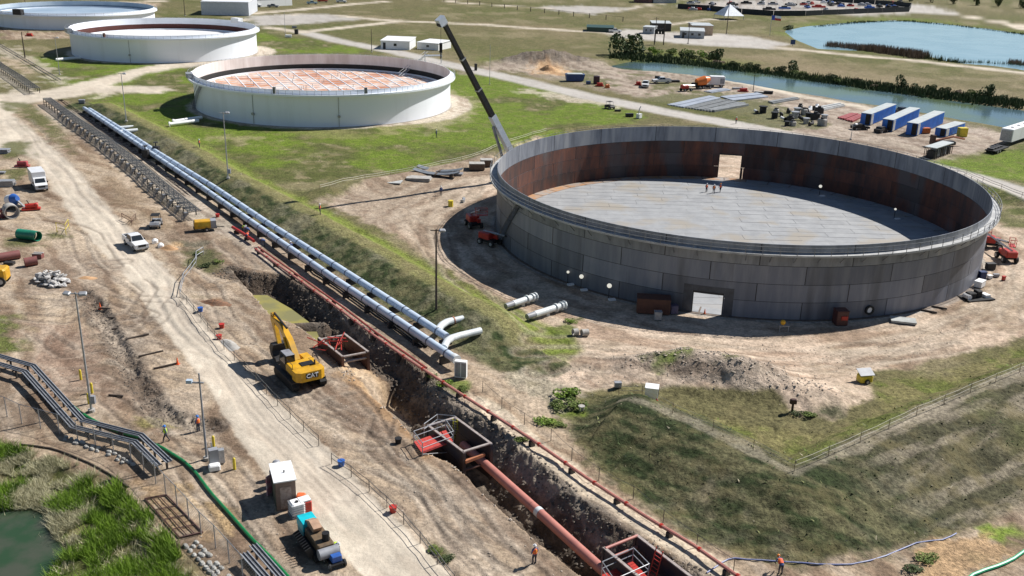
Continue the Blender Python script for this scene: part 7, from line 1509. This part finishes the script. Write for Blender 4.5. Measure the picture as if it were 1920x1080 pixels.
def shrub(p, sx_, sz_, label, kind='d', v=0, grp=None, h=0.0, name='shrub', loc=None, cat_='shrub', sy_=None):
    m_ = {'d': lf_dk, 'm': lf_md, 'b': lf_br, 'r': lf_dry}[kind]; cm, sm = shrub_mesh(kind, v, m_); b = loc if loc is not None else at(*p); T_ = thing(name, label, cat_, b, h, grp)
    for nm, me in (('crown', cm), ('stem', sm)): o = bpy.data.objects.new(nm, me); COL.objects.link(o); o.parent = T_; o.scale = (sx_, sy_ or sx_, sz_)
    return T_
rg = random.Random(77)
# canal far bank
line = [(1150,100),(1175,106),(1200,104),(1235,108),(1270,110),(1300,112),(1335,118),(1370,124),(1410,130),(1450,134),(1500,142),(1550,150),(1600,158),(1650,164),(1700,168),(1750,173),(1800,180),(1850,187),(1900,192),(1950,196)]
Pw = polyw(line); i = 0
shrub((1176,104), 8.5, 7.5, 'large round dark tree at the left end of the canal bank', 'd', 1, None, 0, 'tree', cat_='tree')
special = {10: 4.6, 18: 3.6, 28: 3.9, 34: 4.4, 43: 3.8}
pos_w = ['at the far left end', 'left of centre', 'near the middle', 'right of centre', 'toward the right end']
tot = int(plen(Pw) / 4.2)
for p, h in along(Pw, 4.2, 3):
    v = rg.randrange(5); big = special.get(i); k = 'd' if big or rg.random() < .42 else ('m' if rg.random() < .6 else 'r')
    s = big or rg.uniform(1.9, 3.4); off = rg.uniform(-1.5, 3.5); q = Vector((p.x - math.sin(h) * off, p.y + math.cos(h) * off, 0)); q.z = hz(q.x, q.y) - .2
    l = ('tall dark bush standing above the canal hedge, ' + pos_w[min(4, i * 5 // tot)]) if big else ({'d': 'dark', 'm': 'mid green', 'r': 'brownish'}[k] + ' bush in the hedge along the far canal bank, ' + pos_w[min(4, i * 5 // tot)])
    shrub(None, s, (big or rg.uniform(.9, 2.3)), l, k, v, 'bushes along the far canal bank', rg.random() * 6, loc=q, sy_=s * .7); i += 1
def strip(name, label, pts, wd, n, h0, h1, m_, lean=.3, wdt=.05, off=0, clump=None, size_far=1.0):
    Pw = polyw(pts); L_ = plen(Pw); out = []
    S = [(p, h) for p, h in along(Pw, L_ / 400.0)]
    P_ = np.array([[p.x, p.y, h] for p, h in S]); ix = NG.integers(0, len(P_), n); d = NG.normal(size=n) * wd * .4 + off; x = P_[ix, 0] - np.sin(P_[ix, 2]) * d + NG.normal(size=n) * .6; y = P_[ix, 1] + np.cos(P_[ix, 2]) * d + NG.normal(size=n) * .6
    return blades(name, label, x, y, h0, h1, m_, lean, wdt)
def hz_v(x, y): return gridz(x, y)
def blades(name, label, x, y, h0, h1, m_, lean=.3, wdt=.05):
    n = len(x); z = hz_v(x, y); H_ = NG.uniform(h0, h1, n); a = NG.uniform(0, 6.283, n); w_ = wdt * NG.uniform(.7, 1.4, n); la = NG.uniform(0, 6.283, n); ll = NG.uniform(0, lean, n) * H_
    b = np.stack([x, y, z - .05], 1); dx = np.stack([np.cos(a) * w_, np.sin(a) * w_, 0 * a], 1); tp = b + np.stack([np.cos(la) * ll, np.sin(la) * ll, H_], 1)
    V = np.stack([b - dx, b + dx, tp], 1).reshape(-1, 3); o = rawmesh(name, V, 3, m_); o['kind'] = 'stuff'; o['label'] = label; return o
strip('reeds', 'brown reeds standing along the near shore of the pond', [(1550,90),(1600,94),(1650,98),(1700,104),(1735,110)], 5, 5000, 1.5, 3.6, lf_dry, .2, .16)
strip('reeds', 'sparse dark reeds at the right end of the pond shore', [(1735,110),(1770,115),(1850,122),(1920,128)], 2.5, 500, 1.0, 2.6, lf_dk, .2, .16)
strip('reeds', 'brown reeds at the far right of the pond shore', [(1890,123),(1960,130)], 4, 900, 1.5, 3.2, lf_dry, .2, .16)
strip('bank_weeds', 'low dark weeds along the near canal shore', [(1240,133),(1400,154),(1490,168),(1600,190),(1700,204),(1860,232),(1930,246)], 3, 2200, .3, 1.2, lf_dk, .5, .3)
strip('bank_weeds', 'dark undergrowth beneath the canal hedge', [(1150,106),(1260,114),(1400,132),(1560,153),(1700,172),(1920,198)], 6, 9000, .6, 2.0, lf_dk, .5, .35)
strip('bank_weeds', 'dark rushes along the far pond shore', [(1530,49),(1620,40),(1700,38),(1800,47),(1920,63)], 3, 1500, .5, 1.3, lf_dk, .4, .4)
PW2 = polyw([(1190,96),(1230,100),(1290,103),(1340,110)])
for i, (p, h) in enumerate(along(PW2, 6.5, 2)): shrub(None, rg.uniform(3.2, 4.4), rg.uniform(1.6, 2.4), 'low green shrub of the back row behind the canal hedge, number of it nearest the pole pair' if False else ['mid green', 'bright green', 'dull green'][i % 3] + ' shrub in the back row behind the left end of the canal hedge', ['m', 'b', 'm'][i % 3], i % 5, 'back row of shrubs by the canal', i, loc=Vector((p.x, p.y, hz(p.x, p.y) - .2)))
PW3 = polyw([(1660,0),(1760,6),(1860,12),(1960,18)])
for i, (p, h) in enumerate(along(PW3, 15, 2)): shrub(None, 3.4, 6.5, ('small dark tree in the row along the top right edge, ' + ['left', 'middle', 'right'][min(2, i // 7)] + ' stretch'), 'd', i % 5, 'row of small trees at the top right', i, 'tree', loc=Vector((p.x, p.y, hz(p.x, p.y))), cat_='tree')
rope_fence('long line of small dark posts across the far fields at the top', [(790,-2),(880,8),(980,20),(1080,31),(1195,43)], 11, 2.4, pm=wooddk, rm=wooddk, pr_=.22, rr=.05, nr=1)
# marsh
MR = np.array(MRIM); MW = np.array(offs(MARSH, 1.5)); lo = G(0, 832)[:2]
def inside(n, poly, x0, x1, y0, y1): 
    x = NG.uniform(x0, x1, n); y = NG.uniform(y0, y1, n); m = sdp(x, y, poly) > .3; return x[m], y[m]
mx0, my1 = G(-80, 835)[0], G(0, 835)[1]; mx1 = G(480, 1140)[0]; my0 = G(300, 1180)[1]
x, y = inside(330000, MR, mx0 - 2, mx1, my0, my1 + 1); wz = sdp(x, y, np.array(MARSH)); keep = wz < -.2; x, y, wz = x[keep], y[keep], wz[keep]
dr_, _, _ = dline(x, y, MRIM); nn = fbm(x, y, 4, 3, 201); strawm = (nn > .57) | (NG.random(len(x)) < .18)
g_ = ~strawm & (fbm(x, y, 2, 3, 205) > .36); blades('reeds', 'tall bright green reeds round the marsh pool at lower left', x[g_], y[g_], .3, 1.15, leafm('reed_green', (.20,.32,.03), (.10,.17,.02), .5), 1.1, .032)
s_ = strawm & (fbm(x, y, 1.6, 3, 207) > .42); blades('dry_reeds', 'straw-coloured dead reeds mixed into the marsh', x[s_], y[s_], .2, .8, straw, 1.4, .024)
x, y = inside(4000, np.array(MARSH), mx0 - 2, mx1, my0, my1); f_ = (sdp(x, y, np.array(MARSH)) < .9); blades('dry_reeds', 'straw stems along the edge of the marsh pool', x[f_], y[f_], .2, .7, straw, .8, .03)
# grass on the dikes
def region(poly, n, z=0): 
    Q = np.array(PL(poly, z)); lo, hi = Q.min(0), Q.max(0); x = NG.uniform(lo[0], hi[0], n); y = NG.uniform(lo[1], hi[1], n); m = inpoly(x, y, Q); return x[m], y[m]
grd = leafm('dark_grass', (.10,.135,.045), (.06,.085,.03)); gro = leafm('olive_grass', (.21,.22,.08), (.14,.15,.055)); grb = leafm('lawn_grass', (.20,.28,.045), (.13,.20,.035)); grs = leafm('dry_grass', (.42,.37,.25), (.29,.25,.17))
def tufts(poly, n, pick, z=0, h=(.05, .24), wd=.11, nm='grass', seed=300):
    x, y = region(poly, n, z); f1 = fbm(x, y, 3.2, 4, seed) + NG.normal(size=len(x)) * .05
    lo_ = 0
    for thr, m_, lab in pick:
        k = (f1 >= lo_) & (f1 < thr) & (NG.random(len(x)) < .05); lo_ = thr
        if k.sum() > 5: blades(nm, lab, x[k], y[k], h[0], h[1], m_, 2.6, wd)
tufts([(1105,732),(1165,742),(1230,762),(1300,790),(1400,838),(1488,886),(1600,838),(1700,790),(1920,698),(1990,668),(1990,880),(1920,925),(1700,1008),(1500,1048),(1420,1032),(1300,980),(1200,920),(1110,850),(1060,795)], 60000, [(.5, grd, 'dark rough grass on the face of the corner dike'), (.62, gro, 'olive rough grass on the face of the corner dike'), (.85, grs, 'dead straw grass on the face of the corner dike')], .5)
tufts([(1180,745),(1300,752),(1420,775),(1510,790),(1590,785),(1645,755),(1655,700),(1800,672),(1990,615),(1990,668),(1700,788),(1600,836),(1488,882),(1400,834),(1300,785)], 16000, [(.5, gro, 'olive grass on the inner side of the corner dike'), (.85, grb, 'green grass on the inner side of the corner dike')], 1)
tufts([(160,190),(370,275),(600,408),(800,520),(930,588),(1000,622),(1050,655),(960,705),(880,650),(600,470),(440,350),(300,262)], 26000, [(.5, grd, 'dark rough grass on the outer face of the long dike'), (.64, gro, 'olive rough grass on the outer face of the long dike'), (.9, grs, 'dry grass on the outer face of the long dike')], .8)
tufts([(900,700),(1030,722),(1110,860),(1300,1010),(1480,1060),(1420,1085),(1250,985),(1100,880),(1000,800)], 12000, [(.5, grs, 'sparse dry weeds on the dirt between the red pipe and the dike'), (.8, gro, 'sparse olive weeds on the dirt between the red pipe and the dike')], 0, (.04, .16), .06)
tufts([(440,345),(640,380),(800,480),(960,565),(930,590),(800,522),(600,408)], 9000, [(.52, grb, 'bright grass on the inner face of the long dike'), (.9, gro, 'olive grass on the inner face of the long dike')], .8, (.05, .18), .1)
for i, (x, y, s, k, l) in enumerate(((1065,742,1.9,'b','bright green bush, the largest of the clump left of the corner dike'), (1080,762,1.5,'m','green bush in the lower right of the clump left of the corner dike'), (1045,765,1.3,'m','green bush in the lower left of the clump left of the corner dike'), (1022,795,1.2,'b','low bright green weed patch beside the rope posts'), (1052,800,.8,'m','small weed right of the low bright patch'), (835,722,1.2,'b','bright green weeds over the red pipeline near the white cabinet'), (808,706,.9,'m','green weeds at the trench edge near the white cabinet'), (868,732,.9,'m','weeds behind the red pipeline near the white cabinet'), (1495,778,.8,'d','small dark bush right of the hydrant'), (1520,782,1.0,'m','low green bush second right of the hydrant'), (385,500,1.2,'d','dark bush at the head of the trench'), (410,492,1.0,'m','green bush right of the dark bush at the trench head'), (370,478,.9,'m','bush under the bent barrier at the trench head'), (1740,1052,1.1,'m','green bush right of the blue hose'), (1715,1072,1.0,'d','dark bush at the bottom edge below the blue hose'), (1585,60,0,'d',''), (1070,604,.9,'b','green weeds right of the white pipe spools'), (815,1035,.8,'m','weeds beside the lower rope fence'), (840,1050,.7,'d','dark weeds by the lower rope fence, lower clump'), (980,828,.9,'m','weed clump at the trench lip beneath the red pipeline'), (1478,55,4.5,'d','dark bush at the left tip of the pond'))):
    if s: shrub((x, y), s, s * .42, l, k, i % 5, None, i * 1.3)
# loose clods and stones
def clods(name, label, x, y, s0, s1, m_, sink=.3):
    ico = [v for v in ((0, 0, 1), (.89, 0, .45), (.28, .85, .45), (-.72, .53, .45), (-.72, -.53, .45), (.28, -.85, .45), (.0, 0, -.6))]; F_ = [(0, 1, 2), (0, 2, 3), (0, 3, 4), (0, 4, 5), (0, 5, 1), (1, 6, 2), (2, 6, 3), (3, 6, 4), (4, 6, 5), (5, 6, 1)]
    n = len(x); B_ = np.array(ico)[None] * NG.uniform(.6, 1.25, (n, 7, 1)) * (NG.uniform(0, 1, n) ** 2 * (s1 - s0) + s0)[:, None, None]; B_[:, :, 2] *= .75; B_ += np.stack([x, y, hz_v(x, y) - s0 * sink + .02], 1)[:, None]
    V = B_[:, np.array(F_)].reshape(-1, 3); o = rawmesh(name, V, 3, m_); o['kind'] = 'stuff'; o['label'] = label
clod_dk = mat('dark_clods', (.15,.123,.098), (.09,.075,.06), 1.2, .95, rnd=0, lo=.4, hi=.6); clod_lt = mat('pale_clods', (.50,.42,.335), (.36,.30,.24), 1.2, .95, lo=.4, hi=.6)
def nearline(pts, n, d0, d1):
    P_ = np.array(pts); seg_ = np.diff(P_, axis=0); L_ = np.hypot(seg_[:, 0], seg_[:, 1]); ix = NG.choice(len(L_), n, p=L_ / L_.sum()); t = NG.random(n); d = NG.uniform(d0, d1, n); nrm = np.stack([-seg_[ix, 1], seg_[ix, 0]], 1) / L_[ix][:, None]; q = P_[ix] + seg_[ix] * t[:, None] + nrm * d[:, None]; return q[:, 0], q[:, 1]
x, y = nearline(TOPE, 3500, -3.6, .5); clods('clods', 'dark earth clods on the far wall of the trench', x, y, .04, .22, clod_dk)
x, y = nearline(TOPE, 1500, -.8, 1.4); clods('clods', 'paler dry clods along the lip of the trench', x[:500], y[:500], .03, .12, clod_lt)
x, y = nearline(NEARE, 1300, -.3, 1.6); k = fbm(x, y, 3, 3, 401) > .45; clods('clods', 'pale clods along the near lip of the trench', x[k], y[k], .03, .2, clod_lt)
x, y = nearline(DITCH, 1300, -1.4, 1.4); clods('clods', 'dark clods along the shallow ditch in the left yard', x, y, .03, .15, clod_dk)
for mx_, my_, rx_, ry_, hh_ in MND[:4]:
    x = mx_ + NG.normal(size=170) * rx_ * .42; y = my_ + NG.normal(size=170) * ry_ * .42; clods('clods', 'clods on the earth mound in front of the big tank', x, y, .03, .2, clod_lt)
x, y = region([(0,330),(200,500),(450,830),(700,1090),(-100,1090),(-100,800),(0,700)], 5000); k = (sdp(x, y, MRIM) < -1); clods('stones', 'small stones scattered over the left yard', x[k], y[k], .02, .10, clod_lt)
x, y = region([(400,560),(600,720),(900,950),(1100,1090),(850,1090),(560,790)], 3500); clods('stones', 'small stones scattered beside the trench', x, y, .02, .10, clod_lt)
x, y = region([(1000,700),(1200,640),(1600,650),(1850,600),(1700,690),(1440,740),(1110,735)], 2500); clods('stones', 'small stones scattered in front of the big tank', x, y, .02, .12, clod_lt)
